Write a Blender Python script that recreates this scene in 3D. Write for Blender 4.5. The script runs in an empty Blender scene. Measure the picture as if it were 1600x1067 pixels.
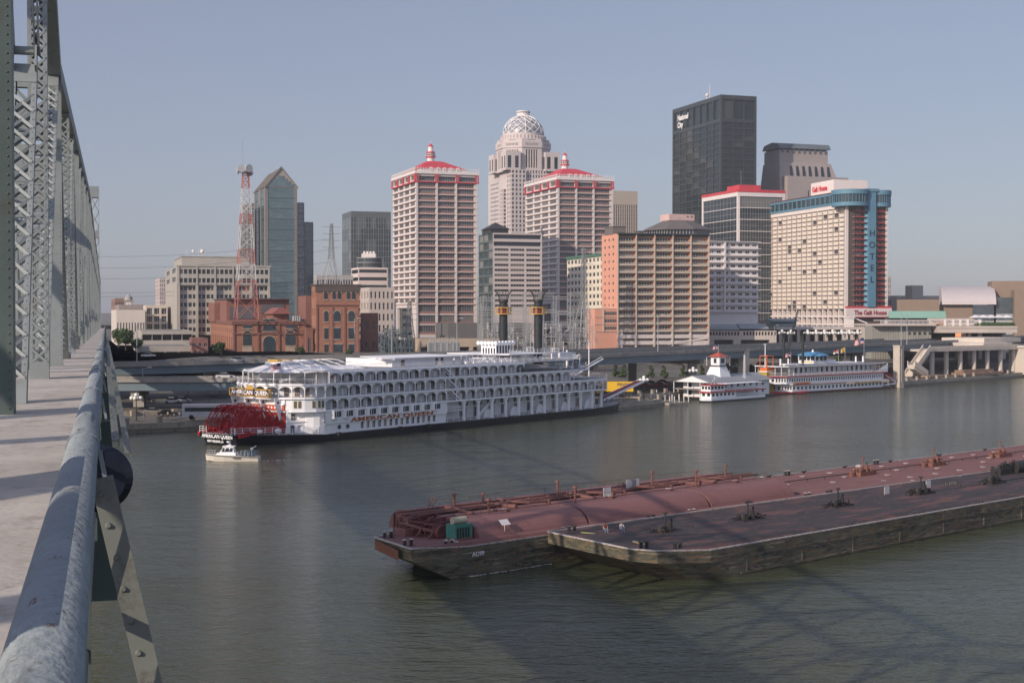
import bpy, math, random
from math import radians as R, sin, cos, pi
from mathutils import Vector, Matrix
random.seed(7)
S = bpy.context.scene
# ---------------- camera, world, sun, exposure
FPX, CH, TILT = 2200.0, 26.0, math.atan(45.5/2200.0)
cd = bpy.data.cameras.new("camera"); cam = bpy.data.objects.new("camera", cd)
S.collection.objects.link(cam); S.camera = cam
cam.location = (0, 0, CH); cam.rotation_euler = (pi/2 - TILT, 0, 0)
cd.sensor_width = 36; cd.lens = 36*FPX/1600; cd.clip_start = 0.05; cd.clip_end = 60000
SUN_AZ, SUN_EL = 223.7, 24.5
W = bpy.data.worlds.new("World"); S.world = W; W.use_nodes = True
nt = W.node_tree; bg = nt.nodes["Background"]
sky = nt.nodes.new("ShaderNodeTexSky"); sky.sky_type = 'NISHITA'; sky.sun_disc = False
sky.sun_elevation = R(SUN_EL); sky.sun_rotation = R(SUN_AZ)
sky.altitude = 100; sky.air_density = 1.0; sky.dust_density = 1.0; sky.ozone_density = 2.0
hs = nt.nodes.new("ShaderNodeHueSaturation"); hs.inputs["Saturation"].default_value = 0.9; hs.inputs["Value"].default_value = 1.0
mx = nt.nodes.new("ShaderNodeMix"); mx.data_type = 'RGBA'; mx.inputs[0].default_value = 0.62
# hazy summer air: the clear sky is veiled by an even pale lavender haze with faint, large scale unevenness
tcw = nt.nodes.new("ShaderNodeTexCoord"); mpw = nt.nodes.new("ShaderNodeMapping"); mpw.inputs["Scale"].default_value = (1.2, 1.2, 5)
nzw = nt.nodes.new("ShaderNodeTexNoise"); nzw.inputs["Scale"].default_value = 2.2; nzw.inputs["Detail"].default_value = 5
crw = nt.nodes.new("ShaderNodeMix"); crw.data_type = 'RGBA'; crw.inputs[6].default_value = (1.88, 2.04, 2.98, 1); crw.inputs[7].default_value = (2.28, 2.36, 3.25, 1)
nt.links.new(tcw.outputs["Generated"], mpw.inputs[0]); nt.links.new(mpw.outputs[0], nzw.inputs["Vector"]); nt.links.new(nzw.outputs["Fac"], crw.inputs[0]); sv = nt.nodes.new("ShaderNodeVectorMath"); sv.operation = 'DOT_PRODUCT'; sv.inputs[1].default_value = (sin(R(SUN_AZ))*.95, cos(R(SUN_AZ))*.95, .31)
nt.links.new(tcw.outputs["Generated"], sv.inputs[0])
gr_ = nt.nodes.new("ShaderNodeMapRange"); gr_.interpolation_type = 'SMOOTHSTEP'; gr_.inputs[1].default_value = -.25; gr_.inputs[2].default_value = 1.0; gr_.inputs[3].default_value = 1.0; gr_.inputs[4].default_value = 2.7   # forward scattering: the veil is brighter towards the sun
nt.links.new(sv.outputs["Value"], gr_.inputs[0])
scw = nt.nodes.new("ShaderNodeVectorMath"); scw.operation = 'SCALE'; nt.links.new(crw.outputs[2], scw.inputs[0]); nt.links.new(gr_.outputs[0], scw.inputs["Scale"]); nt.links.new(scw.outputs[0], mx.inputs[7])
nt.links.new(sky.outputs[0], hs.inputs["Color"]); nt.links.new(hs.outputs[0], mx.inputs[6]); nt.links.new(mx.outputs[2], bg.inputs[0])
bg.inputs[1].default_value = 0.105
sl = bpy.data.lights.new("sun", 'SUN'); sl.energy = 3.3; sl.angle = R(0.5); sl.color = (1.0, 0.84, 0.69)
so = bpy.data.objects.new("sun", sl); S.collection.objects.link(so)
so.rotation_euler = Vector((sin(R(SUN_AZ))*cos(R(SUN_EL)), cos(R(SUN_AZ))*cos(R(SUN_EL)), sin(R(SUN_EL)))).to_track_quat('Z', 'Y').to_euler()
S.view_settings.view_transform = 'Standard'; S.view_settings.look = 'None'
S.view_settings.exposure = 0.28; S.view_settings.gamma = 1
S.render.engine = 'CYCLES'; S.cycles.max_bounces = 6

# ---------------- pixel helpers (photo pixels 1600x1067)
def ray(u, v):
    a, b = u-800, 533.5-v
    return (a, b*sin(TILT)+FPX*cos(TILT), b*cos(TILT)-FPX*sin(TILT))
def at(u, v, Y):
    r = ray(u, v); t = Y/r[1]; return Vector((r[0]*t, Y, CH+r[2]*t))
def gp(u, v, z=0.0):
    r = ray(u, v); t = (z-CH)/r[2]; return Vector((r[0]*t, r[1]*t, z))
def zat(v, Y): return at(800, v, Y).z
# ---------------- materials
MATS = {}
def mat(name, col, rough=0.75, metal=0.0, var=0.10, scale=0.25, dirt=None, dirt_amt=0.0, bump=0.0, spec=0.4, stretch=(1, 1, 1), rnd=None):
    """procedural principled material: base colour with large+small noise variation and optional dirt colour"""
    if name in MATS: return MATS[name]
    m = bpy.data.materials.new(name); m.use_nodes = True; t = m.node_tree; N = t.nodes; L = t.links
    b = N["Principled BSDF"]; b.inputs["Roughness"].default_value = rough; b.inputs["Metallic"].default_value = metal
    b.inputs["Specular IOR Level"].default_value = spec
    tc = N.new("ShaderNodeTexCoord"); mp = N.new("ShaderNodeMapping"); mp.inputs["Scale"].default_value = stretch
    L.new(tc.outputs["Object"], mp.inputs[0])
    n1 = N.new("ShaderNodeTexNoise"); n1.inputs["Scale"].default_value = scale; n1.inputs["Detail"].default_value = 6; n1.inputs["Roughness"].default_value = 0.65
    L.new(mp.outputs[0], n1.inputs["Vector"])
    rmp = N.new("ShaderNodeMapRange"); rmp.inputs[1].default_value = 0.3; rmp.inputs[2].default_value = 0.7
    rmp.inputs[3].default_value = 1-var; rmp.inputs[4].default_value = 1+var; L.new(n1.outputs["Fac"], rmp.inputs[0])
    mul = N.new("ShaderNodeVectorMath"); mul.operation = 'SCALE'; mul.inputs[0].default_value = col[:3]; L.new(rmp.outputs[0], mul.inputs["Scale"])
    out = mul.outputs[0]
    if dirt:
        n2 = N.new("ShaderNodeTexNoise"); n2.inputs["Scale"].default_value = scale*4.3; n2.inputs["Detail"].default_value = 8; n2.inputs["Roughness"].default_value = 0.7
        L.new(mp.outputs[0], n2.inputs["Vector"])
        r2 = N.new("ShaderNodeMapRange"); r2.inputs[1].default_value = 0.62-0.3*dirt_amt; r2.inputs[2].default_value = 0.74-0.2*dirt_amt
        L.new(n2.outputs["Fac"], r2.inputs[0])
        mm = N.new("ShaderNodeMix"); mm.data_type = 'RGBA'; mm.inputs[7].default_value = (*dirt[:3], 1)
        L.new(r2.outputs[0], mm.inputs[0]); L.new(out, mm.inputs[6]); out = mm.outputs[2]
    if rnd:
        at_ = N.new("ShaderNodeAttribute"); at_.attribute_name = "rnd"
        cr = N.new("ShaderNodeValToRGB"); cr.color_ramp.interpolation = 'CONSTANT'
        el = cr.color_ramp.elements; el[0].position = 0; el[0].color = (1, 1, 1, 1); el[1].position = 1-rnd[1]; el[1].color = (0, 0, 0, 1)
        L.new(at_.outputs["Fac"], cr.inputs[0])
        mm = N.new("ShaderNodeMix"); mm.data_type = 'RGBA'; mm.inputs[6].default_value = (*rnd[0], 1)
        L.new(cr.outputs[0], mm.inputs[0]); L.new(out, mm.inputs[7]); out = mm.outputs[2]
    L.new(out, b.inputs["Base Color"])
    if bump:
        bn = N.new("ShaderNodeBump"); bn.inputs["Strength"].default_value = bump; bn.inputs["Distance"].default_value = 0.05
        n3 = N.new("ShaderNodeTexNoise"); n3.inputs["Scale"].default_value = scale*20; n3.inputs["Detail"].default_value = 4
        L.new(mp.outputs[0], n3.inputs["Vector"]); L.new(n3.outputs["Fac"], bn.inputs["Height"]); L.new(bn.outputs[0], b.inputs["Normal"])
    MATS[name] = m; return m
def glass(name, col=(0.03, 0.045, 0.055), rough=0.12, alt=(0.30, 0.29, 0.27), frac=0.2, spec=0.6):
    return mat(name, col, rough, 0, 0.35, 0.2, spec=spec, rnd=(alt, frac))

def worn(m, layers):
    t = m.node_tree; N = t.nodes; L = t.links; b = N["Principled BSDF"]; o = b.inputs["Base Color"].links[0].from_socket; tc = N.new("ShaderNodeTexCoord")
    for (sc, st, lo, hi, col) in layers:
        mp = N.new("ShaderNodeMapping"); mp.inputs["Scale"].default_value = st; L.new(tc.outputs["Object"], mp.inputs[0]); n = N.new("ShaderNodeTexNoise"); n.inputs["Scale"].default_value = sc; n.inputs["Detail"].default_value = 9; n.inputs["Roughness"].default_value = .7; L.new(mp.outputs[0], n.inputs["Vector"])
        r = N.new("ShaderNodeMapRange"); r.inputs[1].default_value = lo; r.inputs[2].default_value = hi; L.new(n.outputs["Fac"], r.inputs[0]); x = N.new("ShaderNodeMix"); x.data_type = 'RGBA'; x.inputs[7].default_value = (*col, 1); L.new(r.outputs[0], x.inputs[0]); L.new(o, x.inputs[6]); o = x.outputs[2]
    L.new(o, b.inputs["Base Color"])
# ---------------- mesh builder
class MB:
    def __init__(s): s.v = []; s.f = []; s.m = []; s.r = []; s.rv = 0.0
    def add(s, vs, fs, m=0):
        o = len(s.v); s.v += [tuple(p) for p in vs]
        for f in fs: s.f.append([i+o for i in f]); s.m.append(m); s.r.append(s.rv)
        return s
    def quad(s, a, b, c, d, m=0): return s.add((a, b, c, d), ((0, 1, 2, 3),), m)
    def box(s, x0, x1, y0, y1, z0, z1, m=0):
        return s.add([(x0, y0, z0), (x1, y0, z0), (x1, y1, z0), (x0, y1, z0), (x0, y0, z1), (x1, y0, z1), (x1, y1, z1), (x0, y1, z1)],
                     [(0, 3, 2, 1), (4, 5, 6, 7), (0, 1, 5, 4), (1, 2, 6, 5), (2, 3, 7, 6), (3, 0, 4, 7)], m)
    def bar(s, p, q, w, h=None, m=0, up=(0, 0, 1)):
        p, q = Vector(p), Vector(q); h = h or w; d = q-p
        if d.length < 1e-6: return s
        d.normalize(); u = Vector(up)
        if abs(d.dot(u)) > .98: u = Vector((0, 1, 0)) if abs(d.y) < .9 else Vector((1, 0, 0))
        a = d.cross(u).normalized()*(w/2); b = a.cross(d).normalized()*(h/2)
        vs = [p-a-b, p+a-b, p+a+b, p-a+b, q-a-b, q+a-b, q+a+b, q-a+b]
        return s.add(vs, [(0, 1, 2, 3), (7, 6, 5, 4), (0, 4, 5, 1), (1, 5, 6, 2), (2, 6, 7, 3), (3, 7, 4, 0)], m)
    def cyl(s, p, q, r0, r1=None, n=8, m=0, cap=True):
        p, q = Vector(p), Vector(q); r1 = r0 if r1 is None else r1; d = (q-p)
        if d.length < 1e-6: return s
        d.normalize(); u = Vector((0, 0, 1)) if abs(d.z) < .9 else Vector((1, 0, 0))
        a = d.cross(u).normalized(); b = d.cross(a)
        vs = [p+(a*cos(t)+b*sin(t))*r0 for t in [2*pi*i/n for i in range(n)]]+[q+(a*cos(t)+b*sin(t))*r1 for t in [2*pi*i/n for i in range(n)]]
        fs = [(i, (i+1) % n, n+(i+1) % n, n+i) for i in range(n)]
        if cap: fs += [tuple(range(n))[::-1], tuple(range(n, 2*n))]
        return s.add(vs, fs, m)
    def tube(s, pts, r, n=6, m=0):
        for a, b in zip(pts[:-1], pts[1:]): s.cyl(a, b, r, r, n, m)
        return s
    def lathe(s, prof, n=16, cx=0, cy=0, m=0, a0=0.0, a1=2*pi, sx=1, sy=1):
        full = abs(a1-a0-2*pi) < 1e-6; k = n if full else n+1; vs = []; fs = []
        for r, z in prof:
            for i in range(k):
                t = a0+(a1-a0)*i/n; vs.append((cx+r*cos(t)*sx, cy+r*sin(t)*sy, z))
        for j in range(len(prof)-1):
            for i in range(n):
                i2 = (i+1) % k; fs.append((j*k+i, j*k+i2, (j+1)*k+i2, (j+1)*k+i))
        return s.add(vs, fs, m)
    def prism(s, poly, z0, z1, m=0, mt=None, bot=True):
        n = len(poly); z0f = z0 if callable(z0) else (lambda x, y: z0); z1f = z1 if callable(z1) else (lambda x, y: z1)
        vs = [(x, y, z0f(x, y)) for x, y in poly]+[(x, y, z1f(x, y)) for x, y in poly]
        s.add(vs, [(i, (i+1) % n, n+(i+1) % n, n+i) for i in range(n)]+([tuple(range(n))[::-1]] if bot else []), m)
        return s.add(vs[n:], [tuple(range(n))], m if mt is None else mt)
    def prismx(s, poly, x0, x1, m=0):       # poly in (y,z)
        n = len(poly)
        return s.add([(x0, y, z) for y, z in poly]+[(x1, y, z) for y, z in poly], [(i, (i+1) % n, n+(i+1) % n, n+i) for i in range(n)]+[tuple(range(n))[::-1], tuple(range(n, 2*n))], m)
    def prismy(s, poly, y0, y1, m=0):       # poly in (x,z)
        n = len(poly)
        return s.add([(x, y0, z) for x, z in poly]+[(x, y1, z) for x, z in poly], [(i, (i+1) % n, n+(i+1) % n, n+i) for i in range(n)]+[tuple(range(n))[::-1], tuple(range(n, 2*n))], m)
    def sphere(s, c, r, n=10, m=0, sz=1.0, k=5):
        return s.lathe([(max(1e-4, r*sin(pi*i/k)), c[2]-r*sz*cos(pi*i/k)) for i in range(k+1)], n, c[0], c[1], m)
    def wall(s, o, u, n, w, z0, z1, xs, zs, dep=0.25, m=0, mr=None):
        """wall sheet from o along u (2-D), outward normal n, with rectangular holes xs x zs and reveals dep deep"""
        mr = m if mr is None else mr
        P = lambda x, z, d=0: (o[0]+u[0]*x-n[0]*d, o[1]+u[1]*x-n[1]*d, z)
        ex = sorted({0.0, w, *[a for h in xs for a in h]}); ez = sorted({z0, z1, *[a for h in zs for a in h]})
        hx = {round((a+b)/2, 4) for a, b in xs}; hz = {round((a+b)/2, 4) for a, b in zs}
        for i in range(len(ex)-1):
            isx = round((ex[i]+ex[i+1])/2, 4) in hx
            if not isx:
                s.quad(P(ex[i], z0), P(ex[i+1], z0), P(ex[i+1], z1), P(ex[i], z1), m); continue
            for j in range(len(ez)-1):
                a, b, c, d = ex[i], ex[i+1], ez[j], ez[j+1]
                if round((c+d)/2, 4) in hz:
                    s.quad(P(a, c), P(b, c), P(b, c, dep), P(a, c, dep), mr); s.quad(P(a, d, dep), P(b, d, dep), P(b, d), P(a, d), mr)
                    s.quad(P(a, c, dep), P(a, d, dep), P(a, d), P(a, c), mr); s.quad(P(b, c), P(b, d), P(b, d, dep), P(b, c, dep), mr)
                else: s.quad(P(a, c), P(b, c), P(b, d), P(a, d), m)
        return s
    def build(s, name, mats, parent=None, smooth=False, loc=None, rz=0, mesh_only=False):
        me = bpy.data.meshes.new(name); me.from_pydata(s.v, [], s.f)
        for x in (mats if isinstance(mats, (list, tuple)) else [mats]): me.materials.append(x)
        me.polygons.foreach_set("material_index", s.m)
        if any(s.r):
            a = me.attributes.new("rnd", 'FLOAT', 'FACE'); a.data.foreach_set("value", s.r)
        if smooth:
            me.polygons.foreach_set("use_smooth", [True]*len(me.polygons))
        me.update()
        if mesh_only: return me
        return put(name, me, parent, loc, rz)
def put(name, me, parent=None, loc=None, rz=0):
    o = bpy.data.objects.new(name, me); S.collection.objects.link(o)
    if parent is not None: o.parent = parent
    if loc is not None: o.location = loc
    if rz: o.rotation_euler = (0, 0, rz)
    return o
def tag(o, label=None, cat=None, group=None, kind=None):
    for k, v in (('label', label), ('category', cat), ('group', group), ('kind', kind)):
        if v: o[k] = v
    return o
def thing(name, label, cat, loc=(0, 0, 0), rz=0, group=None):
    o = bpy.data.objects.new(name, None); S.collection.objects.link(o); o.empty_display_size = 0.2
    o.location = loc; o.rotation_euler = (0, 0, rz); return tag(o, label, cat, group)
KIDS = {}
def tree_copy(o, parent=None, loc=None, rz=None, label=None, group=None):
    c = o.copy(); S.collection.objects.link(c); c.parent = parent
    if loc is not None: c.location = loc
    if rz is not None: c.rotation_euler[2] = rz
    if label: c['label'] = label
    if group: c['group'] = group
    if o.name not in KIDS: KIDS[o.name] = [x for x in S.collection.objects if x.parent == o]
    for ch in KIDS[o.name]: tree_copy(ch, c)
    return c
def text(name, s, size, m, parent, loc, rot, ext=0.03, bold=0.0, align='LEFT', sx=1.0, space=1.0):
    cu = bpy.data.curves.new(name, 'FONT'); cu.body = s; cu.size = size; cu.extrude = ext; cu.offset = bold; cu.align_x = align; cu.space_character = space
    cu.resolution_u = 3
    tmp = bpy.data.objects.new("tmp", cu); S.collection.objects.link(tmp)
    dg = bpy.context.evaluated_depsgraph_get(); me = bpy.data.meshes.new_from_object(tmp.evaluated_get(dg))
    bpy.data.objects.remove(tmp); bpy.data.curves.remove(cu)
    me.materials.clear(); me.materials.append(m)
    o = put(name, me, parent, loc); o.rotation_euler = rot; o.scale = (sx, 1, 1); return o
ALPHA = math.atan(635/2200.)    # heading of the street grid and of the bridge
# ---------------- water and land
def water_mat():
    m = bpy.data.materials.new("river_water"); m.use_nodes = True; t = m.node_tree; N = t.nodes; L = t.links
    b = N["Principled BSDF"]; b.inputs["Roughness"].default_value = 0.12; b.inputs["IOR"].default_value = 1.33
    tc = N.new("ShaderNodeTexCoord"); mp = N.new("ShaderNodeMapping"); mp.inputs["Rotation"].default_value = (0, 0, R(-35)); mp.inputs["Scale"].default_value = (1, 2.2, 1)
    L.new(tc.outputs["Object"], mp.inputs[0])
    big = N.new("ShaderNodeTexNoise"); big.inputs["Scale"].default_value = 0.012; big.inputs["Detail"].default_value = 4
    L.new(mp.outputs[0], big.inputs["Vector"])
    cr = N.new("ShaderNodeMix"); cr.data_type = 'RGBA'; cr.inputs[6].default_value = (0.046, 0.059, 0.035, 1); cr.inputs[7].default_value = (0.082, 0.089, 0.051, 1)
    L.new(big.outputs["Fac"], cr.inputs[0]); L.new(cr.outputs[2], b.inputs["Base Color"])
    h = None
    for sc, amp in ((0.16, 1.0), (0.6, 0.55), (1.9, 0.24)):
        n = N.new("ShaderNodeTexNoise"); n.inputs["Scale"].default_value = sc; n.inputs["Detail"].default_value = 3; L.new(mp.outputs[0], n.inputs["Vector"])
        k = N.new("ShaderNodeMath"); k.operation = 'MULTIPLY'; k.inputs[1].default_value = amp; L.new(n.outputs["Fac"], k.inputs[0])
        if h is None: h = k
        else:
            a = N.new("ShaderNodeMath"); a.operation = 'ADD'; L.new(h.outputs[0], a.inputs[0]); L.new(k.outputs[0], a.inputs[1]); h = a
    # wind streaks: ripples are stronger in some patches
    st = N.new("ShaderNodeMapRange"); st.inputs[1].default_value = 0.35; st.inputs[2].default_value = 0.65; st.inputs[3].default_value = 0.55; st.inputs[4].default_value = 1.1
    L.new(big.outputs["Fac"], st.inputs[0])
    bp = N.new("ShaderNodeBump"); bp.inputs["Distance"].default_value = 0.42; L.new(st.outputs[0], bp.inputs["Strength"]); L.new(h.outputs[0], bp.inputs["Height"])
    L.new(bp.outputs[0], b.inputs["Normal"]); return m
b = MB(); b.quad((-9000, -4000, 0), (9000, -4000, 0), (9000, 3500, 0), (-9000, 3500, 0))
tag(b.build('water', water_mat()), kind='structure')
SHORE = [(-6000, -4200), (-480, 30), (-200, 200), (-83, 303), (29, 374), (41, 390), (33, 405), (104, 492), (122, 503), (134, 489), (201, 560), (420, 800), (5000, 5200)]
def offs(poly, t):
    out = []
    for i, p in enumerate(poly):
        a = Vector(poly[max(0, i-1)]); c = Vector(poly[min(len(poly)-1, i+1)]); d = (c-a).normalized(); n = Vector((-d.y, d.x))
        out.append((p[0]+n.x*t, p[1]+n.y*t))
    return out
LEV = [(0, -2), (0.01, 1.6), (60, 3.0), (108, 4.2), (122, 9.6), (160, 11.0)]
g = MB(); rows = [offs(SHORE, t) for t, z in LEV]
for (ra, za), (rb, zb) in zip(zip(rows[:-1], [l[1] for l in LEV[:-1]]), zip(rows[1:], [l[1] for l in LEV[1:]])):
    for i in range(len(ra)-1): g.quad((*ra[i], za), (*ra[i+1], za), (*rb[i+1], zb), (*rb[i], zb))
last = rows[-1]
for i in range(len(last)-1):
    g.quad((*last[i], 11), (*last[i+1], 11), (last[i+1][0]-25000, last[i+1][1]+40000, 11), (last[i][0]-25000, last[i][1]+40000, 11))
tag(g.build('ground', mat('ground', (0.15, 0.14, 0.12), .9, var=.3, scale=.03, dirt=(0.06, 0.057, 0.05), dirt_amt=.45)), kind='structure')
def gz(x, y):
    best = 1e9
    for (x0, y0), (x1, y1) in zip(SHORE[:-1], SHORE[1:]):
        d = Vector((x1-x0, y1-y0)); k = max(0, min(1, ((x-x0)*d.x+(y-y0)*d.y)/d.length_squared))
        best = min(best, math.hypot(x-x0-d.x*k, y-y0-d.y*k))
    for (t0, z0), (t1, z1) in zip(LEV[1:-1], LEV[2:]):
        if best < t1: return z0+(z1-z0)*(best-t0)/(t1-t0)
    return 11.0
# ---------------- the truss bridge the picture is taken from
def bridge():
    steel = mat('bridge_paint', (0.255, 0.285, 0.285), .55, .0, .12, .6, dirt=(0.16, 0.15, 0.13), dirt_amt=.12)
    green = mat('bridge_dark_paint', (0.085, 0.115, 0.108), .5, 0, .15, .5, dirt=(0.08, .07, .06), dirt_amt=.15)
    pipe = mat('rail_paint', (0.255, 0.295, 0.32), .48, 0, .16, 1.3, dirt=(0.20, 0.22, 0.23), dirt_amt=.12, bump=.35)
    conc = mat('sidewalk_concrete', (0.50, 0.46, 0.41), .9, 0, .14, .5, dirt=(0.30, 0.28, 0.25), dirt_amt=.3, bump=.2)
    worn(pipe, ((16, (1, .4, 1), .60, .64, (.14, .095, .07)), (3, (1, .2, 1), .52, .70, (.17, .205, .22)), (45, (1, 1, 1), .62, .66, (.36, .37, .36))))
    worn(conc, ((9, (1, 1, 1), .66, .70, (.22, .20, .18)), (.8, (1.6, .5, 1), .52, .72, (.36, .33, .29)), (30, (1, 1, 1), .66, .69, (.16, .15, .13))))
    worn(steel, ((1.1, (1.5, 1.5, .3), .60, .72, (.20, .16, .12)), (12, (1, 1, 1), .68, .71, (.16, .09, .05))))
    worn(green, ((2, (1.5, 1.5, .3), .58, .70, (.13, .15, .14)), (12, (1, 1, 1), .68, .71, (.12, .07, .04))))
    road = mat('bridge_asphalt', (0.09, 0.09, 0.09), .9, 0, .2, .3)
    T = thing('truss_bridge', 'grey green riveted steel truss bridge with concrete sidewalk and pipe railing', 'bridge', (0, 0, CH-1.66), 0)
    T.rotation_euler = (-0.0077, 0, ALPHA)
    Y0, Y1 = -60, 545
    b = MB(); y = Y0
    while y < Y1: b.box(-2.65, -.17, y, y+5.97, -.22, 0); y += 6
    b.build('sidewalk', conc, T)
    b = MB(); b.box(-13.9, -12.4, Y0, Y1, -.22, 0); b.build('sidewalk', conc, T)
    b = MB(); b.box(-11.9, -2.66, Y0, Y1, -.4, -.12); b.build('roadway', road, T)
    b = MB()
    for x0, x1 in ((-2.2, -1.62), (-12.4, -11.9)):
        b.box(x0, x1, Y0, Y1, -1.7, -.23)
    yy = Y0
    while yy < Y1: b.box(-13.9, .12, yy, yy+.35, -1.75, -.401); yy += 13
    b.build('floor_girder', green, T)
    def post(mb, x0, x1, yc, dep, z1, laced, riv, yt=None, z0=0.0):
        yt = yc if yt is None else yt
        # two plates parallel to the truss plane, edge angles, lacing or cover plate between
        sh = lambda y, z: y+(yt-yc)*(z-z0)/(z1-z0)
        for x in (x0, x1-.03):
            vs = [(x, sh(yc, z0), z0), (x+.03, sh(yc, z0), z0), (x+.03, sh(yc+dep, z0), z0), (x, sh(yc+dep, z0), z0)]
            vt = [(a, sh(b_-(0), z1)if 0 else b_+(yt-yc), z1) for a, b_, c in vs]
            mb.add(vs+vt, [(0, 3, 2, 1), (4, 5, 6, 7), (0, 1, 5, 4), (1, 2, 6, 5), (2, 3, 7, 6), (3, 0, 4, 7)])
        for xa in (x0+.03, x1-.12):
            for yy in (yc, yc+dep-.02): mb.bar((xa+.045, sh(yy+.01, z0), z0), (xa+.045, sh(yy+.01, z1), z1), .09, .02, up=(0, 1, 0))
        if laced:
            w = (x1-x0)-.1; z = z0+.5; k = 0
            while z+w*.9 < z1-.4:
                for fy in ((yc+.0, yc+dep) if k % 1 == 0 else (yc,)):
                    mb.bar((x0+.05, sh(fy, z), z), (x1-.05, sh(fy, z+w*.9), z+w*.9), .075, .015, up=(0, 1, 0))
                    mb.bar((x1-.05, sh(fy, z)-.012, z), (x0+.05, sh(fy, z+w*.9)-.012, z+w*.9), .075, .015, up=(0, 1, 0))
                z += w*.9; k += 1
            for za in (z0, z1-.5): mb.bar(((x0+x1)/2, sh(yc, za)-.02, za), ((x0+x1)/2, sh(yc, za+.5)-.02, za+.5), x1-x0, .015, up=(0, 1, 0))
        else:
            mb.bar(((x0+x1)/2, sh(yc, z0)+.02, z0), ((x0+x1)/2, sh(yc, z1)+.02, z1), x1-x0-.06, .02, up=(0, 1, 0))
        if riv:
            z = z0+.12
            while z < min(z1, riv) - .1:
                for xr in (x0+.075, x1-.075):
                    y = sh(yc, z)-.0; mb.add([(xr-.02, y, z-.02), (xr+.02, y, z-.02), (xr+.02, y, z+.02), (xr-.02, y, z+.02), (xr-.008, y-.018, z-.008), (xr+.008, y-.018, z-.008), (xr+.008, y-.018, z+.008), (xr-.008, y-.018, z+.008)],
                             [(4, 5, 6, 7), (0, 1, 5, 4), (1, 2, 6, 5), (2, 3, 7, 6), (3, 0, 4, 7)])
                z += .17
    zt = lambda y: 11.4+.045*max(0, min(110, y-57))
    nodes = []; y = 44.5
    while y < Y1: nodes.append(y); y += 12.8
    xo0, xo1 = -2.2, -1.6
    m = MB(); post(m, -2.75, -1.62, 27.2, .7, 16.5, False, 16); m.build('post', green, T)
    m = MB(); post(m, xo0, xo1, 31.0, .55, 8.1, True, 8, yt=37.0); m.build('diagonal', steel, T)
    # pin and eyebars above that diagonal
    m = MB(); m.cyl((xo0-.08, 37.1, 8.45), (xo1+.08, 37.1, 8.45), .11, n=12)
    for x in (xo0-.04, xo0+.06, xo1-.06, xo1+.04): m.bar((x, 37.1, 8.45), (x, 31.5, 15.5), .04, .26, up=(0, 0, 1))
    for x in (xo0+.02, xo1-.02): m.bar((x, 36.8, 7.9), (x, 37.25, 8.8), .05, .5)
    m.bar((xo1-.3, 36.3, 9.8), (xo1-.3, 35.8, 10.4), .55, .03, up=(0, 1, 0))
    m.build('eyebar', steel, T)
    for i, yk in enumerate(nodes):
        top = 16.5 if i == 0 else zt(yk)
        m = MB(); post(m, xo0, xo1-(0 if i % 3 else .04), yk, .5, top, i % 3 != 1, 7 if i < 4 else 0); m.build('post', steel, T)
        if i+1 < len(nodes):
            yn = nodes[i+1]; m = MB()
            if i % 2 == 0: post(m, xo0+.1, xo1-.08, yk+.3, .4, zt(yk)-.2, i < 7, 0, yt=yn-.3)
            else: post(m, xo0+.1, xo1-.08, yn-.6, .4, zt(yk)-.2, i < 7, 0, yt=yk+.3)
            m.build('diagonal', steel, T)
        # cross frame over the roadway and the posts of the far truss
        m = MB(); m.bar((-1.9, yk+.25, top-.3), (-12.1, yk+.25, top-.3), .4, .7); m.bar((-1.9, yk+.25, top-2.2), (-12.1, yk+.25, top-2.2), .3, .3)
        for q in range(6):
            xa, xb = -1.9-q*1.7, -3.6-q*1.7
            m.bar((xa, yk+.25, top-.4), (xb, yk+.25, top-2.1), .12, .12); m.bar((xb, yk+.25, top-.4), (xa, yk+.25, top-2.1), .12, .12)
        if i < 34: m.build('cross_frame', steel, T)
        if i < 22:
            m = MB(); m.box(-12.5, -11.9, yk, yk+.5, -.05, top); m.build('post', steel, T)
            m = MB()
            if i % 2 == 0: m.bar((-12.2, yk, 0), (-12.2, yk+12.8, top), .45, .4)
            else: m.bar((-12.2, yk+12.8, 0), (-12.2, yk, top), .45, .4)
            m.build('diagonal', steel, T)
    # posts of both trusses beside and behind the photographer (they throw the stripes on the walk)
    for yk in (14.4, 1.6, -11.2, -24, -36.8):
        for x0, x1 in ((-12.5, -11.9), (-2.75, -1.62)):
            m = MB(); post(m, x0, x1, yk, .5, 12, True, 0); m.build('post', steel, T)
        for x in (-12.2, -2.1):
            m = MB(); m.bar((x, yk, 0), (x, yk+12.8, 11.8), .45, .35); m.build('diagonal', steel, T)
    m = MB()
    for x in (-1.9, -12.2):
        prev = None
        for yk in [-50, 27.2]+nodes:
            p = (x, yk, 12 if yk < 27 else (16.5 if yk < 50 else zt(yk)))
            if prev: m.bar(prev, p, .6, .65)
            prev = p
    m.build('top_chord', steel, T)
    m = MB()   # main tower over the river pier
    for x in (-4.3, -1.55):
        m.box(x-.1, x+.75 if x < -2 else x+.0, 400, 403, 0, 39)
    m.box(-4.4, -1.5, 399.9, 403.1, 36.0, 39.0); m.box(-4.4, -1.5, 399.9, 403.1, 25, 27)
    for k in range(8): m.bar((-3.6, 400, 4+k*4), (-1.6, 400, 8+k*4), .25); m.bar((-1.6, 400, 4+k*4), (-3.6, 400, 8+k*4), .25)
    m.build('tower', steel, T)
    # railing
    rl = MB(); rl.cyl((-.106, -4, 1.08), (-.106, Y1, 1.08), .07, n=32, cap=True)
    rl = rl.build('handrail', pipe, T, smooth=True)
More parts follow.
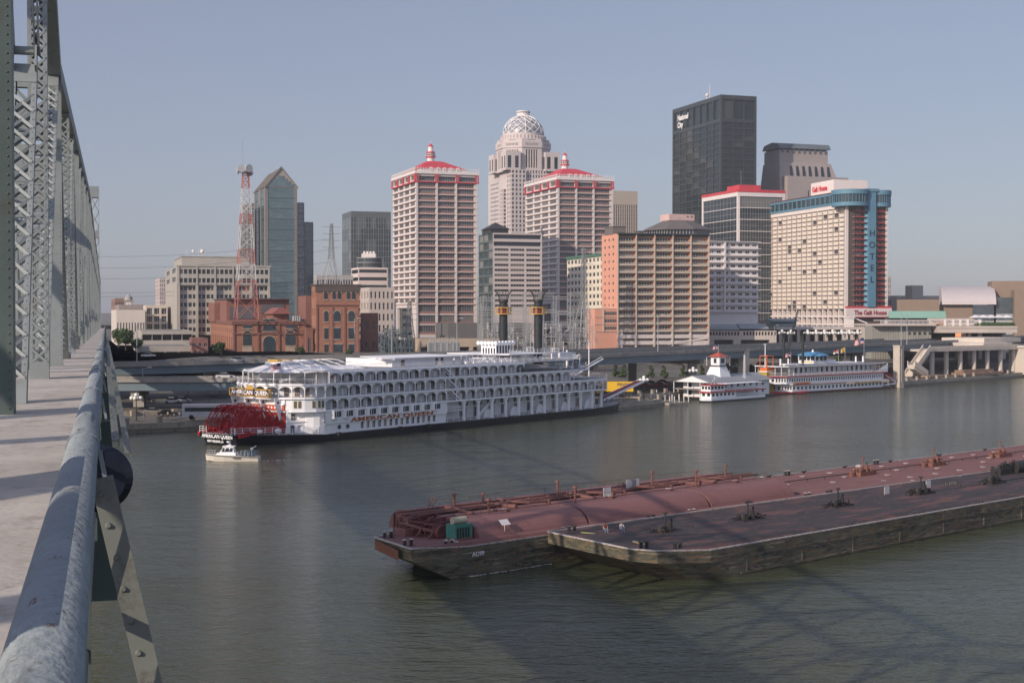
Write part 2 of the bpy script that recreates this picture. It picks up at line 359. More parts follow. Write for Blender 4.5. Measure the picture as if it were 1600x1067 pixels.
    for k in range(24):
        c = MB(); y = 6.9+4.8*k
        for q in range(2): c.lathe([(.0, 0)], 4) if 0 else None
        c.cyl((-.106, y-.03, 1.08), (-.106, y+.03, 1.08), .078, n=24); c.bar((-.03, y, 1.06), (-.0, y, .9), .02, .05)
        c.build('collar', pipe, rl)
    m = MB()
    for z in (.62, .22): m.cyl((-.106, -4, z), (-.106, Y1, z), .028, n=8)
    m.build('lower_rail', green, T)
    for k in range(60):
        y = 1.6+4.8*k; m = MB(); m.box(-.15, -.07, y, y+.05, 0, 1.02)
        for q in range(1, 30): m.box(-.115, -.097, y+.16*q, y+.16*q+.02, .22, .98)
        m.build('railing_post', green, T)
    brm = mat('brace_paint', (.17, .185, .165), .55, 0, .2, 1.5, dirt=(.09, .08, .065), dirt_amt=.25)
    def brace(p, q, n):
        m = MB(); p, q = Vector(p), Vector(q); d = (q-p).normalized(); ux = Vector((1, 0, 0)); nrm = d.cross(ux).normalized()
        if nrm.y > 0: nrm = -nrm
        side = d.cross(nrm).normalized()
        if side.x < 0: side = -side
        # angle section: flange facing along the bridge + outstanding leg
        m.bar(p, q, .078, .012, up=nrm); m.bar(p+side*.041-nrm*.03, q+side*.041-nrm*.03, .012, .075, up=nrm)
        L = (q-p).length
        for i in range(n):
            c = p+d*(L*(i+.5)/n)+nrm*.006-side*.012; m.cyl(c, c+nrm*.012, .0135, .008, 10)
        m.build('rail_brace', brm, T)
    brace((-.022, 5.6, 1.07), (.245, 5.4, -.12), 10)
    brace((.04, 60, 1.16), (.27, 19, -.02), 60)
    brace((.02, 34, 1.1), (.10, 17, .3), 30)
    for k in range(8): brace((-.04, 30+12.8*k, 1.1), (.3, 30+12.8*k, -.6), 12)
    m = MB(); m.cyl((-.06, 11.0, .50), (-.06, 11.16, .50), .255, .235, 32); m.cyl((-.06, 10.93, .5), (-.06, 11.0, .5), .2, .255, 32)
    m.bar((-.1, 11.05, .6), (-.1, 11.05, 1.02), .05)
    m.build('navigation_disc', mat('navy_disc', (0.012, 0.016, 0.03), .35), T)
    # concrete piers under the bridge
    m = MB()
    for y in (300, 400): m.box(-13.5, -1, y, y+5, -CH-1, -1.75)
    m.build('pier', conc, T)
bridge()
# ---------------- buildings
PANES = {}
def pane_mesh(w, h, style, mats, rv):
    key = (round(w, 2), round(h, 2), style, tuple(m.name for m in mats), rv)
    if key in PANES: return PANES[key]
    nv, nh, t = style; b = MB(); b.rv = rv
    b.quad((-w/2-.05, 0, -h/2-.05), (w/2+.05, 0, -h/2-.05), (w/2+.05, 0, h/2+.05), (-w/2-.05, 0, h/2+.05), 1)
    b.rv = 0.0
    if t > 0:
        for i in range(nv+1):
            x = -w/2+w*i/nv; b.box(x-t/2, x+t/2, -.08, -.004, -h/2, h/2, 0)
        for i in range(nh+1):
            z = -h/2+h*i/nh; b.box(-w/2+t/2, w/2-t/2, -.078, -.006, z-t/2, z+t/2, 0)
    PANES[key] = (b.build('window', mats, mesh_only=True), b); return PANES[key]
class Bld:
    def __init__(s, name, label, cat, u0, Y, uL, uR, vpx=165, base=10.0, group=None, W=None, D=None):
        s.al = math.atan((800-vpx)/FPX); ca, sa = cos(s.al), sin(s.al); X = (u0-800)/FPX*Y
        kR, kL = (uR-800)/FPX, (uL-800)/FPX
        s.W = W or (kR*Y-X)/(ca-kR*sa); s.D = D or (X-kL*Y)/(sa+kL*ca); s.Y = Y; s.u0 = u0; s.base = base
        s.T = thing(name, label, cat, (X, Y, base), s.al, group); s.mb = MB(); s.p = []; s.X = X; s.ca, s.sa = ca, sa
    def z(s, v, off=0): return zat(v, s.Y+off)-s.base       # local height of photo row v at the near corner
    def frm(s, face):
        if face == 'F': return (0, 0), (1, 0), (0, -1), s.W
        if face == 'L': return (0, s.D), (0, -1), (-1, 0), s.D
        if face == 'R': return (s.W, 0), (0, 1), (1, 0), s.D
        return (s.W, s.D), (-1, 0), (0, 1), s.W
    def band(s, face, z0, z1, nx=0, nz=0, mx=.15, mz=(.25, .15), x0=0.0, x1=None, dep=.3, style=(2, 1, .08), mats=None, m=0, mr=None, fr=None, skip=0.0, push=0.0):
        o, u, n, w = fr or s.frm(face); o = (o[0]+n[0]*push, o[1]+n[1]*push)
        x1 = w if x1 is None else x1
        if nx == 0:
            s.mb.wall(o, u, n, w, z0, z1, [], [], dep, m); return
        cw = (x1-x0)/nx; ch = (z1-z0)/nz
        xs = [(x0+i*cw+mx*cw, x0+(i+1)*cw-mx*cw) for i in range(nx)]; zs = [(z0+j*ch+mz[0]*ch, z0+(j+1)*ch-mz[1]*ch) for j in range(nz)]
        s.mb.wall(o, u, n, w, z0, z1, xs, zs, dep, m, mr)
        for xa, xb in xs:
            for za, zb in zs:
                c = (o[0]+u[0]*(xa+xb)/2-n[0]*dep, o[1]+u[1]*(xa+xb)/2-n[1]*dep, (za+zb)/2)
                s.p.append((c, math.atan2(u[1], u[0]), xb-xa, zb-za, style, mats or s.wm))
    def roof(s, z, m=0, inset=0.0):
        s.mb.quad((inset, inset, z), (s.W-inset, inset, z), (s.W-inset, s.D-inset, z), (inset, s.D-inset, z), m)
    def rest(s, z0, z1, m=0, faces='RB'):
        for f in faces: o, u, n, w = s.frm(f); s.mb.wall(o, u, n, w, z0, z1, [], [], .1, m)
    def done(s, mats, cap=100, name='window', body='wall'):
        s.mb.build(body, mats, s.T)
        def key(p):
            c = p[0]; wx = s.X+s.ca*c[0]-s.sa*c[1]; wy = s.Y+s.sa*c[0]+s.ca*c[1]
            return (wx*wx+wy*wy+(c[2]+s.base-CH)**2)/(p[2]*p[3]) if p[2]*p[3] > 0 else 9e9
        ps = sorted(s.p, key=key); rng = random.Random(len(ps))
        rest = {}
        for i, (c, rz, w, h, st, mt) in enumerate(ps):
            rv = (rng.randrange(20)+.5)/20; me, b = pane_mesh(w, h, st, mt, rv)
            if i < cap: put(name, me, s.T, c, rz)
            else: rest.setdefault(tuple(x.name for x in mt), (mt, MB()))[1]; q = rest[tuple(x.name for x in mt)][1]; o = len(q.v); cr, sr = cos(rz), sin(rz); \
                q.v.extend([(c[0]+x*cr-y*sr, c[1]+x*sr+y*cr, c[2]+z) for x, y, z in b.v]); q.f.extend([[k+o for k in f] for f in b.f]); q.m.extend(b.m); q.r.extend(b.r)
        if rest:
            allm = []; Q = MB()
            for mt, q in rest.values():
                b0 = len(allm); allm += list(mt); o = len(Q.v); Q.v += q.v; Q.f += [[k+o for k in f] for f in q.f]; Q.m += [k+b0 for k in q.m]; Q.r += q.r
            tag(Q.build(name, allm, s.T), kind='stuff')
        return s.T
def sub(s, name, mb, mats, parent=None, **k): return mb.build(name, mats, parent or s.T, **k)
g_dark = glass('window_glass_dark', (0.025, 0.035, 0.042), .1, (0.16, 0.16, 0.15), .15)
g_mid = glass('window_glass_mid', (0.06, 0.075, 0.085), .15, (0.30, 0.28, 0.26), .3)
g_warm = glass('window_glass_tinted', (0.13, 0.115, 0.115), .2, (0.20, 0.18, 0.175), .25)
g_cyan = glass('blue_green_glass', (0.085, 0.14, 0.155), .08, (0.07, 0.12, 0.135), .5, .9)
w_white = mat('white_trim', (0.72, 0.67, 0.64), .6, var=.06, scale=.3)
w_grey = mat('grey_metal', (0.34, 0.35, 0.35), .5, var=.1, scale=.3)
w_dark = mat('dark_metal', (0.035, 0.04, 0.043), .4, var=.2, scale=.3)
roofm = mat('roof_gravel', (0.22, 0.21, 0.20), .95, var=.2, scale=.1)
red = mat('red_paint', (0.55, 0.055, 0.07), .6, var=.12, scale=.3)
# --- two matching red roofed towers
def twin(label, u0, Y, uL, uR, vc, vpx, rows):
    B = Bld('office_tower', label, 'skyscraper', u0, Y, uL, uR, vpx, 10, group='matching red roofed office towers')
    wall = mat('tower_concrete', (0.64, 0.58, 0.545), .8, var=.05, scale=.05); brick = mat('tower_brick_panel', (0.31, 0.17, 0.145), .85, var=.12, scale=.4)
    B.wm = [w_white, g_warm]; H = B.z(vc); pod = B.z(475) if Y < 800 else B.z(468); top = H-5.2; fh = (top-pod)/rows
    fm = [w_grey, glass('ribbon_glass', (.085, .09, .095), .15, (.17, .16, .15), .35)]
    # front: three bays of ribbon windows with a brick sill, left: four bays of punched windows
    b = B.mb; W, D = B.W, B.D
    bx = [(W*(.03+.3133*i)+ .0, W*(.03+.3133*i)+W*.266) for i in range(3)]; bx = [(a+W*.012, c+W*.02) for a, c in bx]
    def front(z0, z1, n):
        f = (z1-z0)/n; zs = [(z0+j*f+.05*f, z0+(j+1)*f-.08*f) for j in range(n)]
        b.wall((0, 0), (1, 0), (0, -1), W, z0, z1, bx, zs, .6, 0)
        for xa, xc in bx:
            for za, zc in zs:
                b.box(xa, xc, .1, .6, za, za+.24*f, 1)
                B.p.append((((xa+xc)/2, .55, (za+.22*f+zc)/2), 0, xc-xa, zc-za-.22*f, (7, 1, .1), fm))
    front(pod, top, rows); front(4, pod, 3)
    b.wall((0, 0), (1, 0), (0, -1), W, 0, 4, [], [], .1)
    B.band('L', pod, top, 4, rows, .09, (.26, .16), x0=D*.02, x1=D*.985, dep=.35, style=(1, 1, .1), mats=[w_white, g_warm])
    B.band('L', 0, pod, 1, 1, .2, (.1, .1), dep=1.5, style=(5, 3, .2), mats=[w_dark, g_dark])
    # floor edge ledges and corner piers stand proud
    led = MB()
    for j in range(rows+1):
        z = pod+j*fh; led.box(-.45, W+.45, -.45, -.002, z-.2, z+.08, 0); led.box(-.45, -.002, 0, D+.3, z-.2, z+.08, 0)
        led.box(-.38, W+.38, -.4, -.003, z-.42, z-.2, 1); led.box(-.38, -.004, 0, D, z-.42, z-.2, 1)
    for xa in [0, bx[0][1]+.25, bx[1][1]+.25, W-1.0]:
        led.box(xa, xa+.9, -.62, -.46, 0, top, 0)
    sub(B, 'ledge', led, [wall, brick])
    # red top storey with columns, cornice, balustrade
    c = MB(); z0, z1 = top, H
    B.band('F', z0, z1-1.2, 3, 1, .06, (.05, .3), dep=1.2, style=(7, 1, .08), mats=fm); B.band('F', z1-1.2, z1)
    B.band('L', z0, z1-1.2, 4, 1, .12, (.2, .15), dep=.6, style=(1, 1, .1), mats=[w_white, g_warm]); B.band('L', z1-1.2, z1)
    B.rest(0, H); B.roof(H-.05)
    r = MB()
    for x in (0.4, W/3, 2*W/3, W-.4):
        r.box(x-1.0, x-.4, -.75, -.46, z0, z1-1.2); r.box(x+.4, x+1.0, -.75, -.46, z0, z1-1.2)
    for k in range(5): yy = .5+(D-1)*k/4; r.box(-.75, -.46, yy-.8, yy+.8, z0, z1-1.2)
    r.box(-.9, W+.9, -.95, -.76, z0-.6, z0); r.box(-.95, -.76, -.75, D, z0-.6, z0)
    sub(B, 'red_column_band', r, red)
    c.box(-.8, W+.8, -.8, -.003, z1-1.2, z1+.2); c.box(-.8, -.003, 0, D+.6, z1-1.2, z1+.2)
    zb = z1+.2
    for k in range(24): x = -.6+(W+1.2)*k/23; c.box(x-.12, x+.12, -.7, -.46, zb, zb+2.0)
    for k in range(30): y = .1+D*k/29; c.box(-.7, -.46, y-.12, y+.12, zb, zb+2.0)
    c.box(-.75, W+.75, -.72, -.44, zb+1.1, zb+1.35); c.box(-.75, -.44, -.4, D, zb+1.1, zb+1.35)
    sub(B, 'balustrade', c, w_white)
    # hipped red roof and the lantern turret
    m = MB(); i0, i1 = W*.1, W*.9; j0, j1 = D*.12, D*.9; rx0, rx1 = W*.36, W*.60; ry0, ry1 = D*.42, D*.62; zr = H+7.8
    m.add([(i0, j0, H+2), (i1, j0, H+2), (i1, j1, H+2), (i0, j1, H+2), (rx0, ry0, zr), (rx1, ry0, zr), (rx1, ry1, zr), (rx0, ry1, zr)],
          [(0, 1, 5, 4), (1, 2, 6, 5), (2, 3, 7, 6), (3, 0, 4, 7), (4, 5, 6, 7)], 0)
    rf = sub(B, 'roof', m, red)
    m = MB(); m.box(i0+.5, i1-.5, j0+.5, j1-.5, H, H+2, 0)
    for k in range(5):
        x = i0+(i1-i0)*(.25+.135*k); m.box(x-.8, x+.8, j0-.3, j0+2.2, H+1.2, H+2.5, 0); m.prismy([(x-.95, H+2.5), (x+.95, H+2.5), (x, H+3.1)], j0-.4, j0+2.3, 0)
        m.box(x-.5, x+.5, j0-.35, j0-.3, H+1.6, H+2.3, 1)
    sub(B, 'dormer', m, [w_white, w_dark])
    cx, cy = (rx0+rx1)/2-1, (ry0+ry1)/2
    t = MB(); t.cyl((cx, cy, zr-.5), (cx, cy, zr+5.2), 2.1, 1.9, 12, 0); t.cyl((cx, cy, zr+5.6), (cx, cy, zr+8.6), 1.5, 1.35, 12, 0)
    t.cyl((cx, cy, zr+2.5), (cx, cy, zr+3.1), 2.9, 2.9, 12, 1); t.cyl((cx, cy, zr+5.0), (cx, cy, zr+5.6), 2.5, 2.5, 12, 1)
    t.cyl((cx, cy, zr+8.5), (cx, cy, zr+10.2), 1.7, .15, 12, 1); t.cyl((cx, cy, zr+10.2), (cx, cy, zr+12.2), .12, .04, 6, 0)
    for a in range(8):
        an = a*pi/4; t.bar((cx+2.8*cos(an), cy+2.8*sin(an), zr+3.1), (cx+2.8*cos(an), cy+2.8*sin(an), zr+4.1), .12, m=0)
        t.bar((cx+1.98*cos(an), cy+1.98*sin(an), zr+3.6), (cx+1.93*cos(an), cy+1.93*sin(an), zr+4.6), .5, .5, m=2)
    t.cyl((cx, cy, zr+4.1), (cx, cy, zr+4.2), 2.85, 2.85, 12, 0)
    sub(B, 'lantern_turret', t, [w_white, red, w_dark])
    B.done([wall, brick, roofm])
twin('pink and brown tower with red roof and lantern, left of the dome', 650, 750, 614, 746, 267.5, 20, 19)
twin('pink and brown tower with red roof and lantern, in front of the dome', 871, 820, 821, 957, 277.5, 20, 19)

# --- domed skyscraper
def domed():
    st = mat('pale_pink_stone', (0.56, 0.495, 0.475), .85, var=.05, scale=.05); grid = mat('striped_stone', (0.42, 0.40, 0.38), .8, var=.08, scale=.1)
    B = Bld('domed_skyscraper', 'pale stone postmodern skyscraper topped by a white latticed dome', 'skyscraper', 800, 1075, 763, 866, 20, 12)
    B.wm = [st, g_mid]; W, D = B.W, B.D; H1 = B.z(264); H0 = B.z(330)
    # main shaft with setback corners
    n = 36; fh = H1/n
    B.band('L', 0, H1-2*fh, 5, n-2, .08, (.3, .3), x0=D*.1, x1=D*.45, dep=.2, style=(1, 1, 0), mats=[st, glass('striped_glass', (.26, .25, .24), .3, (.2, .19, .18), .5)])
    B.band('L', H1-2*fh, H1)
    B.band('F', 0, H1, 15, n, .27, (.2, .2), x0=W*.02, dep=.35, style=(1, 1, 0), mats=[st, g_dark])
    B.rest(0, H1); B.roof(H1)
    # projecting bay at the near corner
    def blk(x0, x1, y0, y1, z0, z1, nF, nL, nz, mz=(.2, .2), mxv=.25):
        fr = ((x0, y0), (1, 0), (0, -1), x1-x0); B.band('', z0, z1, nF, nz, mxv, mz, fr=fr, dep=.35, style=(1, 1, 0), mats=[st, g_dark])
        fr = ((x0, y1), (0, -1), (-1, 0), y1-y0); B.band('', z0, z1, nL, nz, mxv, mz, fr=fr, dep=.35, style=(1, 1, 0), mats=[st, g_dark])
        for o, u, nn, w in (((x1, y0), (0, 1), (1, 0), y1-y0), ((x1, y1), (-1, 0), (0, 1), x1-x0)): B.mb.wall(o, u, nn, w, z0, z1, [], [], .1)
        B.mb.quad((x0, y0, z1), (x1, y0, z1), (x1, y1, z1), (x0, y1, z1))
    blk(-1.5, W*.30, -2.5, 8, 0, H1-.5, 4, 3, n); blk(W*.86, W+1.5, -2.5, 8, 0, H1-6, 2, 2, n)
    blk(-2.6, 6, 14, 22, 0, H1-14, 2, 3, n)
    # octagonal crown
    cy = 20.0; kk = 17.5/FPX; cx = (kk*(B.Y+B.ca*cy)-B.X+B.sa*cy)/(B.ca-kk*B.sa); ra = 18.6
    H2, H3 = B.z(224, 20), B.z(232)
    def octa(r, z0, z1, nn, mzv, mats=[st, g_dark], mxv=.2, cc=8, a0=pi/8):
        pts = [(cx+r*cos(a0+2*pi*i/cc), cy+r*sin(a0+2*pi*i/cc)) for i in range(cc)]
        for i in range(cc):
            a, c = Vector(pts[i]), Vector(pts[(i+1) % cc]); u = (c-a); w = u.length; u /= w; nrm = (u.y, -u.x)
            if nrm[1] > .5: B.mb.wall(a, u, nrm, w, z0, z1, [], [], .1); continue
            B.band('', z0, z1, nn, 1, mxv, mzv, x0=w*.18, x1=w*.82, fr=(a, (u.x, u.y), nrm, w), dep=.6, style=(1, 1, 0), mats=mats)
        B.mb.add([(x, y, z1) for x, y in pts], [tuple(range(cc))])
    octa(ra*1.12, H1-1, H2-5, 5, (.14, .08)); octa(ra*1.16, H2-5, H2, 9, (.3, .3), mats=[st, grid]); octa(ra*1.10, H2, H2+2.2, 1, (.4, .4), mats=[st, st])
    for ox, oy in ((-ra*.86, -ra*.86), (ra*.86, -ra*.86), (-ra*.86, ra*.7), (ra*.9, ra*.5)):
        r4 = ra*.32; blk(cx+ox-r4, cx+ox+r4, cy+oy-r4, cy+oy+r4, H1-1, H1+(H2-H1)*.62, 2, 2, 1, (.12, .25))
    # drum and latticed dome
    d = MB(); rd = ra*.93; zb = H2+2.2; zd = B.z(210, 20)
    d.lathe([(rd, zb), (rd, zd-2.2), (rd-.9, zd-2), (rd-.9, zd)], 40, cx, cy)
    for k in range(40):
        a = 2*pi*k/40; d.bar((cx+rd*cos(a), cy+rd*sin(a), zb), (cx+rd*cos(a), cy+rd*sin(a), zd-1.8), .9, .9)
    sub(B, 'drum', d, st)
    R_, Hd = rd-1.2, B.z(180, 20)-zd; lat = MB(); N = 28; K = 7
    P = lambda i, j: (cx+R_*cos(2*pi*i/N)*cos(j/K*1.33), cy+R_*sin(2*pi*i/N)*cos(j/K*1.33), zd+Hd*1.03*sin(j/K*1.33))
    for j in range(K):
        for i in range(N):
            if (i+j) % 2 == 0:
                lat.bar(P(i, j), P(i+1, j+1), .42, .42); lat.bar(P(i, j), P(i-1, j+1), .42, .42)
    for j in (0, 2, 4, 6, 7):
        for i in range(N): lat.bar(P(i, j), P(i+1, j), .3, .3)
    for i in range(0, N, 4):
        for j in range(K): lat.bar(P(i, j), P(i, j+1), .55, .55)
    sub(B, 'dome_lattice', lat, mat('white_steel', (.78, .76, .74), .5, var=.04))
    inn = MB(); inn.lathe([(R_*.93*cos(j/8*1.33), zd+Hd*.95*sin(j/8*1.33)) for j in range(9)], 32, cx, cy)
    sub(B, 'dome_glass', inn, mat('dome_inner', (.33, .34, .37), .35, var=.1, scale=.2), smooth=True)
    tp = MB(); zt = zd+Hd*.97; tp.cyl((cx, cy, zt), (cx, cy, zt+2.2), 5.0, 5.0, 16)
    tp.cyl((cx, cy, zt+3.0), (cx, cy, zt+3.8), 5.6, 5.4, 16)
    for k in range(16): a = 2*pi*k/16; tp.bar((cx+4.9*cos(a), cy+4.9*sin(a), zt+2), (cx+4.9*cos(a), cy+4.9*sin(a), zt+3.2), .5)
    sub(B, 'dome_cap', tp, w_white)
    B.done([st])
domed()

# --- black office tower with the bank name
def bank():
    fr = mat('black_granite_frame', (0.040, 0.052, 0.055), .35, var=.12, scale=.1, spec=.5); gl = glass('black_glass', (0.016, 0.026, 0.030), .06, (0.05, 0.06, 0.06), .2, .6)
    B = Bld('office_tower', 'tallest black glass office tower with white lettering near its top left', 'skyscraper', 1125, 919, 1050, 1181, 60, 12)
    B.wm = [fr, gl]; H = B.z(148); t1 = H-15.5; t0 = H-2.5; n = 34
    for f, nx, mxv in (('L', 7, .05), ('F', 3, .045)):
        B.band(f, 0, t1-2, nx, n, mxv, (.12, .05), x0=1.2, x1=(B.W if f == 'F' else B.D)-1.2, dep=.5, style=(5 if f == 'L' else 8, 1, .1))
        B.band(f, t1-2, t0, nx, 1, mxv, (.14, .02), x0=1.2, x1=(B.W if f == 'F' else B.D)-1.2, dep=1.0, style=(1, 1, 0))
        B.band(f, t0, H)
    B.rest(0, H); B.roof(H-.5)
    m = MB()
    for x in (4, 9, 22, 30): m.bar((x*.4, B.D*.2+x, H), (x*.4, B.D*.2+x, H+6+x % 5), .15)
    m.cyl((3, B.D*.35, H), (3, B.D*.35, H+2.5), .3); m.sphere((3, B.D*.35, H+3.4), 1.2)
    sub(B, 'roof_antenna', m, w_white)
    w = mat('sign_white', (.85, .84, .82), .5, var=.02); yy = B.D*.855
    for k, s_ in enumerate(('National', 'City')):
        text('lettering', s_, 5.3, w, B.T, (-.15, yy+2.0, H-9.0-k*5.0), (pi/2, 0, -pi/2), .1, .12, sx=.92)
    B.done([fr])
bank()

# --- hotel with curtained balcony grid
def galt():
    wh = mat('hotel_concrete', (0.74, 0.66, 0.62), .8, var=.05, scale=.1); blue = mat('hotel_blue', (0.105, 0.235, 0.32), .55, var=.06, scale=.1)
    br = mat('hotel_brown_panel', (0.115, 0.085, 0.07), .85, var=.1, scale=.2)
    cur = mat('curtain_fabric', (0.74, 0.68, 0.58), .9, var=.1, scale=.5, rnd=((0.06, .06, .06), .05))
    B = Bld('hotel_tower', 'wide hotel tower with cream curtained grid, blue crown and blue lettered spine', 'hotel', 1321, 780, 1171, 1385, 165, 10)
    W, D = B.W, B.D; H = B.z(318); lo = 18.0; n = 22; fh = (H-2.2-lo)/n; B.wm = [w_dark, cur]
    # long side: deep concrete egg crate
    fr = B.frm('L')
    B.band('L', lo, H-2.2, 19, n, .09, (.10, .08), x0=1.2, x1=D-1.5, dep=.5, style=(1, 1, 0)); B.band('L', H-2.2, H)
    B.band('L', 0, lo, 19, 4, .06, (.12, .08), x0=1.2, x1=D-1.5, dep=2.5, style=(2, 1, .1), mats=[w_dark, g_mid])
    g = MB()
    for j in range(n+1): z = lo+j*fh; g.box(-.45, -.002, 1.3, D-1.3, z-.12, z+.12, 0)
    for j in range(n):
        z = lo+j*fh; g.box(-.42, -.38, 1.3, D-1.3, z+.9, z+.98, 0)
    for k in range(20):
        y = 1.5+(D-3.0)*(19-k)/19; y = D-1.2-(D-2.7)*k/19; g.box(-.40, -.003, y-.17, y+.17, lo+.13, H-2.3, 0)
    sub(B, 'balcony_grid', g, [mat('balcony_slab', (.34, .29, .26), .8, var=.1)])
    # narrow river front
    zb = B.z(480)
    B.band('F', zb, H-1.5, 2, 18, .22, (.18, .12), x0=W*.13, x1=W*.93, m=1, dep=1.2, style=(3, 1, .12), mats=[w_white, g_mid])
    B.band('F', H-1.5, H); B.band('F', 0, zb, m=1); B.rest(0, H); B.roof(H-.1, 2)
    e = MB(); e.box(-.5, 1.3, -.45, -.002, 0, H, 0); e.box(W-1.0, W+.5, -.45, -.002, 0, H, 0); sub(B, 'corner_pier', e, wh)
    bal = MB(); f2 = (H-1.5-zb)/18
    for j in range(18):
        z = zb+j*f2+.4
        for xa, xb in ((W*.16, W*.47), (W*.62, W*.90)):
            bal.box(xa, xb, -1.9, -.003, z-.25, z, 0); bal.box(xa, xb, -1.95, -1.9, z-.3, z+.15, 1); bal.box(xa, xb, -1.93, -1.9, z+.9, z+1.0, 1)
            for q in range(7): x = xa+(xb-xa)*q/6; bal.box(x-.04, x+.04, -1.93, -1.9, z+.15, z+.9, 1)
    sub(B, 'balcony', bal, [mat('balcony_grey', (.35, .33, .32), .8), mat('balcony_red', (.42, .06, .06), .6)])
    sp = MB(); sx0, sx1 = W*.475, W*.66; sp.box(sx0, sx1, -3.2, -.004, zb, H+6.5, 0)
    for j in range(18): z = zb+j*f2; sp.prismx([(-3.1, z+.3), (-.1, z+.3), (-.1, z+f2-.1)], sx0-.9, sx0-.001, 1)
    spo = sub(B, 'blue_spine', sp, [blue, mat('blue_fin', (.18, .42, .55), .6)])
    hm = mat('letter_dark', (.02, .05, .08), .5)
    for k, ch in enumerate('HOTEL'):
        text('lettering', ch, 4.9, hm, spo, ((sx0+sx1)/2, -3.3, B.z(369)-k*6.4), (pi/2, 0, 0), .08, .03, 'CENTER')
    # crown: revolving restaurant drums and glazed gallery
    c = MB(); gl = MB(); k = 0
    for ccx, r in ((W*.18, 10.2), (W*.86, 7.0)):
        for rr, z0, z1 in ((r, H-1.5, H+.6), (r+.3, H+5.0, H+7.6)): c.cyl((ccx, 3.5, z0), (ccx, 3.5, z1), rr, rr, 32)
        gl.cyl((ccx, 3.5, H+.6), (ccx, 3.5, H+5.0), r-.5, r-.5, 32)
        for i in range(32): a = 2*pi*i/32; c.bar((ccx+(r-.3)*cos(a), 3.5+(r-.3)*sin(a), H+.5), (ccx+(r-.3)*cos(a), 3.5+(r-.3)*sin(a), H+5.1), .3)
    c.box(-.4, W, 12, D, H, H+1.2); c.box(-.4, W, 12, D, H+5.4, H+6.8)
    gl.box(.2, W-.6, 12, D-.5, H+1.2, H+5.4)
    for i in range(20): y = 12+(D-13)*i/19; c.box(-.3, .4, y-.3, y+.3, H+1.2, H+5.4)
    c.box(sx0-2, sx1+1.5, -3.6, 2, H+6.6, H+8.2)
    crown = sub(B, 'blue_crown', c, blue); gl.build('crown_glass', glass('crown_window', (.03, .045, .05), .1, (.3, .28, .2), .1), crown)
    rr = MB(); rr.box(-.8, W, 11, D+.4, H+6.8, H+7.2); sub(B, 'roof_edge', rr, mat('roof_maroon', (.16, .05, .06), .7))
    ph = MB(); ph.box(3, W-1, D*.16, D*.38, H+6.8, H+15.0)
    pho = sub(B, 'penthouse', ph, wh)
    rl = mat('sign_red', (.60, .035, .05), .5, var=.02)
    text('lettering', 'Galt House', 4.4, rl, pho, (2.8, D*.365, H+9.6), (pi/2, 0, -pi/2), .1, .1, sx=.87)
    # name board over the terrace
    nb = MB(); nb.box(-1, W+1.8, -2.6, -1.6, zb-5.3, zb-.6, 0); nb.box(-1.2, W+2.0, -2.4, -1.8, zb-.6, zb+.5, 1); nb.box(-1, W+1.8, -2.5, -1.7, zb-5.7, zb-5.3, 1)
    nbo = sub(B, 'name_board', nb, [wh, red])
    text('lettering', 'The Galt House', 3.6, mat('sign_maroon', (.30, .02, .045), .5, var=.02), nbo, (W*.5+1.2, -2.7, zb-4.2), (pi/2, 0, 0), .08, .09, 'CENTER', sx=.86)
    B.done([wh, br, roofm], name='window')
galt()
